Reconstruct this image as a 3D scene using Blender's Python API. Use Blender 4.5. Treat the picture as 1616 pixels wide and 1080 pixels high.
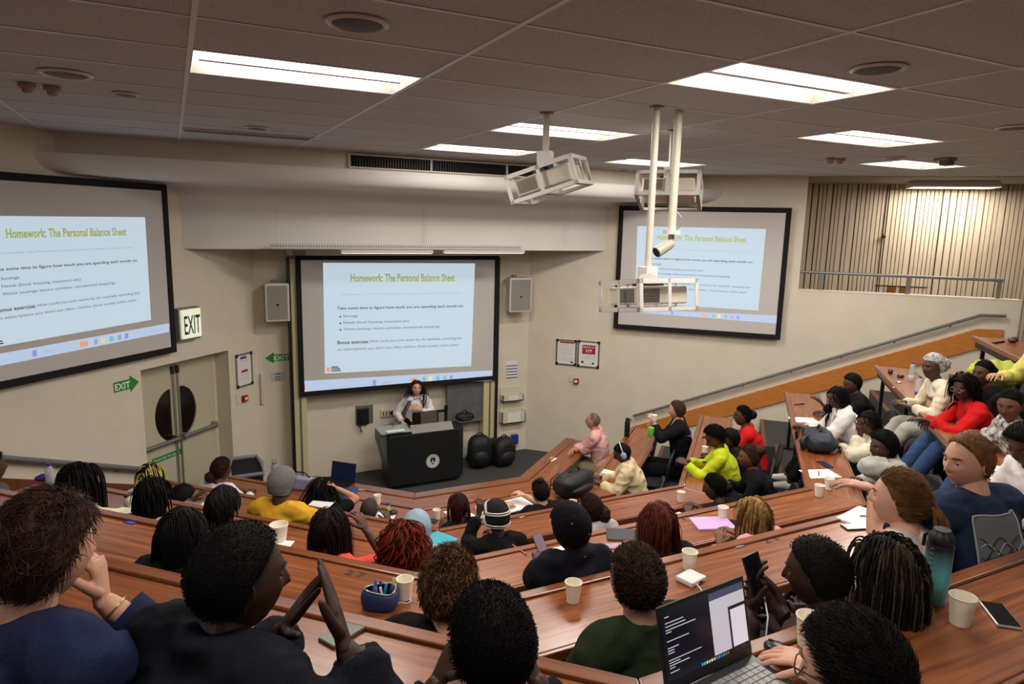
import bpy, bmesh, math, random
from mathutils import Vector, Matrix, noise, Euler
PI=math.pi; D=bpy.data; COL=bpy.context.scene.collection; SC=bpy.context.scene
random.seed(7)
for o in list(D.objects): D.objects.remove(o)
# ---------- camera (all coordinates below are relative to the camera's standpoint; the room is lifted so the stage floor is z=0 at the end)
FPX,PITCH,ROLL,YAW=1072.5,.1706,.0232,.4632
def cam_axes():
    cy,sy,cp,sp=math.cos(YAW),math.sin(YAW),math.cos(PITCH),math.sin(PITCH)
    F=Vector((sy*cp,cy*cp,-sp)); R0=Vector((cy,-sy,0)); U0=R0.cross(F)
    c,s=math.cos(ROLL),math.sin(ROLL)
    return c*R0+s*U0, c*U0-s*R0, F
CR,CU,CF=cam_axes()
cd=D.cameras.new('camera'); cam=D.objects.new('camera',cd); COL.objects.link(cam)
cam.matrix_world=Matrix((( CR.x,CU.x,-CF.x,0),(CR.y,CU.y,-CF.y,0),(CR.z,CU.z,-CF.z,0),(0,0,0,1)))
cd.sensor_width=36; cd.lens=FPX/1616*36; cd.clip_start=.03; SC.camera=cam
# ---------- world, exposure
w=D.worlds.new('world'); SC.world=w; w.use_nodes=True
w.node_tree.nodes['Background'].inputs[0].default_value=(.9,.85,.8,1); w.node_tree.nodes['Background'].inputs[1].default_value=.01
SC.view_settings.view_transform='Standard'; SC.view_settings.look='None'; SC.view_settings.gamma=1; SC.view_settings.use_curve_mapping=False
SC.view_settings.exposure=EXPOSURE=0.15
LIGHT_W=38.0; SCREEN_E=.62
CEIL=.806; FLOOR=-3.95; LIFT=3.95
# ---------- rays from the survey of the photograph onto the real planes of the room
def ray(u,v): return CF+CR*((u-808)/FPX)-CU*((v-540)/FPX)
def atz(u,v,z): d=ray(u,v); return d*(z/d.z)
def atpl(u,v,n,c): d=ray(u,v); n=Vector(n); return d*(c/d.dot(n))
Z=[-3.2,-2.9,-2.61,-2.163,-1.705,-1.237,-.77,-.3]
JL=[(2.447,7.40),(2.17,6.29),(1.94,5.2),(1.66,3.83),(1.365,2.6),(1.087,1.351),(.8,.1),(.52,-1.15)]
JR=[(3.838,7.38),(4.2,6.29),(4.53,5.17),(4.74,3.81),(5.045,2.6),(5.22,1.351),(5.5,.1),(5.8,-1.15)]
RE=[(5.236,8.564),(5.937,7.863),(6.614,7.186),(7.378,6.422),(8.122,5.678),(8.861,4.939),(9.6,4.2),(10.3,3.5)]
LE=[((x+y-7.52)/2,(x+y+7.52)/2) for x,y in JL]
S2=2**-.5
NRM={'L':Vector((S2,S2,0)),'C':Vector((0,1,0)),'R':Vector((-S2,S2,0))}
FACE={'L':45,'C':90,'R':135}
def seat_at(u,v,sec,row,back):
    n=NRM[sec]; j=(JR if sec=='R' else JL)[row]; c=n.x*j[0]+n.y*j[1]-back
    return atpl(u,v,n,c)
# ---------- materials
def mat(name,col,rough=.5,metal=0,noise_amt=0,scale=20,bump=0,bscale=60,spec=.5,stretch=None,emit=None,estr=0,coat=0,trans=0,alpha=1,sheen=0,col2=None,detail=4):
    m=D.materials.new(name); m.use_nodes=True; nt=m.node_tree; b=nt.nodes['Principled BSDF']
    b.inputs['Base Color'].default_value=(*col,1); b.inputs['Roughness'].default_value=rough; b.inputs['Metallic'].default_value=metal
    b.inputs['Specular IOR Level'].default_value=spec
    if coat: b.inputs['Coat Weight'].default_value=coat; b.inputs['Coat Roughness'].default_value=.15
    if trans: b.inputs['Transmission Weight'].default_value=trans
    if alpha<1: b.inputs['Alpha'].default_value=alpha
    if sheen: b.inputs['Sheen Weight'].default_value=sheen
    if emit: b.inputs['Emission Color'].default_value=(*emit,1); b.inputs['Emission Strength'].default_value=estr
    tc=nt.nodes.new('ShaderNodeTexCoord'); mp=nt.nodes.new('ShaderNodeMapping'); nt.links.new(tc.outputs['Object'],mp.inputs[0])
    if stretch: mp.inputs['Scale'].default_value=stretch
    if noise_amt or col2:
        n=nt.nodes.new('ShaderNodeTexNoise'); n.inputs['Scale'].default_value=scale; n.inputs['Detail'].default_value=detail
        nt.links.new(mp.outputs[0],n.inputs['Vector'])
        r=nt.nodes.new('ShaderNodeValToRGB'); k=noise_amt
        c1=tuple(max(0,c*(1-k)) for c in col); c2=col2 or tuple(min(1,c*(1+k)) for c in col)
        r.color_ramp.elements[0].position=.35; r.color_ramp.elements[1].position=.65
        r.color_ramp.elements[0].color=(*c1,1); r.color_ramp.elements[1].color=(*c2,1)
        nt.links.new(n.outputs['Fac'],r.inputs[0]); nt.links.new(r.outputs[0],b.inputs['Base Color'])
    if bump:
        n2=nt.nodes.new('ShaderNodeTexNoise'); n2.inputs['Scale'].default_value=bscale; n2.inputs['Detail'].default_value=3
        nt.links.new(mp.outputs[0],n2.inputs['Vector'])
        bp=nt.nodes.new('ShaderNodeBump'); bp.inputs['Strength'].default_value=bump; bp.inputs['Distance'].default_value=.01
        nt.links.new(n2.outputs['Fac'],bp.inputs['Height']); nt.links.new(bp.outputs[0],b.inputs['Normal'])
    return m
def srgb(r,g,b):
    f=lambda c:(c/255/12.92) if c<=10 else ((c/255+.055)/1.055)**2.4
    return (f(r),f(g),f(b))
MC={}
def M_(name,*a,**k):
    if name not in MC: MC[name]=mat(name,*a,**k)
    return MC[name]
wall_m=mat('cream_plaster_paint',srgb(222,211,192),.75,noise_amt=.03,scale=3,bump=.15,bscale=90)
soffit_m=mat('off_white_plaster_paint',srgb(230,226,220),.7,noise_amt=.02,scale=2)
tile_m=mat('mineral_fibre_tile',srgb(205,205,208),.9,noise_amt=.22,scale=170,bump=.5,bscale=260,detail=2)
grid_m=mat('ceiling_grid_metal',srgb(225,225,226),.45)
carpet_m=mat('dark_grey_carpet',srgb(62,64,62),.95,noise_amt=.25,scale=180,bump=.3,bscale=300)
tier_m=mat('charcoal_vinyl_step',srgb(58,59,60),.7,noise_amt=.12,scale=60)
black_m=mat('black_plastic',srgb(16,16,17),.45)
blackmatte_m=mat('black_felt_border',srgb(9,9,11),.85)
dgrey_m=mat('dark_grey_metal',srgb(48,48,50),.4,metal=.3)
grey_m=mat('grey_metal',srgb(135,133,130),.4,metal=.5)
steel_m=mat('brushed_steel',srgb(160,156,150),.32,metal=.85,stretch=(1,60,1),noise_amt=.08,scale=8)
white_m=mat('white_powder_coat',srgb(212,208,202),.45)
cream_m=mat('cream_paint',srgb(214,207,186),.5)
paper_m=mat('white_paper',srgb(232,230,226),.8,noise_amt=.02,scale=15)
cup_m=mat('paper_cup_card',srgb(246,238,220),.6)
green_m=mat('exit_green',srgb(38,140,48),.5)
red_m=mat('safety_red',srgb(170,24,30),.4)
blue_m=mat('blue_plastic',srgb(30,50,150),.4)
ink_m=mat('black_ink',srgb(20,20,24),.7)
alu_m=mat('anodised_aluminium',srgb(175,175,172),.3,metal=.8)
def wood(name,c1,c2,c3,rough=.3,coat=.25,ang=0,sc=1):
    m=D.materials.new(name); m.use_nodes=True; nt=m.node_tree; b=nt.nodes['Principled BSDF']
    tc=nt.nodes.new('ShaderNodeTexCoord'); mp=nt.nodes.new('ShaderNodeMapping'); nt.links.new(tc.outputs['Object'],mp.inputs[0])
    mp.inputs['Scale'].default_value=(1.2*sc,26*sc,26*sc)
    n=nt.nodes.new('ShaderNodeTexNoise'); n.inputs['Scale'].default_value=1.6; n.inputs['Detail'].default_value=6; n.inputs['Distortion'].default_value=.6
    n2=nt.nodes.new('ShaderNodeTexNoise'); n2.inputs['Scale'].default_value=1.1; n2.inputs['Detail'].default_value=2
    nt.links.new(mp.outputs[0],n.inputs['Vector']); nt.links.new(tc.outputs['Object'],n2.inputs['Vector'])
    r=nt.nodes.new('ShaderNodeValToRGB'); e=r.color_ramp.elements
    e[0].position=.3; e[0].color=(*c1,1); e[1].position=.72; e[1].color=(*c3,1); k=e.new(.5); k.color=(*c2,1)
    nt.links.new(n.outputs['Fac'],r.inputs[0])
    mx=nt.nodes.new('ShaderNodeMix'); mx.data_type='RGBA'; mx.blend_type='MULTIPLY'; mx.inputs[0].default_value=.35
    nt.links.new(r.outputs[0],mx.inputs[6]); r2=nt.nodes.new('ShaderNodeValToRGB'); r2.color_ramp.elements[0].color=(.55,.5,.45,1); r2.color_ramp.elements[1].color=(1,1,1,1)
    nt.links.new(n2.outputs['Fac'],r2.inputs[0]); nt.links.new(r2.outputs[0],mx.inputs[7]); nt.links.new(mx.outputs[2],b.inputs['Base Color'])
    b.inputs['Roughness'].default_value=rough; b.inputs['Coat Weight'].default_value=coat; b.inputs['Coat Roughness'].default_value=.12
    return m
desk_m=wood('varnished_sapele',srgb(104,52,24),srgb(138,76,38),srgb(168,102,54),rough=.3,coat=.2)
lip_m=wood('desk_lip_hardwood',srgb(98,50,26),srgb(124,68,36),srgb(150,88,48))
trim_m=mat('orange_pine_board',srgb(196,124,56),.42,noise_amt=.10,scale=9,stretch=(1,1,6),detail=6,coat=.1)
# ---------- mesh builder
class MB:
    def __init__(s): s.v=[]; s.f=[]; s.m=[]
    def add(s,vs,fs,mi=0):
        k=len(s.v); s.v+= [tuple(v) for v in vs]; s.f+=[tuple(i+k for i in f) for f in fs]; s.m+=[mi]*len(fs); return s
    def box(s,c,size,M=None,mi=0):
        x,y,z=[a/2 for a in size]; c=Vector(c)
        vs=[Vector((i*x,j*y,k*z)) for i in(-1,1) for j in(-1,1) for k in(-1,1)]
        vs=[(M@v if M else v)+c for v in vs]
        return s.add(vs,[(0,1,3,2),(4,6,7,5),(0,4,5,1),(2,3,7,6),(0,2,6,4),(1,5,7,3)],mi)
    def bx(s,x0,x1,y0,y1,z0,z1,mi=0): return s.box(((x0+x1)/2,(y0+y1)/2,(z0+z1)/2),(x1-x0,y1-y0,z1-z0),None,mi)
    def prism(s,poly,z0,z1,mi=0):
        n=len(poly); a=sum(poly[i][0]*poly[(i+1)%n][1]-poly[(i+1)%n][0]*poly[i][1] for i in range(n))
        if a<0: poly=poly[::-1]
        return s.add([(p[0],p[1],z0) for p in poly]+[(p[0],p[1],z1) for p in poly],[tuple(range(n-1,-1,-1)),tuple(range(n,2*n))]+[(i,(i+1)%n,n+(i+1)%n,n+i) for i in range(n)],mi)
    def tube(s,pts,rad,n=8,mi=0,flat=1,up=None,cap=True):
        pts=[Vector(p) for p in pts]; k=len(s.v); N=len(pts)
        if not hasattr(rad,'__len__'): rad=[rad]*N
        prev=None; vs=[];
        for i,p in enumerate(pts):
            t=(pts[min(i+1,N-1)]-pts[max(i-1,0)])
            if t.length<1e-9: t=Vector((0,0,1))
            t.normalize()
            if up is not None: a=Vector(up)-t*t.dot(Vector(up))
            elif prev is not None: a=prev-t*prev.dot(t)
            else: a=Vector((0,0,1)) if abs(t.z)<.9 else Vector((0,1,0)); a=a-t*a.dot(t)
            if a.length<1e-6: a=t.orthogonal()
            a.normalize(); prev=a; b=t.cross(a); r=rad[i]; rx,ry=(r if hasattr(r,'__len__') else (r,r*flat))
            for j in range(n):
                th=2*PI*j/n; vs.append(p+b*(math.cos(th)*rx)+a*(math.sin(th)*ry))
        fs=[(i*n+j,i*n+(j+1)%n,(i+1)*n+(j+1)%n,(i+1)*n+j) for i in range(N-1) for j in range(n)]
        if cap: fs+=[tuple(range(n-1,-1,-1)),tuple((N-1)*n+j for j in range(n))]
        return s.add(vs,fs,mi)
    def lathe(s,prof,c=(0,0,0),n=24,mi=0,M=None,cap=True):
        c=Vector(c); vs=[]
        for r,z in prof:
            for j in range(n):
                v=Vector((r*math.cos(2*PI*j/n),r*math.sin(2*PI*j/n),z)); vs.append((M@v if M else v)+c)
        N=len(prof); fs=[(i*n+j,i*n+(j+1)%n,(i+1)*n+(j+1)%n,(i+1)*n+j) for i in range(N-1) for j in range(n)]
        if cap: fs+=[tuple(range(n-1,-1,-1)),tuple((N-1)*n+j for j in range(n))]
        return s.add(vs,fs,mi)
    def ball(s,c,r,M=None,nu=12,nv=8,mi=0,fn=None):
        c=Vector(c); r=(r,r,r) if not hasattr(r,'__len__') else r; vs=[]
        for i in range(nv+1):
            th=PI*i/nv
            for j in range(nu):
                ph=2*PI*j/nu; d=Vector((math.sin(th)*math.cos(ph),math.sin(th)*math.sin(ph),math.cos(th)))
                v=Vector((d.x*r[0],d.y*r[1],d.z*r[2]))
                if fn: v=fn(v,d)
                vs.append((M@v if M else v)+c)
        fs=[(i*nu+j,(i+1)*nu+j,(i+1)*nu+(j+1)%nu,i*nu+(j+1)%nu) for i in range(nv) for j in range(nu)]
        return s.add(vs,fs,mi)
    def grid(s,P,nu,nv,mi=0):
        vs=[P(i/(nu),j/(nv)) for j in range(nv+1) for i in range(nu+1)]; w=nu+1
        return s.add(vs,[(j*w+i,j*w+i+1,(j+1)*w+i+1,(j+1)*w+i) for j in range(nv) for i in range(nu)],mi)
    def join_mesh(s,me,M=None,mi=0):
        return s.add([(M@v.co if M else v.co.copy()) for v in me.vertices],[tuple(p.vertices) for p in me.polygons],mi)
    def build(s,name,mats,parent=None,smooth=False,bev=0,world=False,weld=False,auto=None):
        me=D.meshes.new(name)
        vs=s.v
        if world and parent is not None:
            L=parent.location if parent.parent is None else parent.location+parent.parent.location
            vs=[(v[0]-L.x,v[1]-L.y,v[2]-L.z) for v in vs]
        me.from_pydata(vs,[],s.f)
        if not isinstance(mats,(list,tuple)): mats=[mats]
        for m in mats: me.materials.append(m)
        if any(s.m): me.polygons.foreach_set('material_index',s.m)
        if weld:
            bm=bmesh.new(); bm.from_mesh(me); bmesh.ops.remove_doubles(bm,verts=bm.verts,dist=1e-5); bmesh.ops.recalc_face_normals(bm,faces=bm.faces); bm.to_mesh(me); bm.free()
        if smooth: me.polygons.foreach_set('use_smooth',[True]*len(me.polygons))
        me.update(); me.validate()
        if auto:
            me.polygons.foreach_set('use_smooth',[True]*len(me.polygons)); me.set_sharp_from_angle(angle=math.radians(auto))
        o=D.objects.new(name,me); COL.objects.link(o)
        if parent is not None: o.parent=parent
        if bev:
            b=o.modifiers.new('bevel','BEVEL'); b.width=bev; b.segments=2; b.limit_method='ANGLE'
        return o
def tag(o,label,cat,group=None):
    o['label']=label; o['category']=cat
    if group: o['group']=group
    return o
def thing(name,label,cat,loc=(0,0,0),rot=0,group=None):
    o=D.objects.new(name,None); COL.objects.link(o); o.location=loc; o.rotation_euler=(0,0,rot) if not hasattr(rot,'__len__') else rot
    o.empty_display_size=.1
    return tag(o,label,cat,group)
def struct(o): o['kind']='structure'; return o
def stuff(o): o['kind']='stuff'; return o
# ---------- text as flat print
_tc={}
def text_mesh(txt,bold=0):
    k=(txt,bold)
    if k in _tc: return _tc[k]
    c=D.curves.new('t','FONT'); c.body=txt; c.size=1; c.offset=bold; c.resolution_u=2; c.fill_mode='FRONT'
    o=D.objects.new('t',c); COL.objects.link(o); dg=bpy.context.evaluated_depsgraph_get()
    me=D.meshes.new_from_object(o.evaluated_get(dg)); COL.objects.unlink(o); D.objects.remove(o)
    xs=[v.co.x for v in me.vertices] or [0,1]; ys=[v.co.y for v in me.vertices] or [0,1]
    r=([tuple(v.co) for v in me.vertices],[tuple(p.vertices) for p in me.polygons],(min(xs),max(xs),min(ys),max(ys))); D.meshes.remove(me)
    _tc[k]=r; return r
def put_text(mb,txt,box,P,bold=0,mi=0,asc=True):
    """fit txt in box (x0,x1,y0,y1) of a surface P(x,y)->world"""
    vs,fs,(a,b,c,d)=text_mesh(txt,bold)
    if asc: c,d=-.2 if any(ch in txt for ch in 'gpqyj(),') else 0,.73
    x0,x1,y0,y1=box
    mb.add([P(x0+(v[0]-a)/(b-a)*(x1-x0),y0+(v[1]-c)/(d-c)*(y1-y0)) for v in vs],fs,mi)
# wall frames: origin, direction along, normal into room
class WF:
    def __init__(s,o,e,n): s.o=Vector(o); s.e=Vector(e); s.n=Vector(n); s.c=s.n.dot(s.o); s.R=Matrix((( s.e.x,s.n.x,0),(s.e.y,s.n.y,0),(0,0,1))); s.rot=math.atan2(s.e.y,s.e.x)
    def P(s,a,z,d=0): return s.o+s.e*a+s.n*d+Vector((0,0,z))
    def at(s,u,v,d=0):
        q=atpl(u,v,s.n,s.c+d); return (q-s.o).dot(s.e),q.z
    def box(s,mb,a0,a1,z0,z1,d0,d1,mi=0):
        # box between d0,d1 from wall
        vs=[s.P(a,z,d) for a in(a0,a1) for d in(d0,d1) for z in(z0,z1)]
        return mb.add(vs,[(0,1,3,2),(4,6,7,5),(0,4,5,1),(2,3,7,6),(0,2,6,4),(1,5,7,3)],mi)
LW=WF((-4.65,4.65,0),(S2,S2,0),(S2,-S2,0)); RW=WF((7.895,7.895,0),(S2,-S2,0),(-S2,-S2,0)); FW=WF((0,10.32,0),(1,0,0),(0,-1,0))
CW=WF((9.05,9.05,0),(S2,-S2,0),(-S2,-S2,0)) # corridor slat wall plane x+y=18.1
# ================= ROOM SHELL =================
def wallobj(name,mb,m=wall_m): return struct(mb.build(name,m,weld=False))
# floor of the stage and side aisles
mb=MB(); mb.prism([(-9,-4.4),(13,-4.4),(13,12.2),(-3,12.2),(-9,6)],FLOOR-.1,FLOOR); wallobj('floor',mb,carpet_m)
# left wall with the recess of the double door
A0,A1=5.995,7.437; DT=-1.78
mb=MB()
LW.box(mb,-6.3,A0,FLOOR,CEIL+.1,-.3,0); LW.box(mb,A1,8.02,FLOOR,CEIL+.1,-.3,0); LW.box(mb,A0,A1,DT,CEIL+.1,-.3,0)
wallobj('wall_left',mb)
mb=MB(); mb.bx(.7,5.8,10.32,10.5,FLOOR,.5); wallobj('wall_front',mb)
mb=MB(); mb.bx(-1.0,7.49,8.3,8.42,.55,CEIL+.1); wallobj('wall_front_bulkhead',mb,wall_m)
# right wall: full height to the balcony opening, then balustrade height
B0=(8.487-7.304)*S2; B1=3.711
mb=MB(); RW.box(mb,-3.44,B0,FLOOR,CEIL+.1,-.16,0); RW.box(mb,B0,B1,FLOOR,-.88,-.16,0)
wallobj('wall_right',mb)
mb=MB(); RW.box(mb,B1+1.3,13.5,FLOOR,CEIL+.1,-.16,0); wallobj('wall_right_rear',mb)
mb=MB(); mb.bx(-9.2,17.5,-4.5,-4.35,FLOOR,CEIL+.1); wallobj('wall_back',mb)
# corridor behind the balustrade
mb=MB(); CW.box(mb,-1.6,9,-2.05,-1.96,0,1.5); wallobj('floor_corridor',mb,tier_m)
mb=MB(); CW.box(mb,-1.7,B0-.85+1.2,-1.96,CEIL,0,1.47); mb2=mb
mb=MB(); CW.box(mb,-1.0,-.9,-1.96,CEIL,-.0,1.47); wallobj('wall_corridor_end',mb)
mb=MB(); CW.box(mb,-1.0,9,-2.05,CEIL+.1,-.25,-.1); wallobj('wall_corridor',mb,M_('slat_backing',srgb(96,74,56),.8))
# slats of the corridor wall
rs=random.Random(3); mb=MB(); a=-.9
slat_m=mat('pale_beige_slat',srgb(205,187,160),.6,noise_amt=.06,scale=6,stretch=(3,3,.4))
while a<8.6:
    wd=rs.choice([.058,.058,.062,.07,.10]); CW.box(mb,a,a+wd*.80,-1.9,CEIL-.002,-.1,-.04+rs.uniform(-.004,.004)); a+=wd
o=stuff(mb.build('wall_slats',slat_m)); o.parent=[x for x in D.objects if x.name=='wall_corridor'][0]
# ceiling: grid, tiles
ceil_root=struct(MB().prism([(-9,-4.4),(13.6,-4.4),(20,-1.9),(9.5,9.1),(7.45,8.3),(-1.0,8.3),(-9,.3)],CEIL+.12,CEIL+.2).build('ceiling',M_('ceiling_void',srgb(120,115,110),.9)))
GX,GY=.1301,2.6396
lights=[(0,2),(2,0),(2,4),(2,7),(4,7),(4,2),(6,4),(0,-3),(4,-2),(-3,-1),(7,-1),(-3,-6),(1,-8),(5,-7),(9,-6)]  # last entries: unseen panels added behind the camera to balance the light
vents=[(0,7)]
def inroom(x,y): return (y-x)<9.3 and y<8.3 and (x+y)<15.79
def clip_poly(poly):
    for (nx,ny,c) in ((-1,1,9.3),(0,1,8.3),(1,1,15.79)):
        out=[]
        for i in range(len(poly)):
            p,q=poly[i],poly[(i+1)%len(poly)]; dp=c-(nx*p[0]+ny*p[1]); dq=c-(nx*q[0]+ny*q[1])
            if dp>=0: out.append(p)
            if dp*dq<0: t=dp/(dp-dq); out.append((p[0]+(q[0]-p[0])*t,p[1]+(q[1]-p[1])*t))
        poly=out
        if not poly: return []
    return poly
G=.012; full=None; n_t=0
for i in range(-8,14):
    for j in range(-12,10):
        if (i,j) in lights or (i,j) in vents: continue
        x,y=GX+1.2*i,GY+.6*j
        pl=[(x+G,y+G),(x+1.2-G,y+G),(x+1.2-G,y+.6-G),(x+G,y+.6-G)]; c=clip_poly(pl)
        if len(c)<3: continue
        ar=abs(sum(c[k][0]*c[(k+1)%len(c)][1]-c[(k+1)%len(c)][0]*c[k][1] for k in range(len(c))))/2
        if ar<.004: continue
        if ar>.999*(1.2-2*G)*(.6-2*G):
            if full is None: full=MB().prism([(0,0),(1.2-2*G,0),(1.2-2*G,.6-2*G),(0,.6-2*G)],CEIL+.004,CEIL+.019).build('ceiling_tile',tile_m,ceil_root); full.location=(x+G,y+G,0)
            else: t=full.copy(); t.location=(x+G,y+G,0); COL.objects.link(t)
        else: MB().prism(c,CEIL+.004,CEIL+.019).build('ceiling_tile',tile_m,ceil_root)
mb=MB()
for i in range(-8,15):
    x=GX+1.2*i; y1=min(8.3,9.3+x,15.79-x)-.01
    if y1>-4.3: mb.bx(x-G,x+G,-4.34,y1,CEIL,CEIL+.018)
for j in range(-12,10):
    y=GY+.6*j; 
    if y>-4.3 and y<8.25: mb.bx(max(-8.8,y-9.3+.01),min(15.79-y,13.5)-.01,y-G*.8,y+G*.8,CEIL+.0005,CEIL+.018)
mb.build('ceiling_grid',grid_m,ceil_root)
MB().prism([(8.49,7.33),(9.4,8.35),(9.9,8.35),(19.5,-1.2),(18.3,-2.4)],CEIL+.0,CEIL+.02).build('corridor_ceiling_panel',M_('corridor_ceiling',srgb(150,140,128),.8),ceil_root)
# troffers
lamp_m=mat('fluorescent_diffuser',(1,1,1),.5,emit=(1,.95,.88),estr=7)
troff_m=mat('troffer_white_enamel',srgb(235,230,222),.35)
def troffer(x,y,label,rot=0,on=True,power=LIGHT_W,L=1.2,Wd=.6):
    t=thing('ceiling_light',label,'ceiling light',(x,y,CEIL),rot,'recessed fluorescent ceiling lights')
    h,w=L/2-.015,Wd/2-.015
    m=MB(); dz=.085
    m.add([(-h,-w,0),(h,-w,0),(h,w,0),(-h,w,0),(-h+.03,-w+.04,dz),(h-.03,-w+.04,dz),(h-.03,w-.04,dz),(-h+.03,w-.04,dz)],[(4,5,6,7),(0,4,7,3),(1,2,6,5),(0,1,5,4),(3,7,6,2)])
    m.build('reflector_tray',troff_m,t)
    m=MB()
    for sy in(-1,1): m.box((0,sy*.12,.055),(L-.12,.13,.035))
    m.build('diffuser',lamp_m,t,bev=.01)
    MB().box((0,0,.04),(L-.1,.05,.05)).build('spine',troff_m,t)
    ld=D.lights.new('lamp','AREA'); ld.shape='RECTANGLE'; ld.size=L-.1; ld.size_y=Wd-.1; ld.energy=power; ld.color=(1,.93,.85)
    lo=D.objects.new('lamp',ld); COL.objects.link(lo); lo.parent=t; lo.location=(0,0,-.004); lo.visible_camera=False
    return t
lab={(0,2):'large fluorescent panel nearest the upper left of the ceiling',(2,0):'big fluorescent panel above the rows near the upper right',(2,4):'fluorescent panel right behind the pole of the tilted projector cage',(2,7):'thin looking fluorescent panel just before the black louvre grille',(4,7):'fluorescent panel in the front ceiling row behind the camera pole',(4,2):'middle fluorescent panel on the right, between the big one and the small one',(6,4):'small looking fluorescent panel before the corridor light on the right'}
for k,(i,j) in enumerate(lights):
    troffer(GX+1.2*i+.6,GY+.6*j+.3,lab.get((i,j),'added unseen fluorescent panel in the ceiling behind the photographer'),power=LIGHT_W*(1 if (i,j) in lab else .45))  # added panels run dimmer to keep the foreground dark
troffer(10.83,6.62,'narrow looking light over the corridor by the slatted wall',-PI/4,power=LIGHT_W*.9).location.z-=.088
# ---- front canopy (soffit): profile swept across
prof=[(8.22,.606),(8.15,.60),(8.155,.55),(8.18,.49),(8.23,.44),(8.30,.41),(8.6,.402),(9.05,.40),(9.2,.385),(9.32,.34),(9.39,.26),(9.42,.15),(9.42,-.385),(9.46,-.385),(9.46,.2),(9.44,.32),(9.36,.42),(9.2,.50),(8.5,.56),(8.32,.606)]
mb=MB(); vs=[]
for y,z in prof: vs.append((y-9.3+.003,y,z)); 
for y,z in prof: vs.append((15.79-y-.003,y,z))
n=len(prof); mb.add(vs,[tuple(range(n)),tuple(range(2*n-1,n-1,-1))]+[(i,n+i,n+(i+1)%n,(i+1)%n) for i in range(n)])
struct(mb.build('trim_canopy',soffit_m,auto=35))
# void above the canopy is closed by a lid behind the bulkhead
mb=MB(); mb.bx(-.9,7.4,8.42,10.4,.62,.7); struct(mb.build('ceiling_over_canopy',wall_m))
# louvre grille on the bulkhead
g=thing('air_grille','long black louvred air grille above the canopy','vent',(3.2,8.29,.72))
gx0,gx1=1.95,5.0
MB().bx(gx0,gx1,8.285,8.297,.640,.775).build('backing',blackmatte_m,g,world=True)
mb=MB(); mb.bx(gx0-.03,gx1+.03,8.27,8.297,.625,.642); mb.bx(gx0-.03,gx1+.03,8.27,8.297,.773,.79)
for x in (gx0-.02,2.95,4.0,4.5,gx1+.02): mb.bx(x-.012,x+.012,8.268,8.297,.63,.785)
mb.build('frame',cream_m,g,world=True)
mb=MB(); x=gx0
while x<gx1: mb.bx(x,x+.007,8.272,8.29,.642,.773); x+=.034
stuff(mb.build('blades',dgrey_m,g,world=True))
# long ceiling return grille at left
v=thing('ceiling_vent','long grey perforated return air vent in the ceiling tiles at left','vent',(GX+.6,GY+4.5,CEIL))
MB().box((0,0,.012),(1.17,.57,.01)).build('tile_panel',tile_m,v)
mb=MB(); mb.box((0,.0,.0),(1.16,.012,.02)); mb.box((0,.2,.0),(1.16,.012,.02)); mb.box((-.58,.1,0),(.012,.2,.02)); mb.box((.58,.1,0),(.012,.2,.02)); mb.build('frame',grid_m,v)
mb=MB()
for k in range(44): mb.box((-.57+k*.0265,.1,.003),(.008,.19,.008))
stuff(mb.build('slots',dgrey_m,v))
# round diffusers
def cdiff(u,v_,r,label,m=None):
    p=atz(u,v_,CEIL); t=thing('ceiling_diffuser',label,'ceiling diffuser',(p.x,p.y,CEIL),0,'round ceiling diffusers')
    MB().lathe([(r,0),(r,-.006),(r*.9,-.014),(r*.84,-.012),(r*.82,-.004)],n=32).build('rim',m or grid_m,t,auto=40)
    MB().lathe([(r*.8,-.003),(r*.75,-.008),(0.001,-.012)],n=32).build('grille',M_('diffuser_mesh',srgb(105,98,94),.7,bump=.4,bscale=400),t,auto=40)
cdiff(564,36,.13,'largest round ceiling speaker grille near the top centre'); cdiff(104,116,.14,'round white ceiling diffuser at upper left above the smoke detectors')
cdiff(198,148,.08,'small round ceiling disc right of the twin smoke detectors'); cdiff(406,202,.11,'round grille beside the long perforated ceiling vent')
cdiff(1386,108,.13,'round speaker grille right of the big ceiling light on the right'); cdiff(1605,201,.14,'round ceiling grille at the right edge of the picture'); cdiff(1410,249,.12,'small distant round grille above the corridor light')
cdiff(985,268,.12,'far round grille over the canopy behind the camera pole')
def smoke(u,v_,label):
    p=atz(u,v_,CEIL); t=thing('smoke_detector',label,'smoke detector',(p.x,p.y,CEIL),0,'twin smoke detectors')
    MB().lathe([(.05,0),(.05,-.02),(.03,-.035),(.03,-.05),(.02,-.058),(.001,-.058)],n=20).build('housing',M_('detector_beige',srgb(170,140,120),.5),t,auto=40)
    MB().lathe([(.012,-.058),(.010,-.066),(.001,-.066)],n=12).build('lens',white_m,t,auto=40)
smoke(42,132,'left one of the twin smoke detectors at upper left'); smoke(82,137,'right one of the twin smoke detectors at upper left')
smoke(1311,250,'left one of the small twin detectors on the far right ceiling'); smoke(1327,251,'right one of the small twin detectors on the far right ceiling')
p=atz(1492,250,CEIL); pr=thing('ceiling_projector_mount','small grey ceiling device above the corridor light','sensor',(p.x,p.y,CEIL))
MB().box((0,0,-.015),(.16,.16,.03)).build('plate',grey_m,pr,bev=.004); MB().box((.03,0,-.05),(.12,.10,.05)).build('housing',M_('taupe_plastic',srgb(110,100,95),.5),pr,bev=.01)
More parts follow.
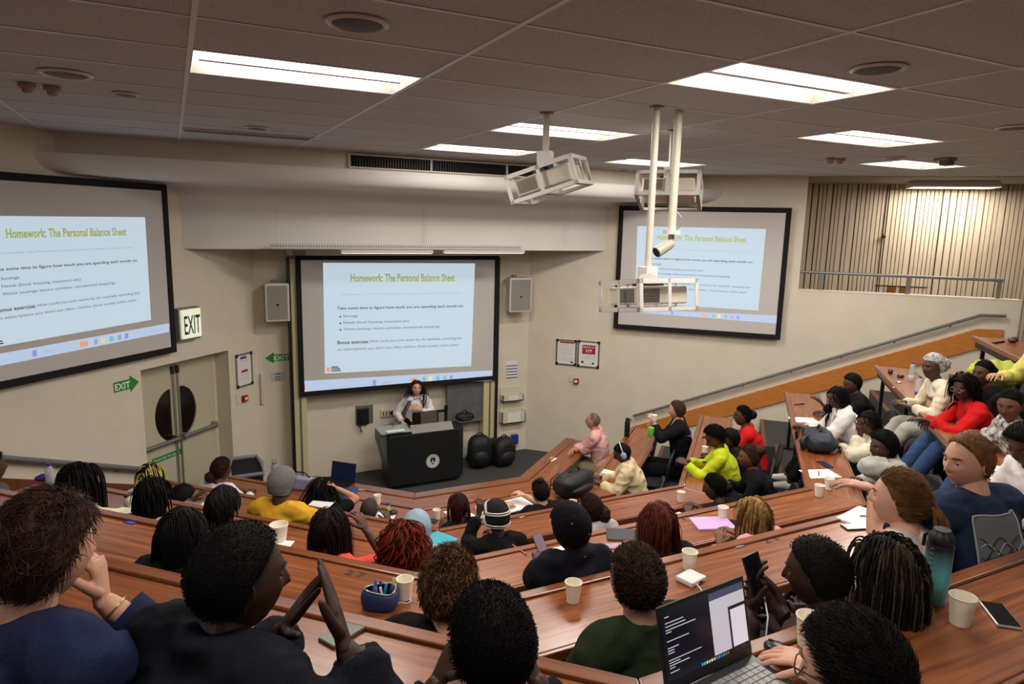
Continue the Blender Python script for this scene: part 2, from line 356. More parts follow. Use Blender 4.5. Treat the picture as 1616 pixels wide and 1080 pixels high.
# ================= TIERS =================
def polyl(r): return [LE[r],JL[r],JR[r],RE[r]]
def ext(r):
    # outline of row r reaching the outer wall of the seat block
    return polyl(r)
for r in range(1,8):
    a=polyl(r); zt=Z[r]-.75
    off=.06
    front=[(a[0][0]+off*S2,a[0][1]+off*S2),(a[1][0]+off*.41,a[1][1]+off),(a[2][0]-off*.41,a[2][1]+off),(a[3][0]-off*S2,a[3][1]+off*S2)]
    if r<7:
        b=polyl(r+1); back=[(b[3][0],b[3][1]),(b[2][0],b[2][1]),(b[1][0],b[1][1]),(b[0][0],b[0][1])]
    else: back=[(13,-4.35),(-9,-4.35)]
    mb=MB(); mb.prism(front+back,FLOOR,zt); o=struct(mb.build('floor_tier_%d'%r,tier_m))
    mb=MB()
    for (p,q) in ((front[0],front[1]),(front[1],front[2]),(front[2],front[3])):
        d=Vector((q[0]-p[0],q[1]-p[1],0)); L=d.length; d.normalize(); n=Vector((-d.y,d.x,0))*-1
        vs=[]; 
        for t_,k in ((0,0),(L,0),(L,.05),(0,.05)): vs.append((p[0]+d.x*t_+n.x*k,p[1]+d.y*t_+n.y*k))
        mb.prism(vs,zt-.02,zt+.004)
    mb.build('nosing',M_('nosing_brown',srgb(120,78,50),.5),o,world=False)
# aisle stairs along both walls
nos=M_('nosing_brown',srgb(120,78,50),.5)
for side in ('right','left'):
    mb=MB(); mn=MB(); q=1.54; k=1
    while q>-3.3:
        zt=FLOOR-.05+.21*k; zt=min(zt,-1.987)
        if side=='right':
            def X(qq,S): return ((S-qq*1.4142)/2,(S+qq*1.4142)/2)
            S0,S1=13.75,15.78
            pl=[X(q,S0),X(q,S1),X(-6 if zt>=-1.99 else q-.5,S1),X(-6 if zt>=-1.99 else q-.5,S0)]; nl=[X(q+.004,S0),X(q+.004,S1),X(q-.05,S1),X(q-.05,S0)]
        else:
            def X(qq,S): return (6.28-(S-qq*1.4142)/2,(S+qq*1.4142)/2)
            S0,S1=13.75,15.56
            pl=[X(q,S0),X(q,S1),X(-6 if zt>=-1.99 else q-.5,S1),X(-6 if zt>=-1.99 else q-.5,S0)]; nl=[X(q+.004,S0),X(q+.004,S1),X(q-.05,S1),X(q-.05,S0)]
        mb.prism(pl,FLOOR,zt); mn.prism(nl,zt-.015,zt+.005)
        q-=.5; k+=1
    o=struct(mb.build('floor_stairs_'+side,tier_m)); mn.build('nosing',nos,o)
# ================= DESKS =================
CHAIRS=[]
def desk(sec,r,label):
    a={'L':(LE[r],JL[r]),'C':(JL[r],JR[r]),'R':(JR[r],RE[r])}[sec]
    p=Vector((*a[0],0)); q=Vector((*a[1],0)); d=(q-p); L=d.length; d.normalize(); ang=math.atan2(d.y,d.x)
    t=thing('bench_desk',label,'desk',(p.x,p.y,Z[r]),ang,'curved rows of long wooden bench desks')
    W=.43; k=math.tan(math.radians(22.5)); m0=-k if sec in 'CR' else 0; m1=k if sec in 'LC' else 0
    e=.0015
    def pt(end,y): 
        if end==0: return (e+ (-y)*(-k if sec in 'CR' else 0) ,y)
        return (L-e+(-y)*(k if sec in 'LC' else 0),y)
    # centre section widens toward the sitters, wings shorten
    def strip(mb,y0,y1,z0,z1): mb.prism([pt(0,y0),pt(1,y0),pt(1,y1),pt(0,y1)],z0,z1)
    w0=.15 if r==0 else .055
    mb=MB(); strip(mb,-w0-.002,-W,-.03,0); mb.build('top',desk_m,t,bev=.004)
    mb=MB(); strip(mb,0,-w0,-.045,.012); mb.build('back_lip',lip_m,t,bev=.005)
    mb=MB(); strip(mb,-W,-W-.02,-.05,-.002); mb.build('front_nosing',lip_m,t,bev=.004)
    mb=MB(); strip(mb,-.05,-.07,-.13,-.045); mb.build('stretcher',black_m,t)
    n=max(2,int(L/1.1)+1)
    for i in range(n):
        x=.15+(L-.3)*i/(n-1)
        mb=MB(); mb.bx(x-.02,x+.02,-.3,-.08,-.07,-.03); mb.bx(x-.02,x+.02,-.12,-.08,-.745,-.05); mb.bx(x-.03,x+.03,-.3,-.04,-.75,-.73); mb.build('leg',black_m,t)
    if r==0:
        mb=MB(); strip(mb,-.01,-.03,-.72,-.045); mb.build('modesty_panel',lip_m,t)
    return t
nm={0:'front',1:'second',2:'third',3:'fourth',4:'fifth',5:'nearest'}
sn={'L':'left wing','C':'centre','R':'right wing'}
dl={}
for r in range(0,6):
    for s_ in 'LCR':
        dl[(s_,r)]=desk(s_,r,'%s row varnished wooden bench desk, %s section'%(nm[r],sn[s_]))
# ================= DOUBLE DOOR IN THE LEFT WALL =================
dd=-.26
fr=thing('door_frame','cream steel frame of the double exit door','door frame',LW.P((A0+A1)/2,FLOOR,dd))
mb=MB(); LW.box(mb,A0,A0+.06,FLOOR,DT,dd-.05,dd+.03); LW.box(mb,A1-.06,A1,FLOOR,DT,dd-.05,dd+.03); LW.box(mb,A0,A1,DT-.06,DT,dd-.05,dd+.03)
mb.build('frame',cream_m,fr,world=True,bev=.004)
struct(MB().add([LW.P(a,z,-.32) for a in(A0,A1) for z in(FLOOR,DT)],[(0,1,3,2)]).build('wall_left_backing',wall_m))
door_m=mat('door_cream_enamel',srgb(196,187,160),.45)
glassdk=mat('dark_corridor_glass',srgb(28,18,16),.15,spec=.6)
mid=LW.at(300,575,dd)[0]
mid=(A0+A1)/2
for k,(a0,a1,hs,nmk) in enumerate(((A0+.06,mid-.004,1,'left leaf of the cream double door with half moon window'),(mid+.004,A1-.06,-1,'right leaf of the cream double door with half moon window'))):
    o=thing('door_leaf',nmk,'door',LW.P((a0+a1)/2,FLOOR,dd),0)
    o.rotation_euler=(0,0,LW.rot); 
    # local frame: x along wall, y away from the room(+) ; face with a half-moon cut, window meeting the centre stile
    w=a1-a0; H=DT-.06-FLOOR-.01; cx=(w/2-.07)*hs; cz=1.38+.06; R=.345
    arc=[(cx-hs*R*.78*math.sin(PI*i/16),cz+R*math.cos(PI*i/16)) for i in range(17)]
    mb=MB()
    e0,e1=(-w/2,w/2)
    far=-w/2 if hs>0 else w/2; nr=-far
    outer=[(far,H*(1-i/16)) for i in range(17)]
    vs=[];fs=[]
    for y in(-.022,.022):
        for i in range(17): vs.append((arc[i][0],y,arc[i][1])); vs.append((far,y,H*(1-i/16)))
    for i in range(16):
        a=2*i; f=(a,a+1,a+3,a+2); fs+=[f,tuple(x+34 for x in f[::-1])]
    for i in range(16): a=2*i; fs.append((a,a+2,a+36,a+34)); fs.append((a+1,a+35,a+37,a+3))
    mb.add(vs,fs)
    x0,x1=sorted((cx,nr)); mb.bx(x0,x1,-.022,.022,0.01,H)
    mb.add([(far,-.022,H),(cx,-.022,H),(cx,-.022,cz+R),(far,.022,H),(cx,.022,H),(cx,.022,cz+R)],[(0,1,2),(5,4,3)])
    mb.add([(far,-.022,0.01),(cx,-.022,0.01),(cx,-.022,cz-R),(far,.022,0.01),(cx,.022,0.01),(cx,.022,cz-R)],[(0,2,1),(3,4,5)])
    mb.build('panel',door_m,o)
    mb=MB(); mb.add([(x,.002,z) for x,z in arc],[tuple(range(17))]); mb.add([(x,-.002,z) for x,z in arc],[tuple(range(16,-1,-1))]); mb.build('window_pane',glassdk,o)
    bz=LW.at(340,682,dd)[1]-FLOOR if k else LW.at(260,706,dd)[1]-FLOOR
    bz=1.12
    mb=MB(); mb.tube([(-w/2+.03,-.085,bz),(w/2-.03,-.085,bz)],.026,12); pb=mb.build('push_bar',grey_m,o,auto=40)
    for x in(-w/2+.05,w/2-.05): mb=MB(); mb.box((x,-.05,bz),(.05,.09,.09)); mb.build('bar_bracket',steel_m,o,bev=.006)
    mb=MB(); mb.bx(nr-hs*.035-.012,nr-hs*.035+.012,-.045,-.022,.05,H-.02); mb.build('vertical_rod',alu_m,o,bev=.004)
    MB().bx(nr-hs*.035-.022,nr-hs*.035+.022,-.055,-.022,H-.13,H-.03).build('latch_head',dgrey_m,o,bev=.005)
# green sticker on the left leaf
st=thing('door_sticker','green push bar to open sticker on the left door leaf','sign',LW.P(6.3,-2.9,dd+.024))
zc=LW.at(262,720,dd)[1]; ac=LW.at(262,720,dd)[0]
mb=MB(); LW.box(mb,ac-.24,ac+.22,zc-.035,zc+.035,dd+.023,dd+.026); mb.build('sheet',green_m,st,world=True)
mb=MB(); put_text(mb,"Push bar to open",(ac-.21,ac+.19,zc-.024,zc+.022),lambda x,y:LW.P(x,y,dd+.0275),.02); stuff(mb.build('lettering',white_m,st,world=True))
# ================= WALL RAILS AND BOARDS =================
def rail(name,label,pts,m,r=.022,W=RW,d=.07,n=7):
    t=thing(name,label,'handrail',W.P(*pts[0],d)); mb=MB(); mb.tube([W.P(a,z,d) for a,z in pts],r,10); mb.build('rail',m,t,world=True,auto=40)
    tot=len(pts)-1
    for i in range(n):
        f=(i+.5)/n; a=pts[0][0]+(pts[1][0]-pts[0][0])*f; z=pts[0][1]+(pts[1][1]-pts[0][1])*f
        mb=MB(); mb.tube([W.P(a,z-.02,d),W.P(a,z-.05,d*.5),W.P(a,z-.05,0)],.008,6); mb.build('bracket',m,t,world=True)
    return t
g2=mat('grey_rail_paint',srgb(110,108,106),.4)
r0=RW.at(1000,655); r1=RW.at(1545,497); r2=RW.at(1585,497)
rail('handrail','long grey sloping handrail on the right wall',[r0,r1,(r2[0],r1[1]+.01)],g2)
l0=LW.at(0,722); l1=LW.at(222,740)
sl=(l1[1]-l0[1])/(l1[0]-l0[0])
rail('handrail','grey handrail sloping along the left wall under the big screen',[(l1[0],l1[1]),(l0[0]-3.2,l0[1]-sl*3.2)],g2,W=LW,r=.03)
def board(name,label,W,P_,m,th=.035):
    t=thing(name,label,'wall board',W.P(P_[0][0],P_[0][1],0)); mb=MB()
    for i in range(len(P_)-1):
        (a0,b0,c0),(a1,b1,c1)=P_[i],P_[i+1]
        vs=[W.P(a,z,d) for (a,b,c) in ((a0,b0,c0),(a1,b1,c1)) for z in (b,c) for d in (.002,th)]
        mb=MB(); mb.add(vs,[(0,1,3,2),(4,6,7,5),(0,4,5,1),(2,3,7,6),(0,2,6,4),(1,5,7,3)]); o=mb.build('board',m,None); 
        o.parent=t; o.matrix_parent_inverse=Matrix.Translation(-t.location); o.modifiers.new('b','BEVEL').width=.004
    return t
T0=RW.at(1055,657); T1=RW.at(1391,560); T2=RW.at(1541,519); Tb1=RW.at(1379,589); Tb2=RW.at(1532,544)
k=(T2[1]-T0[1])/(T2[0]-T0[0]); hgt=.30
a_s=RW.at(997,675)[0]
def tz(a): return T0[1]+k*(a-T0[0])
board('wall_rub_board','orange wooden board running up the right wall below the handrail',RW,[(a_s,tz(a_s)-.1,tz(a_s)),(a_s+.45,tz(a_s+.45)-.27,tz(a_s+.45)),(T1[0],tz(T1[0])-hgt,tz(T1[0])),(T2[0],tz(T2[0])-hgt,tz(T2[0])),(T2[0]+.32,tz(T2[0])-.26,tz(T2[0])+.01)],trim_m)
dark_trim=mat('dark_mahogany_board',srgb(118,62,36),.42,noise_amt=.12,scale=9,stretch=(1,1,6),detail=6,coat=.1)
b0=LW.at(23,757); b1=LW.at(215,766)
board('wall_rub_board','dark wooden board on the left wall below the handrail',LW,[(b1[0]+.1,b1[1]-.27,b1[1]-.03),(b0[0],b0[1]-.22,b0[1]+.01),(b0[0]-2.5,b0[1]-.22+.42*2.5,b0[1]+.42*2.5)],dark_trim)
# balcony railing
br=thing('balcony_rail','grey metal railing on top of the balcony wall before the slats','railing',RW.P(B0,-.88,-.08))
rz0=RW.at(1262,429,-.08)[1]; a9=RW.at(1583,443,-.08)[0]
mb=MB(); mb.tube([RW.P(B0,rz0,-.08),RW.P(a9,rz0-.01,-.08)],.022,10); mb.build('rail',grey_m,br,world=True,auto=40)
for u in (1295,1433,1577):
    a=RW.at(u,450,-.08)[0]; mb=MB(); RW.box(mb,a-.025,a+.025,-.88,rz0-.01,-.095,-.065); mb.build('post',grey_m,br,world=True)
mb=MB(); RW.box(mb,B0,B1,-.885,-.865,-.165,.005); struct(mb.build('trim_balustrade_cap',wall_m))
# corridor door in slats
cdn=thing('slatted_door','slatted exit door with push bar in the balcony wall','door',CW.P(0,-1.96,-.05))
da=CW.at(1385,440,-.03)[0]; db=CW.at(1472,440,-.03)[0]; pz=CW.at(1420,452,0)[1]
mb=MB()
for a in(da,db): CW.box(mb,a-.008,a+.008,-1.95,CEIL-.01,-.05,-.025)
mb.build('door_edge',M_('dark_gap',srgb(50,38,28),.8),cdn,world=True)
mb=MB(); mb.tube([CW.P(CW.at(1381,450,.05)[0],pz,.05),CW.P(CW.at(1463,455,.05)[0],pz,.05)],.012,8); mb.build('push_bar',dgrey_m,cdn,world=True)
for u in(1407,1427):
    a=CW.at(u,458,.03)[0]; mb=MB(); CW.box(mb,a-.05,a+.05,pz-.28,pz,-.03,.035); mb.build('bar_housing',M_('brass',srgb(150,105,40),.35,metal=.7),cdn,world=True)
ka,kz=CW.at(1395,373,0); mb=MB(); mb.ball(CW.P(ka,kz,.0),.035); mb.build('knob',M_('bronze_knob',srgb(90,60,40),.4,metal=.5),cdn,world=True,smooth=True)
# ================= SCREENS =================
surf_m=mat('projection_cloth',srgb(204,199,195),.85)
slide_m=mat('projected_slide',srgb(110,126,140),.8,emit=srgb(207,225,238),estr=SCREEN_E*1.1)
bar_m=mat('projected_taskbar',srgb(120,134,152),.8,emit=srgb(196,216,245),estr=SCREEN_E)
ttl_m=mat('slide_title_green',srgb(170,186,110),.8,emit=srgb(170,188,104),estr=SCREEN_E*.7)
sdk_m=mat('slide_text_dark',srgb(50,60,72),.8,emit=srgb(60,72,90),estr=SCREEN_E*.5)
slt_m=mat('slide_text_light',srgb(150,170,190),.8,emit=srgb(150,170,192),estr=SCREEN_E*.8)
org_m=mat('slide_orange',srgb(225,160,120),.8,emit=srgb(226,168,136),estr=SCREEN_E*.8)
blu_m=mat('slide_blue',srgb(130,150,220),.8,emit=srgb(140,160,228),estr=SCREEN_E*.8)
def screen(W,d,outer,quad,bar,label,bw=.075,vis=(0,1),extra=None):
    """outer=(a0,a1,z0,z1); quad: 4 (a,z) TL,TR,BR,BL of the slide; bar: TL,TR,BR,BL"""
    a0,a1,z0,z1=outer
    t=thing('projection_screen',label,'projection screen',W.P((a0+a1)/2,z0,d))
    mb=MB(); W.box(mb,a0+bw,a1-bw,z0+bw,z1-bw,d-.03,d-.012); mb.build('cloth',surf_m,t,world=True)
    mb=MB()
    for q in ((a0,a0+bw,z0,z1),(a1-bw,a1,z0,z1),(a0+bw,a1-bw,z0,z0+bw),(a0+bw,a1-bw,z1-bw,z1)): W.box(mb,*q,d-.04,d)
    mb.build('border_frame',blackmatte_m,t,world=True,bev=.004)
    def Q(q):
        TL,TR,BR,BL=q
        def P(x,y,dd=0): # x right,y down in 0..1
            a=(TL[0]*(1-x)+TR[0]*x)*(1-y)+(BL[0]*(1-x)+BR[0]*x)*y; z=(TL[1]*(1-x)+TR[1]*x)*(1-y)+(BL[1]*(1-x)+BR[1]*x)*y
            return W.P(a,z,d-.0105+dd)
        return P
    P=Q(quad)
    mb=MB(); mb.add([P(0,0),P(1,0),P(1,1),P(0,1)],[(3,2,1,0)]); s=mb.build('slide',slide_m,t,world=True)
    B=Q(bar)
    mb=MB(); mb.add([B(0,0),B(1,0),B(1,1),B(0,1)],[(3,2,1,0)]); b=mb.build('taskbar',bar_m,t,world=True)
    def T(mb,txt,x0,x1,yb,h,bold=0): put_text(mb,txt,(x0,x1,-yb,-yb+h),lambda x,y:P(x,-y,.001),bold)
    def sub(mb,name,m,par):
        o=mb.build(name,m,None); (o.__setitem__('kind','stuff') if 'text' in name else None); o.parent=par; o.matrix_parent_inverse=Matrix.Translation(-t.location); return o
    mb=MB(); T(mb,'Homework: The Personal Balance Sheet',.165,.86,.168,.072,.03); sub(mb,'title_text',ttl_m,s)
    mb=MB(); T(mb,'This is optional - we will use some general questions around this in the next session',.10,.90,.295,.024); sub(mb,'note_text',slt_m,s)
    mb=MB(); T(mb,'Take some time to figure how much you are spending each month on:',.08,.925,.425,.033,.016); T(mb,'Bonus exercise:',.08,.28,.735,.033,.018); sub(mb,'bold_text',sdk_m,s)
    mb=MB(); 
    for tx,x1,y in (('Savings',.21,.495),('Needs (food, housing, insurance etc)',.545,.555),('Wants (outings, leisure activities, recreational shopping)',.76,.615)):
        T(mb,tx,.118,x1,y,.030,.004); mb.add([P(.1+.006*math.cos(c*PI/4),y-.011+.009*math.sin(c*PI/4),.001) for c in range(8)],[tuple(range(8))])
    T(mb,'How could you trim wants by, for example, spending less',.29,.925,.735,.03,.002); T(mb,"on subscriptions you don't use often, clothes, those sneaky online sales?",.08,.90,.80,.03,.002)
    sub(mb,'body_text',M_('slide_text_mid',srgb(80,96,116),.8,emit=srgb(88,104,126),estr=SCREEN_E*.6),s)
    mb=MB(); mb.add([P(.008,.945,.001),P(.035,.945,.001),P(.035,.985,.001),P(.008,.985,.001)],[(3,2,1,0)]); sub(mb,'logo_mark',org_m,s)
    mb=MB(); 
    for y,x1 in((.945,.085),(.962,.095),(.98,.10)): mb.add([P(.04,y-.006,.001),P(x1,y-.006,.001),P(x1,y+.004,.001),P(.04,y+.004,.001)],[(3,2,1,0)])
    sub(mb,'logo_text',sdk_m,s)
    for i,(x,m) in enumerate(((.355,blu_m),(.56,org_m),(.615,slt_m),(.65,M_('slide_yellow',srgb(236,214,150),.8,emit=srgb(236,214,150),estr=SCREEN_E*.8)),(.69,M_('slide_teal',srgb(130,190,210),.8,emit=srgb(130,190,210),estr=SCREEN_E*.7)),(.73,slt_m),(.765,blu_m),(.01,M_('slide_red',srgb(210,100,100),.8,emit=srgb(210,110,110),estr=SCREEN_E*.7)))):
        if x<.05 and extra: continue
        mb=MB(); hw=.009 if i!=1 else .018; mb.add([B(x-hw,.25,.001),B(x+hw,.25,.001),B(x+hw,.78,.001),B(x-hw,.78,.001)],[(3,2,1,0)]); sub(mb,'taskbar_icon',m,b)
    mb=MB(); put_text(mb,'Search',(.395,.44,-.68,-.35),lambda x,y:B(x,-y,.001)); put_text(mb,'ENG  10:41',(.90,.97,-.68,-.35),lambda x,y:B(x,-y,.001)); sub(mb,'taskbar_text',slt_m,b)
    return t
# centre screen hangs in front of the front wall
SCF=WF((0,10.06,0),(1,0,0),(0,-1,0))
f=lambda W,u,v,d=0:W.at(u,v,d)
tl=f(SCF,469,403); br_=f(SCF,784,604); bl=f(SCF,470.5,627)
cq=[f(SCF,510,415),f(SCF,750,416),f(SCF,744,578),f(SCF,513,590)]
cb=[f(SCF,475,602),f(SCF,777,585),f(SCF,776,601),f(SCF,475,621)]
a0,a1=(tl[0]+bl[0])/2,br_[0]; 
screen(SCF,0,(a0,a1,bl[1],tl[1]),cq,cb,'central projection screen behind the speaker showing the homework slide',bw=.07)
# left wall screen
o1=LW.at(265,291,.1); o2=LW.at(278,556,.1); W_=2.75
aR=(o1[0]+o2[0])/2
lq_tr=LW.at(229,343,.09); lq_br=LW.at(238.5,505,.09); tz0=LW.at(0,341,.09); bz0=LW.at(0,547,.09)
def ex(p,q,a): k=(q[1]-p[1])/(q[0]-p[0]); return (a,p[1]+k*(a-p[0]))
aT2=LW.at(198,366,.09)[0]; aT1=LW.at(9,369,.09)[0]; sw=aT1-.165*(aT2-aT1)/.695; aL=aR-W_
lb=[LW.at(0,558.6,.09),LW.at(267,510.5,.09),LW.at(267,524,.09),LW.at(0,577.6,.09)]
screen(LW,.1,(aL,aR,o2[1],o1[1]-.005),[ex(lq_tr,tz0,sw),lq_tr,lq_br,ex(lq_br,bz0,sw)],[ex(lb[1],lb[0],aL+.08),lb[1],lb[2],ex(lb[2],lb[3],aL+.08)],'large projection screen on the left wall, cut by the picture edge',extra=1)
# right wall screen
q1=RW.at(978,322,.1); q2=RW.at(1250,331,.1); q3=RW.at(1231,537,.1); q4=RW.at(967,518,.1)
ra0=(q1[0]+q4[0])/2; ra1=(q2[0]+q3[0])/2
screen(RW,.1,(ra0,ra1,(q3[1]+q4[1])/2,(q1[1]+q2[1])/2),[RW.at(1006,357,.09),RW.at(1209,361.7,.09),RW.at(1196.5,490.4,.09),RW.at(1002,478,.09)],
 [RW.at(976,487,.09),RW.at(1228,498.5,.09),RW.at(1226,511,.09),RW.at(975,491,.09)],'projection screen on the right wall behind the projector cage',extra=1)
# screen housing, tray and working lights under the canopy
h=thing('screen_housing','slim roller housing of the central screen under the canopy','screen housing',(3.2,9.72,-.42))
MB().bx(a0-.1,a1+.12,9.98,10.18,tl[1],-.39).build('case',cream_m,h,world=True,bev=.01)
MB().bx(a0-.05,a0+.12,9.95,9.98,-.49,-.43).build('control_box',grey_m,h,world=True,bev=.004)
def strip_at(u0,u1,v,y,zh=.05): 
    A=atpl(u0,v,(0,1,0),y); B=atpl(u1,v,(0,1,0),y); return A,B
A,B=strip_at(425,822,387,9.3)
tr=thing('perforated_tray','long perforated cable tray hung along the canopy bottom','cable tray',(A.x,9.3,A.z))
mb=MB(); zt=A.z; mb.bx(A.x,B.x,9.27,9.275,zt-.045,zt+.03); mb.bx(A.x,B.x,9.27,9.38,zt-.045,zt-.04); mb.build('channel',white_m,tr,world=True)
mb=MB(); x=A.x+.02
while x<B.x-.02: mb.bx(x,x+.016,9.268,9.271,zt-.025,zt+.005); x+=.035
stuff(mb.build('slots',grey_m,tr,world=True))
for (u,vt,vb) in ((434,300,385),(668,335,385),(673,338,385),(893,318,385),(899,322,386)):
    A1_=atpl(u,vt,(0,1,0),9.3); B1_=atpl(u,vb,(0,1,0),9.3); mb=MB(); mb.tube([(A1_.x,9.3,.36),(A1_.x,9.3,B1_.z)],.004,5); mb.build('hanger_wire',white_m,tr,world=True)
for u0,u1,lb_ in ((537,682,'left slim white strip light under the canopy'),(699,826,'right slim white strip light under the canopy')):
    A,B=strip_at(u0,u1,396,9.33); s=thing('strip_light',lb_,'strip light',((A.x+B.x)/2,9.33,A.z),0,'strip lights under the canopy')
    MB().bx(A.x,B.x,9.28,9.38,A.z-.03,A.z+.015).build('housing',white_m,s,world=True,bev=.004)
    MB().bx(A.x+.02,B.x-.02,9.285,9.375,A.z-.036,A.z-.03).build('lens',M_('strip_lens',(1,1,1),.4,emit=(1,.97,.92),estr=.9),s,world=True)
# ================= FRONT WALL FURNITURE =================
YW=10.32
def fbox(mb,u0,v0,u1,v1,d0,d1):
    A=FW.at(u0,v0,d1); B=FW.at(u1,v1,d1); FW.box(mb,A[0],B[0],B[1],A[1],d0,d1); return A,B
for lab_,us,ud in (('left cream board guide column beside the central screen',(468,488),462),('right cream board guide column beside the central screen',(766,785),787.5)):
    A=FW.at(us[0],700,.3); B=FW.at(us[1],700,.3); t=thing('guide_column',lab_,'column',FW.P((A[0]+B[0])/2,FLOOR,.2),0,'board guide columns')
    mb=MB(); FW.box(mb,A[0],B[0],FLOOR,-.55,0,.2); mb.build('column',M_('yellowish_cream',srgb(208,196,150),.5),t,world=True,bev=.006)
    C_=FW.at(ud,600,.32)[0]; mb=MB(); FW.box(mb,C_-.02,C_+.02,FLOOR,-.52,.16,.24); mb.build('black_channel',black_m,t,world=True)
    mb=MB(); x=(A[0]+B[0])/2; FW.box(mb,x-.012,x+.012,FLOOR,-.55,.2,.215); mb.build('rib',grey_m,t,world=True)
t=thing('chalkboard','grey sliding chalkboard showing below the central screen on the right','chalkboard',FW.P(4.3,-3.3,.15))
mb=MB(); A,B=fbox(mb,706,600,765,660,.12,.15); mb.build('board',M_('grey_chalkboard',srgb(98,100,100),.55,noise_amt=.12,scale=5),t,world=True)
mb=MB(); FW.box(mb,A[0]-.02,B[0]+.02,B[1]-.03,B[1],.11,.17); FW.box(mb,B[0],B[0]+.03,B[1]-.03,A[1],.11,.17); mb.build('frame',grey_m,t,world=True)
def plate(name,label,cat,u0,v0,u1,v1,d,m,W=FW,bev=.004,part='plate'):
    mb=MB(); A=W.at(u0,v0,d); B=W.at(u1,v1,d); z0,z1=sorted((A[1],B[1]))
    t=thing(name,label,cat,W.P((A[0]+B[0])/2,z0,0)); W.box(mb,A[0],B[0],z0,z1,0.0005,d); mb.build(part,m,t,world=True,bev=bev); return t,(A[0],B[0],z0,z1)
# wall telephone
t,(p0,p1,pz0,pz1)=plate('wall_telephone','black wall telephone with coiled cord on grey backing plate','telephone',561,641,589,668,.012,grey_m,part='backing')
mb=MB(); FW.box(mb,p0+.02,p0+.20,pz0+.0,pz1-.04,.012,.06); mb.build('body',black_m,t,world=True,bev=.01)
mb=MB(); mb.tube([FW.P(p0+.055,pz1-.04,.09),FW.P(p0+.05,pz1-.13,.10),FW.P(p0+.055,pz0+.02,.09)],[.024,.015,.024],8); mb.build('handset',black_m,t,world=True,auto=50)
mb=MB(); 
for i in range(3):
    for j in range(4): FW.box(mb,p0+.10+i*.026,p0+.12+i*.026,pz0+.05+j*.03,pz0+.07+j*.03,.058,.064)
mb.build('keypad',dgrey_m,t,world=True)
mb=MB(); mb.tube([FW.P(p0+.06+.025*math.sin(i*.55)*0+ (.03 if i>8 else -.0)*math.sin((i)/16*PI),pz0-.012*i if i<10 else pz0-.012*(20-i),.06+.01*math.sin(i*1.6)) for i in range(20)],.007,6); mb.build('cord',black_m,t,world=True)
t,_=plate('socket_plate','cream socket trunking plate between telephone and speaker','socket',601,648,627,656.5,.03,cream_m)
mb=MB(); q=_; mb.lathe([(.028,0),(.028,.02),(.001,.02)],FW.P(q[1]-.09,(q[2]+q[3])/2,.03),n=14,M=Matrix.Rotation(PI/2,3,'X')); mb.build('round_socket',black_m,t,world=True)
mb=MB(); 
for i in range(4): FW.box(mb,q[0]+.03+i*.05,q[0]+.05+i*.05,q[2]+.02,q[3]-.02,.03,.034)
mb.build('outlet',grey_m,t,world=True)
plate('access_hatch','cream access hatch panel low on the front wall behind the lectern','panel',607,669,632,690,.02,cream_m)
# speakers
for lb_,u0,v0,u1,v1 in (('left white boxy wall loudspeaker beside the central screen',417,448,458,507),('right white boxy wall loudspeaker beside the central screen',804,439,838,492)):
    A=FW.at(u0,v0,.28); B=FW.at(u1,v1,.28); t=thing('wall_speaker',lb_,'loudspeaker',FW.P((A[0]+B[0])/2,B[1],0),0,'wall loudspeakers')
    w=B[0]-A[0]; mb=MB(); P_=[(A[0]+.05,.06),(B[0]-.05,.06),(B[0],.30),(A[0],.30)]
    mb.add([FW.P(a,z,d) for z in(B[1],A[1]) for a,d in P_],[(0,1,2,3),(7,6,5,4),(0,4,5,1),(1,5,6,2),(2,6,7,3),(3,7,4,0)]); mb.build('cabinet',white_m,t,world=True,bev=.015,weld=True)
    mb=MB(); FW.box(mb,A[0]+.03,B[0]-.03,B[1]+.03,A[1]-.03,.30,.306); mb.build('grille',M_('grey_speaker_mesh',srgb(150,146,136),.6,bump=.4,bscale=500),t,world=True)
    mb=MB(); c=((A[0]+B[0])/2,(A[1]+B[1])/2-.03); FW.box(mb,c[0]-.015,c[0]+.015,c[1]-.015,c[1]+.015,.306,.309); mb.build('badge',black_m,t,world=True)
    mb=MB(); FW.box(mb,c[0]-.04,c[0]+.04,A[1]-.1,A[1]+.03,0,.07); mb.build('wall_bracket',grey_m,t,world=True)
# leaflet shelves
for lb_,u0,v0,u1,v1,tx in (('upper cream leaflet tray on the wall right of the screen',794,625,826,632,'LAPTOPS'),('lower cream leaflet tray on the wall right of the screen',793,652,829,666,'NOTICES')):
    A=FW.at(u0,v0,.12); B=FW.at(u1,v1,.12); t=thing('wall_tray',lb_,'tray',FW.P((A[0]+B[0])/2,B[1],0),0,'cream wall trays')
    mb=MB(); FW.box(mb,A[0],B[0],B[1],B[1]+.015,0,.12); FW.box(mb,A[0],B[0],B[1],A[1],.108,.12); FW.box(mb,A[0],A[0]+.012,B[1],A[1],0,.12); FW.box(mb,B[0]-.012,B[0],B[1],A[1],0,.12); FW.box(mb,A[0],B[0],B[1],A[1]+.12,0,.01); mb.build('shell',cream_m,t,world=True)
    mb=MB(); FW.box(mb,A[0]+.1,B[0]-.1,B[1]+.02,A[1]-.015,.12,.122); mb.build('label_strip',paper_m,t,world=True)
t,q=plate('wall_notice','white notice with blue bars above the leaflet trays','notice',799,570.5,816,597,.005,paper_m,bev=0,part='sheet')
mb=MB()
for k_ in (.30,.47,.63,.80,.97): z=q[3]-(q[3]-q[2])*k_; FW.box(mb,q[0],q[1],z,z+.016,.005,.006)
mb.build('blue_bar',M_('notice_blue',srgb(40,60,140),.6),t,world=True)
t,q=plate('wall_plaque','small pale notice below the left pointing exit arrow','notice',427,588,450,602,.006,M_('pale_notice',srgb(190,188,186),.6),bev=0,part='sheet')
mb=MB(); 
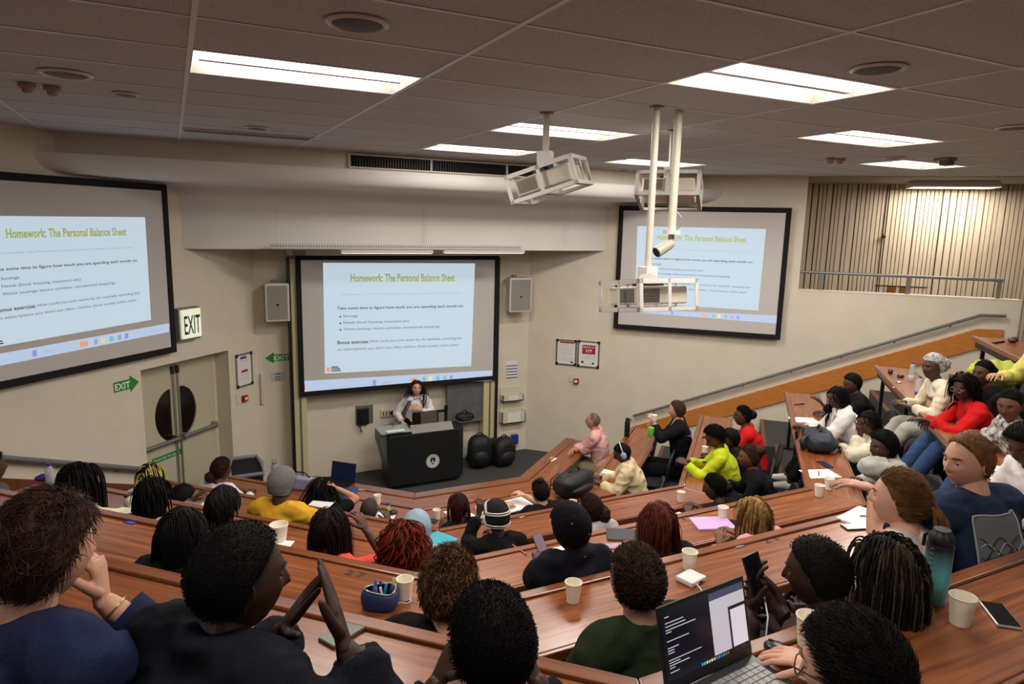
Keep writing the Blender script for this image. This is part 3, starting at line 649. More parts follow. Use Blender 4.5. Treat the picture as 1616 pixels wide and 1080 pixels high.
for k_ in(.25,.55,.8): z=q[3]-(q[3]-q[2])*k_; FW.box(mb,q[0]+.06,q[1]-.06,z,z+.012,.006,.007)
mb.build('lines',ink_m,t,world=True)
# arrows
def arrow(W,a0,a1,zc,hh,dirn,label,d=.004):
    t=thing('exit_arrow_sign',label,'exit sign',W.P((a0+a1)/2,zc,0)); L=a1-a0; hd=L*.36
    if dirn<0: pl=[(a0,zc),(a0+hd,zc+hh),(a0+hd,zc+hh*.58),(a1,zc+hh*.58),(a1,zc-hh*.58),(a0+hd,zc-hh*.58),(a0+hd,zc-hh)]; tx=(a0+hd+.0*L,a1-.03*L)
    else: pl=[(a1,zc),(a1-hd,zc+hh),(a1-hd,zc+hh*.58),(a0,zc+hh*.58),(a0,zc-hh*.58),(a1-hd,zc-hh*.58),(a1-hd,zc-hh)]; tx=(a0+.04*L,a1-hd-.0*L)
    mb=MB(); n=len(pl); mb.add([W.P(a,z,dd) for dd in (.0005,d) for a,z in pl],[tuple(range(n)),tuple(range(2*n-1,n-1,-1))]+[(i,(i+1)%n,n+(i+1)%n,n+i) for i in range(n)]); mb.build('arrow_plate',green_m,t,world=True)
    mb=MB(); put_text(mb,'EXIT',(tx[0],tx[1],zc-hh*.38,zc+hh*.38),lambda x,y:W.P(x,y,d+.001),.03); mb.build('lettering',M_('sign_white',srgb(225,240,220),.6),t,world=True)
A=FW.at(418,566,0); B=FW.at(457,566,0); arrow(FW,A[0],B[0],A[1],.085,-1,'green exit arrow pointing left beside the central screen')
A=LW.at(179,610,0); B=LW.at(219,605,0); arrow(LW,A[0],B[0],(A[1]+B[1])/2,.10,1,'green exit arrow pointing right at the double door')
# illuminated exit box
A=LW.at(281,513,.2); B=LW.at(316,505,.2); t=thing('exit_light_box','illuminated exit sign box above the double door','exit sign',LW.P((A[0]+B[0])/2,-1.5,.1))
zc=-1.31; e=.205; a_,b_=LW.at(287,510,.12)[0],LW.at(317,505,.12)[0]
mb=MB(); LW.box(mb,a_-.02,b_+.02,zc-e,zc+e,0,.09); mb.build('housing',grey_m,t,world=True,bev=.008)
mb=MB(); LW.box(mb,a_,b_,zc-e+.03,zc+e-.02,.09,.125); mb.build('lit_panel',M_('exit_glow',srgb(225,228,200),.5,emit=srgb(228,232,205),estr=.55),t,world=True,bev=.008)
mb=MB(); put_text(mb,'EXIT',(a_+.03,b_-.02,zc-.12,zc+.12),lambda x,y:LW.P(x,y,.127),.012); mb.build('lettering',M_('exit_dark_green',srgb(10,60,40),.6),t,world=True)
# framed posters
def poster(W,u0,v0,u1,v1,label,kind,d=.02):
    A=W.at(u0,v0,d); B=W.at(u1,v1,d); z0,z1=sorted((A[1],B[1])); a0,a1=A[0],B[0]
    t=thing('wall_poster_frame',label,'poster',W.P((a0+a1)/2,z0,0))
    mb=MB(); b=.025
    for q in((a0,a0+b,z0,z1),(a1-b,a1,z0,z1),(a0,a1,z0,z0+b),(a0,a1,z1-b,z1)): W.box(mb,*q,0.001,d)
    mb.build('frame',alu_m,t,world=True,bev=.003)
    mb=MB()
    for a in(a0,a1):
        for z in(z0,z1): c=(a+(.02 if a==a0 else -.02),z+(.02 if z==z0 else -.02)); W.box(mb,c[0]-.024,c[0]+.024,c[1]-.024,c[1]+.024,d-.004,d+.004)
    mb.build('frame_corner',dgrey_m,t,world=True,bev=.004)
    mb=MB(); W.box(mb,a0+b,a1-b,z0+b,z1-b,.001,d*.5); s=mb.build('sheet',paper_m,t,world=True)
    w=a1-a0-2*b; h=z1-z0-2*b
    def R(x0,x1,y0,y1,m,nme): 
        mb=MB(); W.box(mb,a0+b+w*x0,a0+b+w*x1,z0+b+h*y0,z0+b+h*y1,d*.5,d*.5+.001); mb.build(nme,m,t,world=True)
    P=lambda x,y:W.P(a0+b+w*x,z0+b+h*y,d*.5+.002)
    crim=M_('poster_red',srgb(170,30,48),.6)
    if kind=='info':
        R(.25,.7,.87,.95,M_('poster_blue',srgb(40,70,150),.6),'blue_banner'); R(.3,.75,.42,.50,crim,'red_banner')
        mb=MB(); 
        for y,x0,x1 in((.80,.2,.8),(.36,.25,.8),(.31,.25,.75),(.2,.2,.8)): put_text(mb,'please report to the office desk',(x0,x1,y,y+.03),P)
        mb.build('print',M_('print_grey',srgb(110,110,116),.7),t,world=True)
    if kind=='rules':
        R(.12,.92,.9,.97,crim,'red_banner'); mb=MB()
        for y in (.82,.75,.66,.62,.56,.47,.42,.35,.26,.2,.14): put_text(mb,'in case of emergency leave by the nearest door',(.1,.9 if y not in(.35,.62) else .6,y,y+.024),P)
        mb.build('print',M_('print_grey',srgb(110,110,116),.7),t,world=True)
        R(.75,.88,.04,.11,dgrey_m,'emblem')
    if kind=='number':
        R(.17,.85,.50,.88,crim,'red_block'); mb=MB(); put_text(mb,'117',(.36,.68,.58,.70),P,.04); put_text(mb,'EMERGENCY CALL',(.22,.8,.76,.83),P,.01); mb.build('white_print',M_('sign_white2',srgb(240,235,235),.6),t,world=True)
        mb=MB()
        for y in(.42,.36,.30): put_text(mb,'call this number for help',(.2,.82,y,y+.03),P)
        mb.build('print',M_('print_grey',srgb(110,110,116),.7),t,world=True); R(.15,.25,.1,.2,dgrey_m,'emblem'); R(.7,.8,.08,.16,dgrey_m,'emblem')
    return t
poster(LW,372,561,400,606,'portrait poster in a silver frame right of the double door','info')
poster(RW,878,535,909,578,'left framed notice of the pair on the right wall, red heading','rules')
poster(RW,912,537,945,582,'right framed notice of the pair on the right wall, red number block','number')
def callpt(W,u,v,label,s=.045):
    A=W.at(u,v,.04); t=thing('fire_call_point',label,'fire alarm',W.P(A[0],A[1],0),0,'red fire call points')
    mb=MB(); W.box(mb,A[0]-s,A[0]+s,A[1]-s,A[1]+s,0,.05); mb.build('housing',red_m,t,world=True,bev=.008)
    mb=MB(); W.box(mb,A[0]-s*.6,A[0]+s*.6,A[1]-s*.45,A[1]+s*.45,.05,.053); mb.build('window',paper_m,t,world=True)
    return A
A=callpt(LW,388,629,'red fire call point below the poster by the double door'); mb=MB(); 
t,_q=plate('switch_plate','white light switch left of the call point by the door','switch',373,622,381,637,.012,cream_m,W=LW)
callpt(RW,909,602,'red fire call point below the pair of notices')
plate('switch_plate','white blank switch plate above the right call point','switch',897,590,906,604,.01,cream_m,W=RW)
t,q=plate('conduit_box','thin vertical cream cable trunking on the front wall at left','conduit',411,590,418,638,.04,cream_m)
t,q=plate('power_outlet','white wall outlet with blue plug by the backpacks','socket',803,682,818,704,.02,cream_m)
mb=MB(); FW.box(mb,q[0]+.03,q[1]-.03,q[2]+.06,q[3]-.05,.02,.08); mb.build('blue_plug',blue_m,t,world=True,bev=.01)
# door number plate line: wall panel joint right of the right screen
# ================= PROJECTORS ON POLES =================
def cage(pos,rot,pole,ptop,label,lens_dir=1):
    t=thing('projector_cage',label,'projector',(pole[0],pole[1],CEIL),0)
    y_,p_,r_=rot; M=(Matrix.Rotation(y_,3,'Z')@Matrix.Rotation(p_,3,'X')@Matrix.Rotation(r_,3,'Y')); c=Vector(pos)
    w,d,h=.52,.42,.21; b=.028; th=.004
    mb=MB()
    def fb(cx,cy,cz,sx,sy,sz,mi=0,mb_=None): (mb_ or mb).box(c+M@Vector((cx,cy,cz)),(sx,sy,sz),M,mi)
    for s in(-1,1):
        for z in(-1,1): fb(0,s*d/2,z*(h/2-b/2),w,th,b); fb(s*w/2,0,z*(h/2-b/2),th,d,b)
        for x in(-w/2+b/2,0,w/2-b/2): fb(x,s*d/2,0,b,th,h)
        for y in(-d/2+b/2,d/2-b/2): fb(s*w/2,y,0,th,b,h)
        fb(s*w/2,0,0,th,b*.7,h)
        for z in (-1,1):
            for x in(-w/2+b/2,0,w/2-b/2): fb(x,0,z*h/2,b,d,th)
            fb(0,s*(d/2-b/2),z*h/2,w,b,th)
    mb.build('cage_frame',white_m,t,world=True)
    mb=MB(); fb(0,0,.0,.42,.32,.12,mb_=mb); pb=mb.build('projector_body',M_('projector_cream',srgb(206,196,180),.45),t,world=True,bev=.012)
    mb=MB()
    for k in range(9): fb(-.12,-.162,-.04+k*.01,.15,.006,.004,mb_=mb); fb(-.212,-.02,-.04+k*.01,.006,.16,.004,mb_=mb); fb(-.12,.162,-.04+k*.01,.15,.006,.004,mb_=mb)
    stuff(mb.build('vent_slots',dgrey_m,t,world=True))
    mb=MB(); L=M.to_4x4().to_3x3()
    mb.lathe([(.045,0),(.045,.03),(.035,.03),(.03,.015),(.001,.015)],c+M@Vector((.10,.16,.0)),n=20,M=M@Matrix.Rotation(-PI/2,3,'X')); mb.build('lens',black_m,t,world=True,auto=40)
    mb=MB(); fb(0,0,.085,.16,.14,.04,mb_=mb); mb.build('mount_plate',black_m,t,world=True)
    top=c+M@Vector((0,0,h/2)); 
    mb=MB(); mb.box((pole[0],pole[1],ptop-.045),(.10,.10,.10),Matrix.Rotation(y_,3,'Z')); mb.build('pole_box',white_m,t,world=True,bev=.003)
    mb=MB(); mb.tube([(pole[0],pole[1],ptop-.09),top],[(.04,.04),(.07,.05)],8); mb.build('neck',white_m,t,world=True)
    mb=MB(); mb.tube([(pole[0],pole[1],CEIL),(pole[0],pole[1],ptop)],.024,16); mb.build('pole',M_('pole_cream',srgb(206,198,182),.4),t,world=True,auto=40)
    mb=MB(); mb.lathe([(.05,0),(.05,-.01),(.001,-.01)],(pole[0],pole[1],CEIL),n=20); mb.build('ceiling_flange',grey_m,t,world=True)
    return t
cage((2.519,4.489,.328),(-.827,.031,-.308),(2.48,4.49),.53,'tilted white projector cage on the short leftmost pole')
cage((2.90,3.74,-.455),(.082,-.12,.018),(2.97,3.85),-.27,'low white projector cage on the long pole before the right screen')
cage((3.79,4.679,.313),(-.786,-.283,-.006),(3.77,4.65),.50,'white projector cage half hidden behind the two long poles')
t=thing('ceiling_camera','white bullet camera hanging from a long pole','camera',(3.2,3.9,CEIL))
mb=MB(); mb.tube([(3.2,3.9,CEIL),(3.2,3.9,-.02)],.028,16); mb.build('pole',M_('pole_cream',srgb(206,198,182),.4),t,world=True,auto=40)
mb=MB(); mb.lathe([(.001,0),(.062,0),(.062,-.03),(.001,-.03)],(3.2,3.9,-.01),n=24); mb.build('base_disc',white_m,t,world=True,auto=40)
A=Vector((3.2,3.9,-.09)); mb=MB(); mb.tube([(3.2,3.9,-.04),(3.2,3.9,-.075)],.022,12); mb.tube([(3.2,3.9,-.075),(3.185,3.88,-.11)],.02,10); mb.build('swivel',M_('olive_joint',srgb(150,146,120),.5),t,world=True,auto=40)
e0=A+Vector((-.02,-.01,-.02)); dv=(CR*-.80-CU*.50-CF*.30).normalized(); mb=MB(); mb.tube([e0-dv*.02,e0,e0+dv*.11,e0+dv*.125],[.03,.036,.04,.04],16); mb.build('camera_body',M_('camera_grey',srgb(170,166,150),.4),t,world=True,auto=40)
mb=MB(); mb.tube([e0+dv*.12,e0+dv*.13],[.034,.034],16); mb.build('lens_ring',black_m,t,world=True)
mb=MB(); mb.tube([(3.22,3.88,.12),(3.245,3.86,.08),(3.24,3.86,.02),(3.225,3.88,-.01)],.005,6); mb.build('cable',grey_m,t,world=True)
# ================= LECTERN =================
FZ=FLOOR
def fz(u,v): return atz(u,v,FZ)
L0,L1=fz(614,775),fz(739,759); yl=9.36
lt=atpl(614,690,(0,1,0),yl).z
t=thing('lectern','large black lectern with round white university crest','lectern',((L0.x+L1.x)/2,yl+.35,FZ))
x0,x1=L0.x,L1.x-.02
mb=MB(); mb.prism([(x0,yl),(x1-.12,yl),(x1,yl+.12),(x1,yl+.42),(x0,yl+.42)],FZ+.06,lt); mb.build('cabinet',M_('black_laminate',srgb(20,22,24),.5),t,world=True,bev=.008)
mb=MB(); mb.prism([(x0+.05,yl+.05),(x1-.15,yl+.05),(x1-.05,yl+.15),(x1-.05,yl+.38),(x0+.05,yl+.38)],FZ,FZ+.06); mb.build('plinth',black_m,t,world=True)
a=atpl(648,683,(0,1,0),yl+.1); b=atpl(713,671,(0,1,0),yl+.1)
mb=MB(); mb.add([(a.x,yl+.02,lt-.0),(b.x,yl+.02,lt),(b.x,yl+.13,lt+.10),(a.x,yl+.13,lt+.10),(a.x,yl+.13,lt),(b.x,yl+.13,lt)],[(0,1,2,3),(3,2,5,4),(0,3,4),(1,5,2),(0,4,5,1)]); mb.build('sloped_steel_top',steel_m,t,world=True)
def lpl(name,u0,v0,u1,v1,y,th,m,par=t):
    A=atpl(u0,v0,(0,1,0),y); B=atpl(u1,v1,(0,1,0),y); mb=MB(); mb.bx(A.x,B.x,y,y+th,B.z,A.z); return mb.build(name,m,par,world=True,bev=.004)
lpl('monitor_back',651,652,706,684,yl+.30,.03,black_m); lpl('monitor_bezel_panel',664,652,690,682,yl+.28,.015,M_('brown_plastic',srgb(96,84,74),.4)); lpl('monitor_side_panel',692,652,701,682,yl+.28,.015,M_('grey_plastic',srgb(130,124,116),.4))
lpl('microphone_stub',702,640,707,648,yl+.28,.03,black_m)
sc=atpl(683,728,(0,1,0),yl); 
mb=MB(); Mx=Matrix.Rotation(PI/2,3,'X'); mb.lathe([(.001,0),(.108,0),(.108,.004),(.001,.004)],(sc.x,yl,sc.z),n=40,M=Mx); cr=mb.build('crest_disc',M_('crest_white',srgb(214,208,204),.5),t,world=True)
mb=MB(); mb.lathe([(.094,.0045),(.098,.0045),(.098,.0052),(.094,.0052)],(sc.x,yl,sc.z),n=40,M=Mx,cap=False)
sh=[(-.04,.055),(.04,.055),(.04,-.0),(.025,-.035),(0,-.055),(-.025,-.035),(-.04,0)]
mb.add([(sc.x+x,yl-.0055,sc.z+z) for x,z in sh],[tuple(range(7))[::-1]]); mb.build('crest_shield',M_('crest_navy',srgb(24,24,48),.5),t,world=True)
mb=MB(); mb.add([(sc.x+x,yl-.0065,sc.z+z) for x,z in ((-.018,-.015),(0,.03),(.018,-.015))],[(0,1,2)]); mb.bx(sc.x-.03,sc.x+.03,yl-.0065,yl-.006,sc.z-.03,sc.z-.018); mb.build('crest_charge',white_m,t,world=True)
mb=MB(); put_text(mb,'UNIVERSITY',(sc.x-.05,sc.x+.05,sc.z+.068,sc.z+.082),lambda x,y:Vector((x,yl-.0055,y))); mb.build('crest_lettering',ink_m,t,world=True)
# side extension with document camera
t2=thing('lectern_side_unit','grey side shelf unit with glass topped projector left of the lectern','side unit',(x0-.06,yl+.3,FZ))
A=atpl(600,684,(0,1,0),yl+.1); mb=MB(); mb.add([(A.x,yl+.1,lt+.02),(x0+.3,yl+.1,lt+.02),(x0+.3,yl+.4,lt+.02),(A.x,yl+.4,lt+.02),(x0,yl+.1,lt-.5),(x0+.3,yl+.1,lt-.5),(x0+.3,yl+.4,lt-.5),(x0,yl+.4,lt-.5),(A.x,yl+.1,lt-.12),(A.x,yl+.4,lt-.12)],[(0,1,2,3),(0,8,4,5,1),(3,2,6,7,9),(0,3,9,8),(8,9,7,4),(4,7,6,5),(1,5,6,2)]); mb.build('bracket_body',M_('side_grey',srgb(92,100,96),.5),t2,world=True)
mb=MB(); mb.bx(A.x,x0+.36,yl+.05,yl+.4,lt+.02,lt+.05); mb.build('glass_top',M_('pale_green_glass',srgb(160,180,172),.1,spec=.8),t2,world=True,bev=.004)
mb=MB(); mb.bx(x0-.02,x0+.26,yl+.02,yl+.12,lt+.05,lt+.065); mb.build('paper_edge',paper_m,t2,world=True)
mb=MB(); mb.tube([(A.x+.25,yl+.3,lt+.05),(A.x+.27,yl+.3,lt+.12),(A.x+.33,yl+.25,lt+.09)],.008,6); mb.build('stand_arm',grey_m,t2,world=True)
# ================= SEATS =================
seat_proto=None
def chair(x,y,zf,ang,label):
    """ang = facing direction in degrees"""
    global seat_proto
    if seat_proto is None:
        t=thing('lecture_seat',label,'chair',(0,0,0),0,'black shell seats fixed behind the desks')
        # local: facing +x
        def back(u,v):
            a=(u-.5)*1.5; w=.235*(1-.35*max(0,(v-.6)/.4)**2); return (-.20-.05*v+.07*(1-math.cos(a))*1.3-.0, math.sin(a)*w/ math.sin(.75)*1.0,.52+.36*v*(1-.10*abs(u-.5)**2*4))
        mb=MB(); mb.grid(back,12,8); o=mb.build('backrest',M_('seat_shell',srgb(34,35,38),.5),t,smooth=True); s=o.modifiers.new('s','SOLIDIFY'); s.thickness=.018; s.offset=0
        mb=MB(); mb.tube([back(i/16,1-.45*abs(2*i/16-1)**2.5) for i in range(17)],.010,6); mb.build('rim',dgrey_m,t,smooth=True)
        mb=MB(); mb.ball((0,0,.44),(.22,.22,.035),nu=20,nv=8); mb.build('seat',M_('seat_fabric',srgb(30,31,34),.9,bump=.2,bscale=300),t,smooth=True)
        mb=MB(); mb.tube([(-.02,0,.42),(-.02,0,.02)],.03,10); mb.lathe([(.11,0),(.11,.012),(.03,.03)],(-.02,0,0),n=16); mb.build('pedestal',black_m,t,smooth=False)
        mb=MB(); mb.tube([(-.2,0,.6),(-.19,0,.46),(-.05,0,.41)],.02,8); mb.build('back_stem',black_m,t)
        t.location=(x,y,zf); t.rotation_euler=(0,0,math.radians(ang)); seat_proto=t; return t
    t=seat_proto.copy(); COL.objects.link(t); t.location=(x,y,zf); t.rotation_euler=(0,0,math.radians(ang)); t['label']=label
    for ch in seat_proto.children: c=ch.copy(); COL.objects.link(c); c.parent=t
    return t
# ================= PEOPLE =================
def hexc(r,g,b): return srgb(r,g,b)
SK={'d1':srgb(58,36,28),'d2':srgb(82,52,40),'d3':srgb(108,70,52),'m1':srgb(150,104,80),'l1':srgb(200,150,125),'l2':srgb(214,162,138),'l3':srgb(190,130,105)}
def skin(k): return M_('skin_'+k,SK[k],.5,noise_amt=.06,scale=14,spec=.35)
def lipm(k):
    c=SK[k]; return M_('lips_'+k,(min(1,c[0]*1.02),c[1]*.62,c[2]*.62),.45)
def cloth(name,col,**k): return M_(name,col,.88,noise_amt=k.pop('na',.10),scale=k.pop('sc',18),bump=.25,bscale=120,spec=.2,**k)
def hairm(name,col,rough=.62): return M_(name,col,rough,noise_amt=.35,scale=30,bump=.3,bscale=160,spec=.12)
HW,HD,HH=.078,.099,.120
def head_pt(th,ph,t=0,feat=1):
    """th polar from crown, ph around: 0 = face (+Y). returns point in head space"""
    dx=math.sin(th)*math.sin(ph); dy=math.sin(th)*math.cos(ph); dz=math.cos(th)
    x,y,z=dx*(HW+t),dy*(HD+t),dz*(HH+t)
    if z<0:
        q=-z/(HH+t); x*=1-.30*q*q
        if y>0: y*=1-.06*q
        else: y*=1-.50*q**1.3
    else:
        if y<0: y*=1+.05*math.sin(min(1,z/HH)*PI)
    if y>0 and feat:
        ax=abs(x); G=lambda a,s: math.exp(-(a/s)**2)
        y*=1-.06*(1-abs(dz))*max(0,1-(ax/HW))**.5 if False else 1
        y-=.012*G(ax-.031,.015)*G(z-.006,.012)
        y+=.004*G(z-.027,.009)*(1 if ax<.05 else 0)*G(ax-.025,.03)
        nb=0
        if -.040<z<.014: nb=(.014-z)/.046; nb=min(1,nb) if z>-.032 else max(0,(z+.040)/.008)
        y+=.026*nb*G(x,.0085+.006*max(0,nb))
        y+=.007*G(x,.022)*G(z+.056,.006)+.007*G(x,.020)*G(z+.069,.006)-.003*G(x,.022)*G(z+.0625,.003)
        y+=.009*G(x,.022)*G(z+.098,.014)
        y+=.004*G(ax-.045,.018)*G(z+.02,.02)
    return Vector((x,y,z))
def head_build(mb,M,hi,skin_i=0,lip_i=1):
    nu,nv=(60,46) if hi else (36,26)
    vs=[];fs=[];ms=[]
    for i in range(nv+1):
        s=i/nv; th=PI*s
        for j in range(nu):
            u=j/nu*2*PI; ph=u-.45*math.sin(u)  # denser at the face
            vs.append(M@head_pt(th,ph))
    for i in range(nv):
        for j in range(nu):
            fs.append((i*nu+j,(i+1)*nu+j,(i+1)*nu+(j+1)%nu,i*nu+(j+1)%nu))
            th=PI*(i+.5)/nv; u=(j+.5)/nu*2*PI; p=head_pt(th,u-.45*math.sin(u))
            ms.append(lip_i if (p.y>0 and abs(p.x)<.024 and -.074<p.z<-.052 and abs(p.z+.063)<.012*(1-(abs(p.x)/.026)**2)) else skin_i)
    k=len(mb.v); mb.v+=[tuple(v) for v in vs]; mb.f+=[tuple(a+k for a in f) for f in fs]; mb.m+=ms
    for s in(-1,1):
        mb.ball((0,0,0),(.0145,.0142,.0140),M@Matrix.Translation((s*.031,.0738,.006))@Matrix.Rotation(-.25,4,'X'),nu=14,nv=10,fn=lambda v,d:(v if d.z>.12 else (v*.8 if d.z>-.62 else v*1.0)),mi=skin_i)
        R=Matrix.Rotation(s*-.35,4,'Z')@Matrix.Rotation(-.15,4,'X')
        def ear(v,d,s=s):
            v=Vector(v); 
            if d.x*s>0 and (d.y**2+d.z**2)<.55: v.x-=s*.007
            if v.z<0: v.y*=.75
            return v
        mb.ball((0,0,0),(.009,.020,.033),M@Matrix.Translation((s*.079,-.008,-.004))@R,nu=12,nv=10,fn=ear,mi=skin_i)
def limb(mb,pts,rad,n=12,up=None,flat=1): 
    # rounded ends
    pts=[Vector(p) for p in pts]; r0=rad[0] if not hasattr(rad[0],'__len__') else rad[0][0]; r1=rad[-1] if not hasattr(rad[-1],'__len__') else rad[-1][0]
    def sc(r,k): return (r[0]*k,r[1]*k) if hasattr(r,'__len__') else r*k
    d0=(pts[0]-pts[1]).normalized(); d1=(pts[-1]-pts[-2]).normalized()
    P=[pts[0]+d0*r0*.85,pts[0]+d0*r0*.5]+pts+[pts[-1]+d1*r1*.5,pts[-1]+d1*r1*.85]; R=[sc(rad[0],.35),sc(rad[0],.8)]+list(rad)+[sc(rad[-1],.8),sc(rad[-1],.35)]
    mb.tube(P,R,n,up=up,flat=flat)
def bez(pts,n=4):
    """catmull-rom resample of (point, radius) list"""
    P=[Vector(p) for p,_ in pts]; Rr=[r for _,r in pts]; out=[];ro=[]
    for i in range(len(P)-1):
        a=P[max(i-1,0)];b=P[i];c=P[i+1];d=P[min(i+2,len(P)-1)]
        for k in range(n):
            t=k/n; out.append(.5*((2*b)+(c-a)*t+(2*a-5*b+4*c-d)*t*t+(3*b-a-3*c+d)*t**3))
            ra,rb=Rr[i],Rr[i+1]
            ro.append(tuple(x+(y-x)*t for x,y in zip(ra,rb)) if hasattr(ra,'__len__') else ra+(rb-ra)*t)
    out.append(P[-1]); ro.append(Rr[-1]); return out,ro
def hand(mb,W,f,nrm,side,curl=.5,s=1.0,spread=.10,thumb=.6,n=7):
    """W wrist, f forward dir, nrm = back of hand normal, side=+1 thumb toward f x nrm"""
    f=f.normalized(); nrm=(nrm-f*nrm.dot(f)).normalized(); sd=f.cross(nrm)*side
    mb.tube([W-f*.015*s,W+f*.012*s,W+f*.04*s,W+f*.075*s,W+f*.093*s],[(.023*s,.017*s),(.028*s,.017*s),(.037*s,.015*s),(.041*s,.013*s),(.036*s,.008*s)],12,up=nrm)
    Ls=[(.042,.026,.021),(.046,.030,.023),(.043,.028,.022),(.034,.021,.019)]
    for i in range(4):
        o=(1.5-i)*.0205*s; base=W+f*(.078 if i in(1,2) else .072)*s+sd*o; d=(f+sd*(1.5-i)*spread).normalized(); ax=d.cross(nrm).normalized()
        p=base; pts=[p-d*.012*s,p]; a=curl*.55
        for L in Ls[i]:
            dd=(d*math.cos(a)-nrm*math.sin(a)); p=p+dd*L*s; pts.append(p); a+=curl*.75
        mb.tube(pts,[.0095*s,.0098*s,.0088*s,.0080*s,.0062*s],n,up=nrm)
        mb.ball(pts[-1],.0064*s,nu=n,nv=5)
    b=W+f*.022*s+sd*.024*s; d=(f*.62+sd*thumb-nrm*.25*(.4+curl)).normalized(); d2=(d*.85+f*.35-nrm*.35*curl-sd*.2*curl).normalized()
    p1=b+d*.040*s; p2=p1+d2*.032*s; p3=p2+d2*.022*s
    mb.tube([b-d*.01*s,b,p1,p2,p3],[.012*s,.0145*s,.0115*s,.0105*s,.0075*s],n); mb.ball(p3,.0076*s,nu=n,nv=5)
def ik(S,H,l1,l2,hint):
    d=H-S; L=d.length; mx=(l1+l2)*.985
    if L>mx:
        if L>mx+.06: print('REACH short by %.2f'%(L-mx))
        H=S+d*(mx/L); d=H-S; L=mx
    L=max(L,abs(l1-l2)+.03); u=d.normalized(); a=(l1*l1-l2*l2+L*L)/(2*L); h=math.sqrt(max(0,l1*l1-a*a))
    v=hint-u*hint.dot(u); v.normalize(); return S+u*a+v*h,H
PEOPLE=[]
class Pj: pass
def vdir(deg): return Vector((math.cos(math.radians(deg)),math.sin(math.radians(deg)),0))
PRES=Vector((3.16,9.75,-2.5))
def person(label,head,row,face,look=None,pitch=0,roll=0,skin_k='d2',hair=None,top=None,sleeve='long',leg=None,male=0,arms=None,hi=0,sc=1.0,zf=None,hood=0,collar=0,stand=0,legs='sit',extras=(),lean=None,group=None,headgear=None,seat=True,shoe=None,hipoff=None,tilt=0,shoulder=None,chairlab=None):
    P=Pj(); P.__dict__.update(locals()); PEOPLE.append(P); return P
TMP=[]
def tmp_remesh(mb,vox,it=5,sm=.6):
    o=mb.build('tmp',black_m); r=o.modifiers.new('r','REMESH'); r.mode='VOXEL'; r.voxel_size=vox
    s=o.modifiers.new('s','SMOOTH'); s.factor=sm; s.iterations=it; TMP.append(o); return o
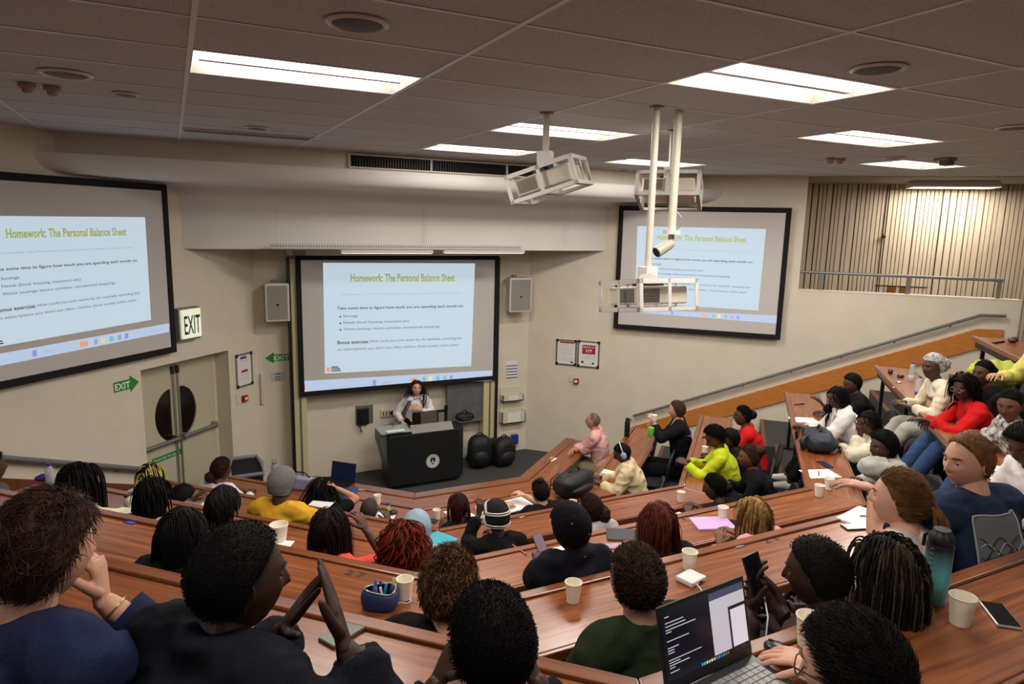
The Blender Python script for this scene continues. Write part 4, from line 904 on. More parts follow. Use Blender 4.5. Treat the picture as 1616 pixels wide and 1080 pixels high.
def prep(P):
    h=Vector(P.head); F=vdir(P.face); Rt=Vector((F.y,-F.x,0)); U=Vector((0,0,1)); s=P.sc
    zf=P.zf if P.zf is not None else Z[P.row]-.75
    P.zf=zf; P.F,P.Rt=F,Rt
    if P.look is None: lk=math.degrees(math.atan2(PRES.y-h.y,PRES.x-h.x)); 
    else: lk=P.look
    P.lk=lk
    LF=vdir(lk); LR=Vector((LF.y,-LF.x,0))
    Rm=Matrix((( LR.x,LF.x,0),(LR.y,LF.y,0),(LR.z,LF.z,1)))
    Rm=Rm@Matrix.Rotation(math.radians(P.pitch),3,'X')@Matrix.Rotation(math.radians(P.roll),3,'Y')
    P.HM=Matrix.Translation(h)@Rm.to_4x4()@Matrix.Scale(s,4)
    # neck base & hips
    hd=P.HM.to_3x3(); 
    up_h=(hd@Vector((0,0,1))).normalized(); bk=(hd@Vector((0,-1,0))).normalized()
    skull=h-up_h*.085*s+bk*.025*s
    if P.stand: hip=Vector((h.x,h.y,zf+.90*s))-F*.03
    else:
        hz=zf+.53; L=.60*s
        dz=h.z-hz; nz=.185*s
        # neck base lies below/behind head
        off=P.hipoff if P.hipoff is not None else math.sqrt(max(.0064,(.70*s)**2-min(dz,.695*s)**2))
        hip=Vector((h.x,h.y,hz))-F*(min(off,.22)+.01)
    P.hip=hip
    d=(h-hip); 
    nb=h-Vector((0,0,.150*s))-F*.035*s
    if not P.stand:
        nb=h+(hip-h).normalized()*.085*s-Vector((0,0,.062*s))-F*.03*s
    P.nb=nb; P.skull=skull
    sw=(.198 if P.male else .168)*s if P.shoulder is None else P.shoulder
    P.sw=sw
    sp=(nb-hip).normalized(); P.sp=sp
    P.shL=nb-Rt*sw-sp*.052*s; P.shR=nb+Rt*sw-sp*.052*s
    P.chest=hip+(nb-hip)*.66-F*.01; P.waist=hip+(nb-hip)*.3-F*.012
    P.w=s*(1.12 if P.male else 1.0)
    # arms
    P.A=[]
    for sd,S in((-1,P.shL),(1,P.shR)):
        a=(P.arms or {}).get('L' if sd<0 else 'R')
        if a is None:
            zd=Z[P.row]; H=Vector((S.x,S.y,0))+F*.27-Rt*sd*.07; H.z=max(zd+.03,S.z-.46) if not P.stand else S.z-.5; a=dict(p=H)
        a=dict(a)
        if 'rel' in a: # relative to head: right, fwd, up
            r=a['rel']; a['p']=h+Rt*r[0]+F*(r[1]*.84)+U*r[2]
            if not P.stand and r[2]<-.28: a['p'].z=max(a['p'].z,Z[P.row]+.03)
        H=Vector(a['p']); hint=Vector(a.get('hint',(0,0,0)))
        if hint.length==0: hint=Rt*sd*.6-U*.9-F*.25
        elif a.get('hl'): hint=Rt*hint.x+F*hint.y+U*hint.z
        E,H=ik(S,H,.275*s,.235*s,hint)
        tip=a.get('tip'); fd=a.get('f'); fd=(Vector(tip)-H).normalized() if tip is not None else (H-E).normalized() if fd is None else (Rt*fd[0]+F*fd[1]+U*fd[2]).normalized()
        nm=a.get('n'); nm=(U if abs(fd.z)<.85 else F*-1) if nm is None else (Rt*nm[0]+F*nm[1]+U*nm[2]).normalized()
        if (H-Vector(a['p'])).length>.06: print('  ',P.label,sd)
        P.A.append((sd,S,E,H,fd,nm,a.get('curl',.6),a.get('spread',.08),a.get('thumb',.6)))
    # legs
    P.Lg=[]
    for sd in(-1,1):
        hj=hip+Rt*sd*.095*s
        if P.stand: kn=hj-U*.43*s+F*.02; an=hj-U*(.90*s-.09)+F*-.01; 
        elif P.legs=='fwd': kn=hj+F*.43*s+U*.03+Rt*sd*.03; an=kn+F*.22-U*.38
        elif P.legs=='cross': kn=hj+F*.43*s+U*.07; an=kn+F*.12-U*.36-Rt*sd*.10
        else: kn=hj+F*.42*s+U*.02+Rt*sd*.04; an=Vector((kn.x,kn.y,zf+.09))-F*.02
        P.Lg.append((sd,hj,kn,an))
def torso_tube(P,mb,g,extra=0):
    s=P.w; F,Rt=P.F,P.Rt; nb,hip=P.nb,P.hip; sp=P.sp
    pts=[(hip-sp*.04,(.155*s+g,.115*s+g)),(P.waist,(.140*s+g,.103*s+g)),(P.chest,(.163*s+g,.112*s+g)),(nb-sp*.10,(.158*s+g,.098*s+g)),(nb-sp*.045,(.115*s+g,.075*s+g)),(nb-sp*.0,(.062*s+g*.8,.055*s+g*.8))]
    p,r=bez(pts,3); mb.tube(p,r,20,up=F)
    # shoulders
    p,r=bez([(P.shL+Rt*.02,(.060*s+g)),(P.shL+Rt*.06+sp*.02,(.062*s+g)),(nb-sp*.045,(.058*s+g)),(P.shR-Rt*.06+sp*.02,(.062*s+g)),(P.shR-Rt*.02,(.060*s+g))],3); limb(mb,p,r)
def build_body(P):
    s=P.sc; w=P.w; mb=MB(); torso_tube(P,mb,-.012)
    # neck
    p,r=bez([(P.nb-P.sp*.05,.058*w),(P.nb,.055*w),((P.nb+P.skull)/2,.053*w),(P.skull,.052*w)],3); limb(mb,p,r)
    for sd,S,E,H,fd,nm,c,spd,th in P.A:
        p,r=bez([(S,.050*w),((S+E)/2,.044*w),(E,.037*w)],3); limb(mb,p,r)
        p,r=bez([(E,.037*w),(E+(H-E)*.3,.038*w),(H-(H-E).normalized()*.01,.025*w)],3); limb(mb,p,r,10)
    for sd,hj,kn,an in P.Lg:
        p,r=bez([(hj,.082*w),(kn,.055*w)],3); limb(mb,p,r); p,r=bez([(kn,.055*w),(kn+(an-kn)*.35,.052*w),(an,.036*w)],3); limb(mb,p,r)
        limb(mb,[an-Vector((0,0,.03)),an+P.F*.10-Vector((0,0,.05)),an+P.F*.16-Vector((0,0,.06))],[.034,.032,.022],8)
    P.tb=tmp_remesh(mb,.0095 if P.hi>1 else (.013 if P.hi else .0165),6)
    if P.hi:
        P.th=[]
        for sd,S,E,H,fd,nm,c,spd,th in P.A:
            m=MB(); hand(m,H,fd,nm,-sd,c,s*(1.06 if P.male else .95),spd,th,10); P.th.append(tmp_remesh(m,.0032 if P.hi>1 else .0042,2,.5))
def build_cloth(P):
    w=P.w; mb=MB(); g=.016 if not P.hood else .030
    torso_tube(P,mb,g)
    F,Rt=P.F,P.Rt
    ga=.013 if not P.hood else .026
    for sd,S,E,H,fd,nm,c,spd,th in P.A:
        if P.sleeve=='none': continue
        p,r=bez([(S,.054*w+ga),((S+E)/2,.048*w+ga),(E,.042*w+ga)],4)
        if P.sleeve=='short': k=len(p)*2//3; limb(mb,p[:k],[x+.004*i/k for i,x in enumerate(r[:k])])
        else:
            limb(mb,p,r); wr=H-(H-E).normalized()*.035
            if P.sleeve=='three': wr=E+(H-E)*.45
            if P.sleeve=='rolled': wr=E+(H-E)*.62
            p,r=bez([(E,.042*w+ga),(E+(wr-E)*.5,.040*w+ga),(wr,.031*w+ga)],4); mb.tube(p,r,12)
    nb=P.nb
    if P.hood:
        c=nb-F*.055-P.sp*.005
        pts=[]
        for i in range(13):
            a=PI*(-.05+1.1*i/12); pts.append(nb+Rt*.105*math.cos(a)-F*(.085*math.sin(a)-.035)+Vector((0,0,.012+.02*math.sin(a))))
        mb.tube(pts,[(.022+.016*math.sin(PI*i/12)) for i in range(13)],10)
        limb(mb,[c+Rt*.05-P.sp*.02,c-F*.03-P.sp*.07,c-Rt*.05-P.sp*.02],[.035,.045,.035])
    if P.collar:
        pts=[nb+Rt*.060*w*math.cos(a)+F*(.058*w*math.sin(a)+.0)+Vector((0,0,.020-.03*max(0,math.sin(a)))) for a in [PI*(-1.35+ (1.7)*i/12) for i in range(13)]]
        mb.tube(pts,[(.006,.022)]*13,8,up=(0,0,1))
    P.tc=tmp_remesh(mb,(.010 if P.hi>1 else (.0125 if P.hi else .0165)),5,.5)
    mb=MB(); hip=P.hip
    torso=[(hip+P.sp*.02,(.158*w+.014,.118*w+.014)),(hip-P.sp*.03,(.165*w+.012,.13*w+.01)),(hip-P.sp*.07+F*.02,(.14*w,.11*w))]
    p,r=bez(torso,3); mb.tube(p,r,16,up=F)
    for sd,hj,kn,an in P.Lg:
        p,r=bez([(hj,.088*w+.012),(kn,.060*w+.014)],4); limb(mb,p,r); p,r=bez([(kn,.060*w+.014),(kn+(an-kn)*.4,.055*w+.015),(an-(an-kn).normalized()*.02,.045*w+.014)],4); mb.tube(p,r,12)
    P.tt=tmp_remesh(mb,.018 if not P.hi else .015,5,.5)
def wrinkle(me,amp,fr,seed=0,axis=None):
    me.update(); ns=[v.normal.copy() for v in me.vertices]
    for v,n in zip(me.vertices,ns):
        p=v.co*fr+Vector((seed,seed*2,0)); k=noise.noise(Vector((p.x,p.y,p.z*1.6)))+.5*noise.noise(p*2.3)
        k=1-abs(k)*2.2
        v.co+=n*amp*k
def finish(P,idx):
    dg=bpy.context.evaluated_depsgraph_get()
    g=lambda o: D.meshes.new_from_object(o.evaluated_get(dg))
    root=thing('person',P.label,'person',(P.hip.x,P.hip.y,P.zf),0,P.group)
    hid='person'
    body=MB(); body.join_mesh(g(P.tb))
    head_build(body,P.HM,P.hi)
    if P.hi:
        for t in P.th: body.join_mesh(g(t))
    else:
        for sd,S,E,H,fd,nm,c,spd,th in P.A: hand(body,H,fd,nm,-sd,c,P.sc,spd,th,6)
    b=body.build('body',[skin(P.skin_k),lipm(P.skin_k)],root,smooth=True,world=True)
    for t_,nme,m,amp in ((P.tc,'top',P.top,.009 if not P.hood else .013),(P.tt,'trousers',P.leg or cloth('dark_jeans',srgb(34,38,52)),.005)):
        me=g(t_); wrinkle(me,amp,7 if P.hi else 6,idx*3.1); m_=MB(); m_.join_mesh(me); m_.build(nme,m,root,smooth=True,world=True); D.meshes.remove(me)
    if P.shoe:
        for sd,hj,kn,an in P.Lg:
            m_=MB(); limb(m_,[an-P.F*.05-Vector((0,0,.045)),an+P.F*.04-Vector((0,0,.04)),an+P.F*.16-Vector((0,0,.055))],[(.040,.048),(.045,.048),(.042,.034)],10,up=(0,0,1)); m_.build('shoe',P.shoe,root,smooth=True,world=True)
    # eyes
    m_=MB()
    for s in(-1,1):
        def f(v,d): return v
        m_.ball((0,0,0),.0118,P.HM@Matrix.Translation((s*.031,.0745,.005)),nu=12,nv=8)
    e=m_.build('eyes',M_('eye_white',srgb(215,205,195),.3),root,smooth=True,world=True)
    m_=MB()
    for s in(-1,1): m_.ball((0,0,0),(.0068,.0035,.0068),P.HM@Matrix.Translation((s*.031,.0840,.0035)),nu=10,nv=6)
    o=m_.build('irises',M_('eye_dark',srgb(30,18,12),.2),None,smooth=True); o.parent=e; o.matrix_parent_inverse=Matrix.Translation(-root.location)
    m_=MB()
    for s in(-1,1): m_.tube([P.HM@Vector(( s*(.014+.036*i/5),.0985-.018*(i/5)**2,.024+.006*math.sin(i/5*PI*.8))) for i in range(6)],[.0022,.0035,.0035,.003,.0025,.001],5)
    m_.build('eyebrows',M_('brow_dark',srgb(26,18,14),.8) if P.skin_k[0]!='l' else M_('brow_brown',srgb(90,60,42),.8),root,smooth=True,world=True)
    if P.hair: P.hair(P,root)
    if P.headgear: P.headgear(P,root)
    for ex in P.extras: ex(P,root)
    return root
# ---------- hair
def sstep(a,b,x): t=max(0,min(1,(x-a)/(b-a))); return t*t*(3-2*t)
def hairline(ph,front=38,side=2,back=-42):
    a=abs((ph+PI)%(2*PI)-PI); d=math.degrees(a)
    if d<62: return front-(front-26)*(d/62)**2
    if d<86: return 26+(side-26)*((d-62)/24)
    if d<100: return side+(-24-side)*((d-86)/14)
    return -24+(back+24)*min(1,(d-100)/45)
def cap(P,root,m,t=.012,front=38,side=2,back=-42,bump=0,fr=60,top=0,nme='hair',nu=None,nv=None,soft=7,rear=0):
    hi=P.hi; nu=nu or (96 if hi else 44); nv=nv or (64 if hi else 30); mb=MB()
    def Pt(i,j):
        th=PI*i/nv; ph=2*PI*j/nu; el=90-math.degrees(th); b=hairline(ph,front,side,back)
        k=sstep(-soft*.5,soft,el-b); tt=(t+top*max(0,math.cos(th))+rear*max(0,-math.cos(ph))*math.sin(th))*k-.010*(1-k)
        p=head_pt(th,ph,0,0); n=Vector((p.x/HW**2,p.y/HD**2,p.z/HH**2)).normalized()
        if bump and k>.2: q=n*fr*.1+Vector((len(PEOPLE),0,0)); tt+=bump*(noise.noise(p*fr)+.5*noise.noise(p*fr*2.1))*k
        return P.HM@(p+n*tt)
    vs=[];fs=[]
    for i in range(nv+1):
        for j in range(nu): vs.append(Pt(i,j))
    for i in range(nv):
        for j in range(nu): fs.append((i*nu+j,(i+1)*nu+j,(i+1)*nu+(j+1)%nu,i*nu+(j+1)%nu))
    mb.add(vs,fs); o=mb.build(nme,m,root,smooth=True,world=True); return o
def roots(P,n,front,side,back,seed=1,off=.004):
    rg=random.Random(seed); out=[]; i=0; ga=PI*(3-5**.5)
    N=int(n*1.9)
    for i in range(N):
        z=1-2*(i+.5)/N; th=math.acos(z); ph=(i*ga)%(2*PI); el=90-math.degrees(th)
        if el>hairline(ph,front,side,back)+2:
            p=head_pt(th,ph,off,0); nn=Vector((p.x/HW**2,p.y/HD**2,p.z/HH**2)).normalized(); out.append((p,nn,th,(ph+PI)%(2*PI)-PI))
    return out
def locks(P,root,m,n=150,L=.35,r=.006,front=38,side=2,back=-42,step=.018,part=0,bead=0,spread=.0,wave=0,nme='hair_locks',seed=1,shell=.008,flat=.5,back_bias=.75,m2=None,lastfrac=0,jit=.004,front_drop=0,curl_end=0):
    n=int(n*1.55); r*=.74; rg=random.Random(seed+len(P.label)); rts=roots(P,n,front,side,back,seed); mb=MB(); iM=P.HM.inverted(); R3=P.HM.to_3x3().inverted(); g=(R3@Vector((0,0,-1))).normalized()
    nb=iM@P.nb; Fd=(R3@P.F).normalized(); Rd=(R3@P.Rt).normalized()
    for (p,nn,th,ph) in rts:
        p=p+nn*shell*rg.uniform(.3,1.0)
        # comb direction
        sx=1 if p.x-part>=0 else -1; fr=max(0,math.cos(ph))
        d=Vector((sx*(.5+.4*fr),-back_bias*(.3+fr),-.35)); d=d-nn*d.dot(nn); d.normalize()
        pts=[p.copy()]; rad=[r*.6]; l=0; Lx=L*rg.uniform(.85,1.08); lay=shell*rg.uniform(.5,1.6)+.004; ph0=rg.uniform(0,6); st=step
        side_push=rg.uniform(-1,1)
        k=0
        while l<Lx:
            d=(d*.66+g*.36).normalized(); q=p+d*st
            # head collision
            e=Vector((q.x/(HW+lay),q.y/(HD+lay),q.z/(HH+lay))); el=e.length
            if el<1 and q.z>-.075: q=Vector((q.x/el,q.y/el,q.z/el)) if el>.05 else q; d=(q-p).normalized()
            # keep off the face
            if front_drop==0 and q.y>.012 and abs(q.x)<HW+.02 and q.z<.03: q.x+= sx*.006; q.y-=.010
            # neck / shoulders / back
            v=q-nb; hgt=v.dot(-g)
            a,b_=v.dot(Rd),v.dot(Fd)
            if hgt<.02:
                rx,ry=(.20,.135) if hgt<-.03 else (.10,.09)
                ee=math.hypot(a/rx,(b_+.01)/ry)
                if ee<1:
                    s_=1/max(ee,.15); 
                    if b_<.04 or abs(a)<.05: bn=-abs(math.sqrt(max(.01,1-(a/rx)**2))*ry)-.01; q+=Fd*(min(0,bn-b_)*.5)
                    else: q+=Fd*(.5*(math.sqrt(max(.01,1-(a/rx)**2))*ry-b_))
            if wave: q+=Vector((math.sin(l*wave+ph0),math.cos(l*wave*1.1+ph0),0))*jit
            d=(q-p).normalized() if (q-p).length>1e-5 else d
            p=q; pts.append(p.copy()); l+=st; k+=1
            rr=r*(1-.35*(l/Lx)); 
            if bead: rr*=1+bead*(1 if k%2 else -1)
            rad.append(rr)
        rad[-1]*=.5
        mi=0
        if m2 and rg.random()<lastfrac: mi=1
        mb.tube([P.HM@q for q in pts],rad,4 if flat<1 else 5,flat=flat,mi=mi)
    o=mb.build(nme,[m,m2] if m2 else m,root,smooth=True,world=True); o['kind']='stuff'; return o
def tufts(P,root,m,n=1400,L=.03,r=.0022,front=38,side=2,back=-42,curl=0,seed=3,lay=.6,nme='hair_strands',m2=None,base=.0,comb=None,dirn=(0,-1,-.2)):
    rg=random.Random(seed); mb=MB(); dv=Vector(dirn)
    for (p,nn,th,ph) in roots(P,n,front,side,back,seed,base):
        t=dv+Vector((rg.uniform(-1,1),rg.uniform(-1,1),rg.uniform(-1,1)))*(.35+curl); t=t-nn*t.dot(nn); 
        if t.length<.05: continue
        t.normalize(); b=nn.cross(t); l=L*rg.uniform(.6,1.2); w=r*rg.uniform(.7,1.3); p=p+Vector((rg.uniform(-1,1),rg.uniform(-1,1),rg.uniform(-1,1)))*.003
        pts=[];N=4
        for k in range(N+1):
            f=k/N; a=f*curl*4; pts.append(p+nn*(l*(1-lay)*math.sin(f*PI*.5)+.002)+t*l*f*lay+b*l*.35*curl*math.sin(a*1.6)+nn*l*.15*curl*(1-math.cos(a)))
        mb.tube([P.HM@q for q in pts],[w,w,w*.9,w*.6,w*.15],3,cap=False,mi=1 if (m2 and rg.random()<.35) else 0)
    o=mb.build(nme,[m,m2] if m2 else m,root,smooth=True,world=True); o['kind']='stuff'; return o
def ballpart(P,root,m,c,r,nme,bump=.0,fr=50,nu=24,nv=16):
    mb=MB(); 
    def f(v,d): return v+d*bump*(noise.noise(d*fr*.1*3)+.5*noise.noise(d*fr*.3)) if bump else v
    mb.ball((0,0,0),r,P.HM@Matrix.Translation(c),nu=nu,nv=nv,fn=f); return mb.build(nme,m,root,smooth=True,world=True)
blackh=hairm('black_hair',srgb(11,9,9)); 
def H_short(m=None,t=.010,**k): return lambda P,r: (cap(P,r,m or blackh,t,bump=.003,fr=110,**k),tufts(P,r,m or blackh,n=700,L=.008,r=.0016,curl=.6,lay=.3,base=t*.8,**k))
def H_afro(m=None,t=.028,b=.006,**k): return lambda P,r: (cap(P,r,m or blackh,t,bump=b,fr=85,**k),tufts(P,r,m or blackh,n=1200,L=.014,r=.0018,curl=1,lay=.3,base=t*.85,**k))
def H_locks(m=None,t=.008,cm=None,**k):
    ck={a:k[a] for a in('front','side','back') if a in k}
    return lambda P,r: (cap(P,r,cm or m or blackh,t,**ck),locks(P,r,m or blackh,**k))
def H_tuft(m,t=.012,bump=.004,capk={},**k): return lambda P,r:(cap(P,r,m,t,bump=bump,fr=45,**capk),tufts(P,r,m,**k))
def H_puff(m=None,c=(0,-.12,.03),r=(.06,.05,.055),t=.007,b=.008,**k): return lambda P,rt:(cap(P,rt,m or blackh,t),tufts(P,rt,m or blackh,n=900,L=.05,r=.0016,curl=.05,lay=.97,base=t*.8,dirn=(0,-1,.2)),ballpart(P,rt,m or blackh,c,r,'hair_puff',b))
def H_tail(m,t=.009,L=.28,w=.028,c=(0,-.112,.01),sway=0):
    def f(P,r):
        cap(P,r,m,t,bump=.001,fr=60); tufts(P,r,m,n=2000,L=.06,r=.0013,curl=.04,lay=.98,base=t*.8,dirn=(0,-1,-.05))
        rg=random.Random(5); mb=MB(); iM=P.HM.to_3x3().inverted(); g=(iM@Vector((0,0,-1))).normalized()
        for i in range(46):
            a=rg.uniform(0,2*PI); rr=rg.random()**.5; o=Vector((math.cos(a)*rr*.014,0,math.sin(a)*rr*.014)); p=Vector(c)+o; pts=[p+Vector((0,.02,0)),p]; 
            d=Vector((sway*.3,-.8,.15)); 
            for k in range(11):
                d=(d*.7+g*.42).normalized(); p=p+d*L/11; f_=math.sin(min(1,(k+1)/11)*PI)**.6; pts.append(p+Vector((math.cos(a)*w*rr*f_+.006*math.sin(k*.9+i),math.sin(a)*w*.8*rr*f_,0)))
            mb.tube([P.HM@q for q in pts],[.003,.006]+[.006]*8+[.005,.003,.0015],4)
        o=mb.build('ponytail',m,r,smooth=True,world=True); o['kind']='stuff'
        mb=MB(); mb.tube([P.HM@(Vector(c)+Vector((math.cos(a)*.018,-.006,math.sin(a)*.018))) for a in [2*PI*i/12 for i in range(13)]],.005,6); mb.build('hair_band',black_m,r,smooth=True,world=True)
    return f
def G_beanie(m,t=.020,top=.02,stripe=None,rearpoint=.01,front=28,side=2,back=-14):
    def f(P,r):
        cap(P,r,m,t,front=front,side=side+10,back=back,top=top,bump=.002,fr=40,nme='beanie',soft=4,rear=rearpoint)
        mb=MB()
        pts=[]
        for j in range(33):
            ph=2*PI*j/32; el=math.radians(hairline(ph,front,side+10,back)+7); th=PI/2-el; p=head_pt(th,ph,0,0); n=Vector((p.x/HW**2,p.y/HD**2,p.z/HH**2)).normalized(); pts.append(P.HM@(p+n*(t*.75)))
        if not stripe: mb.tube(pts,(.010,.017),8,up=(0,0,1),cap=False) if False else mb.tube(pts,[(.017,.009)]*33,8,cap=False); mb.build('beanie_cuff',m,r,smooth=True,world=True)
        if stripe:
            for q,(e0) in enumerate(stripe[1]):
                mb=MB(); pts=[]
                for j in range(33):
                    ph=2*PI*j/32; el=math.radians(hairline(ph,front,side+10,back)*.4+e0); th=PI/2-el; p=head_pt(th,ph,0,0); n=Vector((p.x/HW**2,p.y/HD**2,p.z/HH**2)).normalized(); pts.append(P.HM@(p+n*(t+.003+top*max(0,math.cos(th))+rearpoint*max(0,-math.cos(ph))*math.sin(th))))
                mb.tube(pts,[(.007,.004)]*33,6,cap=False); mb.build('knit_stripe',stripe[0],r,smooth=True,world=True)
    return f
def X_glasses(m=None,lens=True):
    def f(P,r):
        mb=MB(); m_=m or M_('glasses_frame',srgb(20,20,22),.3)
        for s in(-1,1):
            c=Vector((s*.032,.102,.004)); mb.tube([P.HM@(c+Vector((.025*math.cos(a),-.004*abs(math.cos(a)),.019*math.sin(a)))) for a in [2*PI*i/16 for i in range(17)]],.0016,5)
            mb.tube([P.HM@Vector((s*.057,.098,.008)),P.HM@Vector((s*.083,.03,.008)),P.HM@Vector((s*.086,-.02,.002)),P.HM@Vector((s*.084,-.035,-.018))],.0018,5)
        mb.tube([P.HM@Vector((-.008,.104,.008)),P.HM@Vector((.008,.104,.008))],.0018,5)
        mb.build('glasses',m_,r,smooth=True,world=True)
    return f
def X_earring(m=None,sides=(-1,1)):
    def f(P,r):
        for s in sides:
            mb=MB(); mb.tube([P.HM@Vector((s*.083,-.006+.012*math.cos(a),-.048+.012*math.sin(a))) for a in [2*PI*i/10 for i in range(11)]],.0016,5); mb.build('earring',M_('gold',srgb(210,170,90),.3,metal=.9),r,smooth=True,world=True)
    return f
def X_cuff(col,side,m=None,w=.012,frac=.04,rad=.032):
    def f(P,r):
        sd,S,E,H,fd,nm,*_=P.A[0 if side=='L' else 1]; d=(H-E).normalized(); c=H-d*frac
        mb=MB(); mb.tube([c-d*w/2,c+d*w/2],[rad*P.w,rad*P.w],14); mb.build('bracelet',m,r,smooth=True,world=True)
    return f
def held(P,side,fwd=.09,up=.02):
    sd,S,E,H,fd,nm,*_=P.A[0 if side=='L' else 1]; return H+fd*fwd-nm*up,fd,nm
A=lambda u,v,s,r,b=.72: seat_at(u,v,s,r,b)
B=lambda u,v,r,h: atz(u,v,Z[r]+h)
def DP(u,v,d): return ray(u,v)*d
def brg(u,v): d=ray(u,v); return math.degrees(math.atan2(d.y,d.x))
def col(r,g,b): return srgb(r,g,b)
# fabrics
c_navyshirt=cloth('navy_denim_shirt',col(27,34,66)); c_hood=cloth('midnight_hoodie',col(12,13,24)); c_black=cloth('black_cloth',col(11,11,13)); c_blazer=cloth('black_blazer',col(13,13,17))
c_green=cloth('dark_green_shirt',col(34,44,26)); c_brown=cloth('brown_sweatshirt',col(72,54,50)); c_cream=cloth('cream_cloth',col(222,212,186)); c_pinkw=cloth('pale_pink_tshirt',col(226,206,196))
c_navyt=cloth('navy_tshirt',col(34,48,74)); c_grey=cloth('light_grey_fleece',col(172,170,162)); c_white=cloth('white_cotton',col(222,216,214)); c_yellow=cloth('mustard_sweatshirt',col(214,160,42),na=.05)
c_coral=cloth('coral_tshirt',col(226,78,66),na=.05); c_beige=cloth('beige_jacket',col(206,186,146)); c_lime=cloth('lime_green_blazer',col(186,200,36),na=.05); c_red=cloth('red_knit',col(196,24,24),na=.06)
c_pinkshirt=mat('pink_checked_shirt',col(222,168,158),.85,noise_amt=.14,scale=80,bump=.2,bscale=100); c_dnavy=cloth('dark_navy_jacket',col(14,15,26)); c_denimb=cloth('pale_denim_scarf',col(140,164,182))
c_knit=mat('grey_white_knit',col(176,174,168),.9,noise_amt=.3,scale=60,stretch=(3,3,1),bump=.5,bscale=120); c_pink=cloth('pink_hoodie',col(222,150,160)); c_mint=cloth('mint_hoodie',col(176,206,192)); c_olive=cloth('olive_satin',col(120,116,52),na=.3)
c_zebra=mat('white_black_patterned_knit',col(215,210,200),.9,noise_amt=.0,scale=22,col2=col(40,38,38),bump=.2); c_brownt=cloth('brown_knit',col(92,68,50)); c_jeans=cloth('blue_jeans',col(58,80,118)); c_ltrous=cloth('pale_grey_trousers',col(170,170,160)); c_khaki=cloth('khaki_trousers',col(130,122,92))
shoe_w=M_('white_trainers',col(220,218,214),.6); shoe_b=M_('black_shoes',col(18,18,20),.4)
brownh=hairm('brown_wavy_hair',col(64,42,32)); dbrown=hairm('dark_brown_hair',col(44,30,24)); auburn=hairm('auburn_long_hair',col(84,36,24)); blond=hairm('honey_blond_braids',col(150,116,66)); redh=hairm('copper_red_braid_ends',col(112,36,20)); gingr=hairm('light_brown_hair',col(112,76,48)); sandy=hairm('sandy_brown_hair',col(110,76,48)); yelb=hairm('pale_yellow_braids',col(196,176,104)); dkred=hairm('dark_red_braids',col(70,26,20)); goldb=hairm('gold_flecked_braids',col(62,54,38)); greyh=hairm('grey_stubble_hair',col(110,92,80)); nearblk=hairm('soft_black_hair',col(24,18,17))
# ---- the presenter
hp=atpl(657.5,613,(0,1,0),9.90)
person('woman presenter in white shirt with black edged collar, hand on chest, behind lectern',hp,0,-98,look=-102,pitch=4,skin_k='l2',stand=1,zf=FLOOR,top=M_('white_shirt_p',col(226,220,222),.8,bump=.3,bscale=40),leg=c_black,male=0,hi=1,sc=.97,collar=0,shoe=shoe_b,
  arms={'L':dict(rel=(-.02,.20,-.30),f=(.85,.1,.35),n=(.1,1,.3),curl=.3,hint=(-1,0,-.6),hl=1),'R':dict(rel=(.24,.12,-.50),f=(-.1,.5,-.7),n=(.3,.3,.6),curl=.4)},
  hair=lambda P,r:(cap(P,r,dbrown,.012,front=44),locks(P,r,dbrown,n=170,L=.42,r=.007,wave=9,jit=.004,front=44,back=-38,shell=.012)),
  extras=[lambda P,r:(MB().tube([P.nb+P.F*.058+P.Rt*.012*0+Vector((0,0,.03))-P.Rt*.05,P.nb+P.F*.085-P.Rt*.045+Vector((0,0,-.02)),P.nb+P.F*.10-P.Rt*.005+Vector((0,0,.005)),P.nb+P.F*.10+P.Rt*.005+Vector((0,0,.005)),P.nb+P.F*.085+P.Rt*.045+Vector((0,0,-.02)),P.nb+P.F*.058+P.Rt*.05+Vector((0,0,.03))],.006,6).build('collar_edging',black_m,r,world=True))],seat=False)
# ---- right wing, front row to back
def bald(P,r): cap(P,r,greyh,.004,front=64,side=12,back=-34)
person('bald man in pink checked shirt with folded arms at front row',A(936,665,'R',0,.66),0,140,skin_k='l3',male=1,hi=1,top=c_pinkshirt,leg=c_khaki,collar=1,shoe=shoe_b,hair=bald,legs='fwd',pitch=4,
  arms={'L':dict(rel=(.06,.27,-.40),f=(1,.1,0),n=(0,.5,1),curl=.4),'R':dict(rel=(-.08,.31,-.42),f=(-1,.2,0),n=(0,.5,1),curl=.4)})
sp=B(1068,648,1,.58)
person('curly haired man in black suit jacket holding green apple and cup',sp,1,142,skin_k='l1',male=1,hi=1,top=c_blazer,leg=c_black,collar=0,shoe=shoe_b,hair=H_tuft(brownh,t=.014,n=700,L=.03,curl=.6,lay=.5,capk=dict(side=-2,back=-34)),pitch=2,
  arms={'R':dict(rel=(.02,.30,-.28),f=(-.2,.5,.8),n=(.6,-.5,.4),curl=1.0),'L':dict(rel=(-.08,.33,-.16),f=(.1,.5,.8),n=(-.6,-.5,.4),curl=1.0)},
  extras=[lambda P,r:(MB().tube([P.nb+P.F*.02*0+Vector((0,0,.035))+P.F*.05,P.nb+P.F*.10-Vector((0,0,.08)),P.nb+P.F*.125-Vector((0,0,.25))],[(.03,.01),(.035,.01),(.015,.008)],8,up=P.F).build('shirt_front',M_('pale_blue_shirt',col(180,196,214),.8),r,world=True,smooth=True))])
